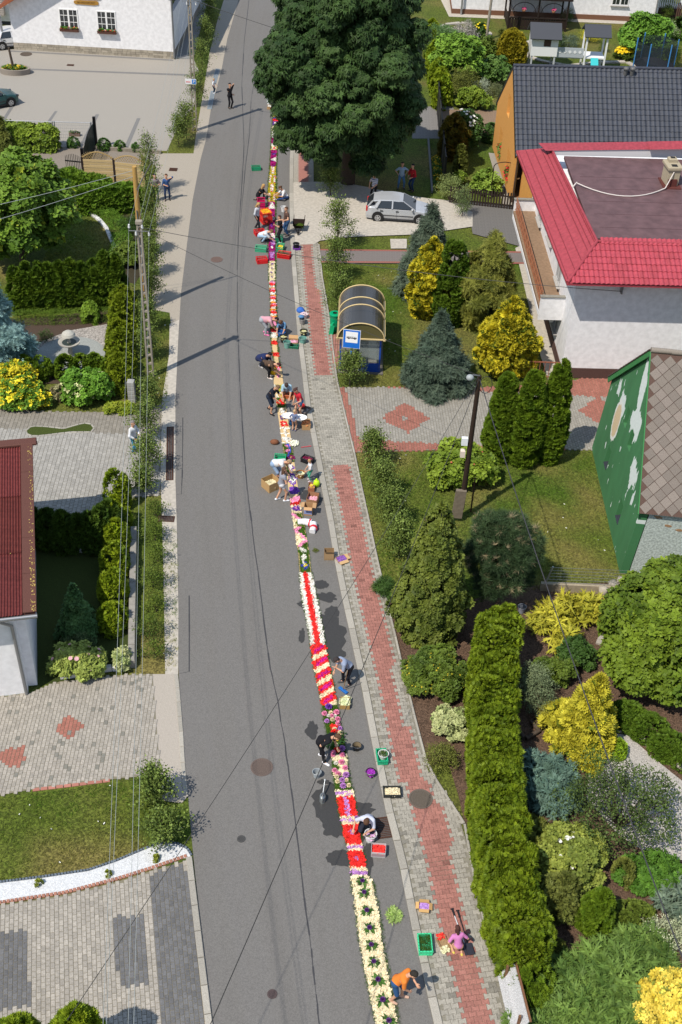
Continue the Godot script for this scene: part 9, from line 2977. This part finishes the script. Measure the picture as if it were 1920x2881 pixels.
func poles():
	var conc := Color(0.68,0.66,0.62)
	# wooden pole, two concrete ladder posts, leaning pole on the right
	var tw := thing("wooden_pole","tall orange-brown wooden utility pole by the left hedges","pole",V3(-11.11,0,-57.57))
	post(tw,"shaft",Vector3.ZERO,V3(0,8.2,0),0.17,Color(0.62,0.38,0.12),M.wood,0.12)
	post(tw,"cable_pipe",V3(-0.02,5.9,0.16),V3(0.12,0.5,0.2),0.03,Color(0.1,0.12,0.14))
	post(tw,"stay",V3(0.05,7.0,0.12),V3(0.8,8.3,-0.2),0.03,Color(0.1,0.1,0.1))
	var tops := []
	for q in [[V3(-9.84,0,-51.04),8.4,"near concrete ladder post on the left verge"],[V3(-11.46,0,-82.69),9.2,"far concrete ladder post by the yard corner"]]:
		var t := thing("concrete_pole",q[2],"pole",q[0],0.0,"concrete ladder posts")
		var H: float = q[1]
		for s in [-1,1]:
			var b := MB.new()
			b.col = conc
			b.bar(V3(s * 0.14,0,0),V3(s * 0.08,H,0),0.075,0.16)
			obj("leg",b,M.concrete,t)
		for k in 17:
			slab(t,"rung",V3(0,0.3 + k * (H - 0.5) / 16,0),V3(0.2,0.09,0.13),conc,M.concrete)
		slab(t,"cap",V3(0,H,0),V3(0.3,0.14,0.24),conc,M.concrete)
		for k in 4:
			var x := -0.45 + k * 0.3
			var y := H - 0.25 - 0.35 * (k % 2)
			post(t,"insulator",V3(x,y,0.1),V3(x,y + 0.16,0.1),0.06,Color(0.75,0.76,0.78),M.plastic,0.04)
		slab(t,"crossarm",V3(0,H - 0.4,0.1),V3(0.95,0.03,0.03),Color(0.4,0.4,0.4),M.metal)
		tops.append(q[0] + V3(0,H - 0.2,0.1))
	var tr := thing("leaning_pole","dark leaning wooden power pole with lamp head and meter boxes, strapped to a concrete foot","pole",V3(5.26,0,-40.81))
	var top := V3(0.0,7.5,0.1)
	post(tr,"shaft",V3(-0.05,0.6,0),top,0.125,Color(0.4,0.33,0.3),M.bark,0.09)
	slab(tr,"concrete_foot",V3(-0.2,1.0,0.15),V3(0.45,1.5,0.16),Color(0.42,0.38,0.33),M.concrete,Basis(Vector3.BACK,-0.05),0.01)
	post(tr,"lamp_arm",top,top + V3(-0.3,0.15,0.2),0.03,Color(0.3,0.3,0.3),M.metal)
	var b := MB.new()
	b.col = Color(0.3,0.33,0.34)
	b.ball(top + V3(-0.4,0.06,0.25),V3(0.16,0.13,0.15),12)
	obj("lamp_head",b,M.plastic,tr)
	slab(tr,"box",V3(-0.28,4.3,0.12),V3(0.26,0.36,0.16),Color(0.72,0.75,0.78),M.plastic); slab(tr,"box",V3(-0.3,3.7,0.12),V3(0.2,0.36,0.2),Color(0.68,0.58,0.5),M.plastic,Basis.IDENTITY,0.05)
	var coil := []
	for k in 17: coil.append(top + V3(0.28 + cos(TAU * k / 16) * 0.25,-0.35 + sin(TAU * k / 16) * 0.4,0.1))
	b = MB.new()
	b.col = Color(0.03,0.03,0.03)
	b.tube(coil,0.015,0.015,5)
	obj("cable_coil",b,M.matte,tr)
	var rs := thing("rusty_stake","rusty angle-iron stake beside the leaning pole's foot","post",V3(5.71,0,-41.38))
	post(rs,"bar",Vector3.ZERO,V3(0,1.9,0),0.035,Color(1.6,1,1),M.rust)
	var tl := thing("far_pole","slim grey pole standing in the stone-edged bed of the far garden","pole",V3(10.55,0,-105.06))
	post(tl,"shaft",Vector3.ZERO,V3(0.2,7.5,0),0.12,conc,M.concrete,0.09)
	# wires: along the left verge, and across the lane to the leaning pole
	var R := V3(5.26,0,-40.81) + top
	var W := V3(-11.11,0,-57.57) + V3(0,8.0,0)
	var pale := Color(0.3,0.33,0.33)
	for k in 4:
		var o := V3(-0.45 + k * 0.3,-0.35 * (k % 2) + 0.1,0)
		wire("power line %s along the left verge, counted from the houses" % ["one","two","three","four"][k],[tops[1] + o,tops[0] + o,[V3(-4.64,8.2,-12.95),V3(-4.57,8.2,-12.95),V3(-4.1,8.2,-12.97),V3(-3.98,8.2,-12.98)][k]],0.006,pale,"power lines along the left verge")
	wire("dark cable from the leaning pole across the lane to the near ladder post",[tops[0],R],0.01,Color(0.05,0.05,0.05))
	wire("dark cable from the leaning pole over the lower pavement and lane",[R + V3(0,-0.1,0),V3(-2.41,8.0,-13.15)],0.012,Color(0.04,0.04,0.04))
	wire("thin cable from the near ladder post to the house with the red eaves",[tops[0],V3(13.1,5.2,-52.4)],0.014,Color(0.08,0.08,0.08))
	wire("thick cable from the leaning pole down over the right garden",[R + V3(0,-0.1,0),V3(8.74,7.0,-15.77)],0.018,Color(0.05,0.05,0.055))
	wire("thin line from the wooden pole over the left garden",[W,V3(-27,6.0,-52)],0.012,pale)
	wire("second thin line from the wooden pole over the left garden",[W + V3(0,-0.3,0),V3(-27,5.4,-50)],0.012,pale)
	wire("dark line high over the lower lane and the lower left drive",[V3(-5.49,8.0,-13.26),R + V3(0,0.1,0)],0.009,Color(0.05,0.05,0.05))
	wire("dark line from the far ladder post across the lane to the huge tree",[tops[1],V3(2.5,7,-78)],0.016,Color(0.06,0.06,0.06))
	# parking sign on the far post
	var sg := thing("parking_sign","small white parking sign with red arrow and blue P on the far concrete post","sign",V3(-11.46,0,-82.69) + V3(-0.1,3.6,0.35))
	slab(sg,"plate",Vector3.ZERO,V3(0.75,0.36,0.03),Color(0.78,0.78,0.8),M.plastic); slab(sg,"blue_field",V3(0.22,0,0.018),V3(0.26,0.3,0.006),Color(0.02,0.2,0.6),M.plastic); slab(sg,"arrow",V3(-0.17,-0.03,0.018),V3(0.3,0.05,0.006),Color(0.6,0.03,0.03),M.plastic)
	var tm := TextMesh.new()
	tm.text = "P"
	tm.font_size = 28
	tm.pixel_size = 0.009
	tm.depth = 0.006
	obj("letter",tm,M.white,sg,V3(0.22,0,0.024))
	var fl := thing("flag","white and yellow church flag hanging beside the white house","flag",V3(-14.76,0,-102.79))
	post(fl,"pole",V3(-0.6,3.2,0),V3(0,4.6,0.3),0.03,Color(0.5,0.5,0.5),M.metal)
	for k in 2:
		b = MB.new()
		b.col = [Color(0.78,0.78,0.78),Color(0.8,0.5,0.01)][k]
		b.face([Vector2(k * 0.28,0),Vector2(k * 0.28 + 0.28,0),Vector2(0.3,-1.5),Vector2(0.26 if k == 0 else 0.32,-1.5)],V3(-0.25,4.4,0.25),Vector3.RIGHT,Vector3.UP,0.01)
		obj("cloth",b,M.cloth,fl)

func slats(called: String,label: String,at: Vector3,d: Vector3,n: int,w: float,h: float,c: Color,m: Material,cat := "fence",arch := 0.0):
	var t := thing(called,label,cat,at)
	var step := d / n
	var bs := Basis(Vector3.UP,-atan2(d.z,d.x))
	for k in n:
		var hh := h + arch * sin(PI * (k + 0.5) / n)
		slab(t,"slat",step * (k + 0.5) + V3(0,hh / 2 + 0.05,0),V3(w,hh,0.03),c * rnd(0.8,1.2),m,bs)
	for y in [0.3,h * 0.8]: slab(t,"rail",d / 2 + V3(0,y,0) - bs.z * 0.032,V3(d.length(),0.08,0.03),c * 0.8,m,bs)
	return t

func fences():
	var dk := Color(0.05,0.035,0.028)
	slats("picket_fence","dark brown picket fence in front of the orange house garden",V3(6.01,0,-72.68),V3(10.13,0,-72.05) - V3(6.01,0,-72.68),24,0.1,1.1,dk,M.wood)
	var bt := thing("black_fence","long black sheet fence with yellow flowers along the shaded lawn","fence",V3(5.56,0,-75.44))
	for k in 7:
		slab(bt,"panel",V3(0.25,1.0,-0.7 - k * 2.1),V3(0.06,1.9,2.04),Color(0.02,0.02,0.022)); slab(bt,"post",V3(0.25,1.05,0.35 - k * 2.1),V3(0.1,2.1,0.08),Color(0.015,0.015,0.015))
	slab(bt,"kerb",V3(-0.55,0.08,-3.2),V3(0.12,0.16,9.0),Color(0.4,0.45,0.5),M.concrete)
	heap("yellow_flowers","strip of yellow flowers at the foot of the black fence",V3(5.48,0,-77.12),0.25,2.6,0.02,0.3,[Color(0.05,0.12,0.02),Color(0.1,0.2,0.03),Color(0.7,0.45,0.02),0.3],0,"broad",0.2,true)
	# arched pine fence panels
	for k in 2:
		var a: Vector3 = [V3(-17.5,0,-73.49),V3(-15.42,0,-73.27)][k]
		var d: Vector3 = [V3(-15.5,0,-73.48),V3(-13.41,0,-72.94)][k] - a
		var bs := Basis(Vector3.UP,-atan2(d.z,d.x))
		var t := thing("pine_fence","arched pine fence panel, %s one" % ["left","right"][k],"fence",a,0.0,"arched pine fence panels")
		var L := d.length()
		for j in 8: slab(t,"board",d / 2 + V3(0,0.15 + j * 0.19,0) + bs.z * (0.012 * (j % 2)),V3(L - 0.12,0.16,0.03),Color(0.74,0.55,0.28) * rnd(0.85,1.12),M.wood,bs)
		var b := MB.new()
		b.col = Color(0.58,0.4,0.17)
		for j in 12:
			var u := (j + 0.5) / 12.0
			var hh := 0.12 + 0.35 * sin(PI * u)
			b.bar(d * u + V3(0,1.6,0),d * clampf(u + hh / L * 0.8,0,1) + V3(0,1.6 + hh,0),0.025); b.bar(d * u + V3(0,1.6,0),d * clampf(u - hh / L * 0.8,0,1) + V3(0,1.6 + hh,0),0.025)
			b.bar(d * (j / 12.0) + V3(0,1.66 + 0.4 * sin(PI * j / 12.0),0),d * ((j + 1) / 12.0) + V3(0,1.66 + 0.4 * sin(PI * (j + 1) / 12.0),0),0.06)
		obj("lattice",b,M.wood,t)
		for u in [0.0,1.0]: slab(t,"post",d * u + V3(0,0.85,0),V3(0.09,1.7,0.09),dk,M.wood)
	slats("iron_gate","small wrought iron garden gate left of the pine fence",V3(-18.81,0,-74.29),V3(-17.67,0,-74.13) - V3(-18.81,0,-74.29),10,0.025,1.3,Color(0.05,0.05,0.055),M.metal,"gate",0.2)
	slats("iron_gate","black iron driveway gate leaf standing open in the far yard",V3(-17.58,0,-74.42),V3(-17.76,0,-78.87) - V3(-17.58,0,-74.42),26,0.06,1.7,Color(0.02,0.03,0.035),M.metal,"gate",0.3)
	for q in [[V3(-17.6,0,-74.14),2.0,"black gate post nearer the pine fence"],[V3(-17.69,0,-78.88),2.2,"black gate post at the yard edge"]]:
		var t := thing("gate_post",q[2],"post",q[0])
		slab(t,"shaft",V3(0,q[1] / 2,0),V3(0.18,q[1],0.18),Color(0.02,0.022,0.025),M.metal)
	var wf := thing("wire_fence","grey wire mesh fence along the near edge of the far yard","fence",V3(-20.67,0,-78.91))
	var D := V3(-17.98,0,-79.03) - V3(-20.67,0,-78.91)
	for q in [-1.1,0.05,0.1,1.0]: post(wf,"post",D * q,D * q + V3(0,1.75,0),0.04,Color(0.35,0.37,0.4),M.metal)
	var b := MB.new()
	b.col = Color(0.35,0.37,0.4)
	b.tube([D * -1.1 + V3(0,1.72,0),D + V3(0,1.72,0)],0.025,0.025,6)
	for k in 7: b.bar(D * -1.1 + V3(0,0.2 + k * 0.22,0),D + V3(0,0.2 + k * 0.22,0),0.008)
	for k in 44: b.bar(D * (k * 0.048 - 1.1) + V3(0,0.1,0),D * (k * 0.048 - 1.1) + V3(0,1.7,0),0.007)
	obj("mesh",b,M.metal,wf)
	var lw := thing("yard_wall","low concrete kerb wall along the near edge of the far yard","wall",V3(-17.64,0,-78.52))
	slab(lw,"wall",V3(2.1,0.12,-0.1),V3(4.6,0.24,0.2),Color(0.6,0.58,0.54),M.concrete,Basis(Vector3.UP,-0.05))
	# concrete wall and wire fence by the green house
	var gw := thing("garden_wall","low weathered concrete wall with wire fence by the green house","wall",V3(8.42,0,-36.5))
	slab(gw,"wall",V3(2.1,0.2,0),V3(4.5,0.4,0.16),Color(0.8,0.74,0.62),M.concrete)
	for x in [0.0,4.2]: post(gw,"post",V3(x,0.3,0),V3(x + 0.2,1.3,0),0.035,Color(0.5,0.55,0.6),M.metal)
	b = MB.new()
	b.col = Color(0.4,0.42,0.42)
	for k in 6: b.bar(V3(0.1,0.45 + k * 0.16,0),V3(4.3,0.45 + k * 0.16,0),0.01)
	for k in 30: b.bar(V3(0.15 + k * 0.14,0.42,0),V3(0.15 + k * 0.14,1.28,0),0.005)
	obj("mesh",b,M.metal,gw)
	rng.seed = 5
	var rp := thing("rock_pile","pile of pale broken rocks at the corner of the green house","rocks",V3(11.28,0,-36.9))
	for k in 11:
		b = MB.new()
		b.col = Color(0.62,0.55,0.45) * rnd(0.8,1.1)
		b.ball(Vector3.ZERO,V3(rnd(0.16,0.38),rnd(0.14,0.3),rnd(0.16,0.3)),6)
		for q in b.v.size(): b.v[q] *= 1.0 + 0.25 * sin(b.v[q].x * 31.0 + b.v[q].z * 23.0 + b.v[q].y * 17.0)
		obj("rock",b,M.stone,rp,V3(rnd(-0.7,0.7),rnd(0.08,0.35),rnd(-0.35,0.6)),rnd(0,3))
	# wall and drystone edging of the left gardens
	var wl := thing("front_wall","low pale garden wall inside the left verge of the red-roofed house","wall",V3(-7.58,0,-31.18))
	var e := V3(-8.74,0,-38.95) - V3(-7.58,0,-31.18)
	for k in 9: slab(wl,"coping",e * ((k + 0.5) / 9.0) + V3(0,0.2,0),V3(0.26,0.4,e.length() / 9 - 0.02),Color(0.62,0.64,0.66) * rnd(0.9,1.05),M.concrete,Basis(Vector3.UP,atan2(e.x,e.z)),0.02)
	var gp := thing("gate_pillar","stacked pale block pillar at the end of the upper left garden wall","pillar",V3(-10.4,0,-48.77))
	for k in 5: slab(gp,"block",V3(0,0.14 + k * 0.24,0),V3(0.34,0.22,0.34),Color(0.52,0.52,0.5) * rnd(0.85,1.1),M.stone,Basis.IDENTITY,0.02)
	edging("stone_edge",[Vector2(-10.12,-30.45),Vector2(-9.55,-30.56),Vector2(-8.88,-30.83),Vector2(-7.83,-31.06)],0.2,0.22,0.0,0.32,M.stone,1.0)
	edging("stone_edge",[Vector2(-16.56,-69.5),Vector2(-16.29,-68.78),Vector2(-15.64,-68.01),Vector2(-15.02,-66.96),Vector2(-14.6,-65.83),Vector2(-14.1,-64.5),Vector2(-14.1,-63.83)],0.22,0.16,0.0,0.3,M.stone,1.0)
	edging("stone_edge",[Vector2(-12.78,-37.87),Vector2(-11.91,-37.63),Vector2(-10.86,-37.55),Vector2(-9.67,-37.51)],0.22,0.2,0.0,0.4,M.stone,1.0)
	for pl in [[Vector2(9.22,-28.21),Vector2(9.38,-28.62),Vector2(9.7,-28.92),Vector2(10.24,-29.08),Vector2(10.8,-28.98),Vector2(11.4,-28.33),Vector2(11.98,-27.72),Vector2(12.7,-27.21)],[Vector2(10.43,-34.17),Vector2(10.12,-33.47)],[Vector2(6.93,-107.56),Vector2(7.48,-108.4),Vector2(8.69,-108.95),Vector2(9.76,-108.71)],[Vector2(7,-107.19),Vector2(7.84,-107.3),Vector2(8.58,-106.83)],[Vector2(9.57,-105.48),Vector2(10.32,-105.39),Vector2(11.23,-106.25),Vector2(10.91,-107.34)],[Vector2(14.25,-105.27),Vector2(13.55,-104.27),Vector2(13.32,-103.35),Vector2(13.58,-101.2),Vector2(14.63,-100.05),Vector2(16.84,-99.08),Vector2(19.3,-100.22),Vector2(21.7,-100.7),Vector2(22.59,-98.97)]]:
		edging("stone_border",pl,0.22 if pl[0].y > -50 else 0.4,0.12,0.0,0.24 if pl[0].y > -50 else 0.45,mat(Color(0.62,0.57,0.5),0.9,"blot",0.5,0.7,0.3,0.03),1.0)

func garden_things():
	# fountain
	var t := thing("fountain","white shell-topped garden fountain on a grey pebble disc","fountain",V3(-14.2,0,-52.7))
	var b := MB.new()
	b.col = Color(0.6,0.57,0.5)
	b.lathe([Vector2(0.26,0),Vector2(0.12,0.12),Vector2(0.09,0.5),Vector2(0.14,0.6),Vector2(0.55,0.78),Vector2(0.56,0.84),Vector2(0.48,0.82),Vector2(0.1,0.72)],18)
	obj("basin",b,M.stone,t)
	b = MB.new()
	b.col = Color(0.65,0.63,0.56)
	b.lathe([Vector2(0.12,0.72),Vector2(0.07,0.95),Vector2(0.1,1.1),Vector2(0.36,1.2),Vector2(0.3,1.32),Vector2(0.16,1.42),Vector2(0.001,1.46)],14)
	obj("shell",b,M.stone,t)
	b = MB.new()
	b.lathe([Vector2(0.5,0.79),Vector2(0.001,0.79)],18)
	obj("water",b,mat(Color(0.03,0.04,0.03),0.05),t)
	b = MB.new()
	b.col = Color(0.4,0.42,0.4)
	b.lathe([Vector2(1.75,0.0),Vector2(1.75,0.06),Vector2(1.6,0.07),Vector2(0.001,0.06)],30)
	obj("pebble_disc",b,M.gravel,t)
	# bench and clay pot, top of the stump planter
	t = thing("garden_bench","weathered wooden garden bench with dark back at the right edge","bench",V3(12.88,0,-31.48),-0.6)
	for k in 3: slab(t,"seat_slat",V3(0.3,0.42,-0.1 + k * 0.13),V3(1.6,0.035,0.11),Color(0.5,0.45,0.4),M.wood)
	for k in 4: slab(t,"back_slat",V3(0.3,0.6 + k * 0.11,-0.25 - k * 0.02),V3(1.6,0.09,0.03),Color(0.05,0.05,0.05),M.wood)
	for x in [-0.45,1.05]: slab(t,"leg",V3(x,0.21,-0.02),V3(0.07,0.42,0.4),Color(0.04,0.04,0.04),M.metal)
	bucket("clay_pot",V3(12.54,0,-31.68),0.12,0.2,Color(0.5,0.2,0.12),"small terracotta pot by the wooden bench","pot")
	t = thing("trunk_planter","hollow log planter lying beside the long hedge","planter",V3(7.13,0,-28.82),0.5)
	for s in [[V3(-0.3,0.12,0.2),V3(0.35,0.14,0.1)],[V3(-0.35,0.12,0.15),V3(-0.3,0.14,-0.45)],[V3(0.35,0.12,0.08),V3(0.3,0.14,-0.4)]]: post(t,"log",s[0],s[1],0.09,Color(2.0,1.3,1.0),M.bark,0.07)
	# white board by the hedge, seen almost edge on
	t = thing("white_board","long white wooden notice board with grey streaks at the bottom edge, seen from above","board",V3(5.3,0,-19.2))
	var d := V3(0.28,0,1.9)
	var bs := Basis(Vector3.UP,atan2(d.x,d.z))
	for k in 5: slab(t,"plank",d / 2 + V3(0.065 * k,0.34 + k * 0.2,0),V3(0.04,0.2,d.length()),Color(0.9,0.92,0.94) * rnd(0.93,1.03),mat(Color(1,1,1),0.7,"blot",0.8,0.6),bs * Basis(Vector3.BACK,-0.3))
	slab(t,"frame",d / 2 + V3(0.33,1.3,0),V3(0.06,0.04,d.length() + 0.06),Color(0.25,0.12,0.06),M.wood,bs)
	for u in [0.1,0.9]: slab(t,"post",d * u + V3(0.1,0.6,0),V3(0.07,1.2,0.07),Color(0.25,0.13,0.07),M.wood)
	# round sump lid, far planters
	bucket("grey_drum",V3(7.39,0,-35.14),0.17,0.3,Color(0.25,0.27,0.32),"small grey drum in the mulch by the long hedge","drum")
	t = thing("stone_planter","oval stone planter with a bare shrub post in the far yard","planter",V3(-26.45,0,-92.47))
	b = MB.new()
	b.col = Color(0.42,0.37,0.32)
	b.lathe([Vector2(1.0,0.0),Vector2(1.05,0.42),Vector2(0.9,0.42),Vector2(0.88,0.3),Vector2(0.001,0.32)],22,Vector3.ZERO,1.15,0.7)
	obj("trough",b,M.stone,t)
	post(t,"stump",V3(-0.1,0.3,0),V3(-0.25,1.9,0),0.11,Color(1.6,1.4,1.3),M.bark,0.08)
	heap("planter_flowers","flowers growing in the oval stone planter",V3(-26.45,0,-92.47),0.9,0.5,0.3,0.2,[Color(0.05,0.12,0.02),Color(0.12,0.22,0.03),Color(0.7,0.5,0.05),0.15],0,"broad",0.22)
	t = thing("trough_planter","small brown trough of flowers standing in the far yard","planter",V3(-19.59,0,-80.89))
	slab(t,"trough",V3(0,0.12,0),V3(0.75,0.24,0.28),Color(0.25,0.16,0.12),M.stone,Basis.IDENTITY,0.02)
	heap("trough_flowers","low flowers in the brown trough",V3(-19.59,0,-80.89),0.33,0.1,0.2,0.14,[Color(0.06,0.12,0.03),Color(0.2,0.28,0.1),Color(0.6,0.5,0.5),0.2],0,"broad",0.15,true)
	t = thing("lamp_post","grey post standing beside the white car in the far left yard","post",V3(-28.5,0,-97.65))
	post(t,"shaft",Vector3.ZERO,V3(-0.1,2.6,0),0.11,Color(0.4,0.42,0.45),M.metal)
	# play house with bridge, tower and slide
	t = thing("play_house","white play house on stilts joined by a bridge to a roofed climbing tower with slide","play house",V3(14.51,0,-98.79))
	var wh := Color(0.72,0.74,0.76)
	var roofc := Color(0.06,0.065,0.075)
	for x in [-0.9,0.9]:
		for z in [-0.8,0.8]: slab(t,"stilt",V3(x,0.6,z),V3(0.13,1.2,0.13),Color(0.4,0.43,0.46))
	var cab := slab(t,"cabin",V3(0,1.95,0),V3(2.1,1.5,1.8),wh)
	slab(cab,"window",V3(0.2,2.25,0.91),V3(0.55,0.55,0.02),Color(0.08,0.05,0.04))
	for s in [-1,1]: slab(t,"roof",V3(0,3.05,s * 0.6),V3(2.5,0.08,1.55),roofc,null,Basis(Vector3.RIGHT,s * 0.62))
	slab(t,"bridge",V3(2.1,1.1,0.2),V3(2.2,0.1,0.9),Color(0.3,0.34,0.38)); slab(t,"bridge_side",V3(2.1,1.5,0.66),V3(2.2,0.75,0.05),Color(0.4,0.44,0.48))
	for k in 5: slab(t,"railing_motif",V3(1.3 + k * 0.4,1.55,0.7),V3(0.2,0.2,0.02),wh,null,Basis(Vector3.BACK,0.78))
	for x in [3.3,4.9]:
		for z in [-0.7,0.8]: slab(t,"tower_post",V3(x,1.5,z),V3(0.13,3.0,0.13),wh)
	slab(t,"tower_floor",V3(4.1,1.15,0),V3(1.6,0.1,1.5),wh)
	for s in [-1,1]: slab(t,"roof",V3(4.1,3.2,s * 0.5),V3(2.1,0.08,1.3),roofc,null,Basis(Vector3.RIGHT,s * 0.55))
	slab(t,"slide",V3(4.1,0.6,1.5),V3(0.6,0.08,1.9),Color(0.05,0.45,0.48),M.plastic,Basis(Vector3.RIGHT,0.62))
	t = thing("trampoline","round trampoline with blue posts and dark safety net","trampoline",V3(23.55,0,-98.68))
	var net := mat(Color(0.02,0.03,0.04),0.8)
	net.transparency = BaseMaterial3D.TRANSPARENCY_ALPHA
	net.albedo_color.a = 0.55
	b = MB.new()
	b.lathe([Vector2(1.55,0.75),Vector2(1.55,2.5)],20)
	obj("net",b,net,t)
	b = MB.new()
	b.col = Color(0.02,0.02,0.03)
	b.lathe([Vector2(1.6,0.66),Vector2(1.6,0.74),Vector2(0.001,0.72)],20)
	obj("jumping_mat",b,M.matte,t)
	for k in 6: post(t,"pole",V3(cos(k * 1.047) * 1.62,0,sin(k * 1.047) * 1.62),V3(cos(k * 1.047) * 1.62,2.7,sin(k * 1.047) * 1.62),0.05,Color(0.06,0.22,0.5))
	t = thing("rose_arch","thin dark rose arch by the orange house's lower window","arch",V3(9.46,0,-73.66))
	for x in [-0.7,0.7]: post(t,"upright",V3(x,0,0),V3(x,2.2,0),0.03,Color(0.04,0.03,0.03),M.metal)
	for k in 6: post(t,"hoop",V3(cos(PI * k / 6) * 0.7,2.2 + sin(PI * k / 6) * 0.3,0),V3(cos(PI * (k + 1) / 6) * 0.7,2.2 + sin(PI * (k + 1) / 6) * 0.3,0),0.03,Color(0.04,0.03,0.03),M.metal)
	car(V3(2.8,0,-70.31),-3,Color(0.5,0.52,0.55),"silver five-door hatchback parked on the concrete drive")
	car(V3(-26.65,0,-85.49),38,Color(0.012,0.07,0.07),"dark green car cut by the left edge of the far yard")
	car(V3(-27.78,0,-98.6),25,Color(0.7,0.7,0.7),"white car half hidden behind the white house")


func _ready():
	var cam := Camera3D.new()
	cam.name = "camera"
	cam.position = V3(0,33.5,0)
	cam.rotation = V3(deg_to_rad(-39.27),0,deg_to_rad(2.5))
	cam.fov = 45.92
	cam.near = 0.5
	cam.far = 1200.0
	add_child(cam)
	cam.current = true
	var env := Environment.new()
	var sky := Sky.new()
	var sm := ProceduralSkyMaterial.new()
	sm.sky_top_color = Color(0.47,0.55,0.66)
	sm.sky_horizon_color = Color(0.8,0.8,0.8)
	sm.ground_bottom_color = Color(0.2,0.2,0.17)
	sm.ground_horizon_color = Color(0.5,0.5,0.48)
	sm.sky_energy_multiplier = 1.15
	sky.sky_material = sm
	env.background_mode = Environment.BG_SKY
	env.sky = sky
	env.tonemap_mode = Environment.TONE_MAPPER_LINEAR
	env.tonemap_exposure = 1.2
	env.sdfgi_enabled = true
	env.ssao_enabled = true
	env.ssil_enabled = true
	var we := WorldEnvironment.new()
	we.name = "environment"
	we.environment = env
	add_child(we)
	var sun := DirectionalLight3D.new()
	sun.name = "sun"
	sun.light_color=Color(1.0,0.965,0.91)
	sun.light_energy=1.3
	sun.light_angular_distance=0.5
	sun.shadow_enabled=true
	add_child(sun)
	sun.look_at_from_position(Vector3.ZERO,V3(0.38,-0.83,-0.41))
	rng.seed=42
	materials()
	ground()
	sidewalk()
	drives()
	white_house()
	red_house()
	orange_house()
	green_house()
	corrugated_house()
	top_right_house()
	fences()
	poles()
	big_trees()
	birches()
	right_side()
	right_garden()
	left_gardens()
	far_gardens()
	bus_stop()
	garden_things()
	carpet()
	small_street_things()
	petals_and_boxes()
	tools()
	folk()
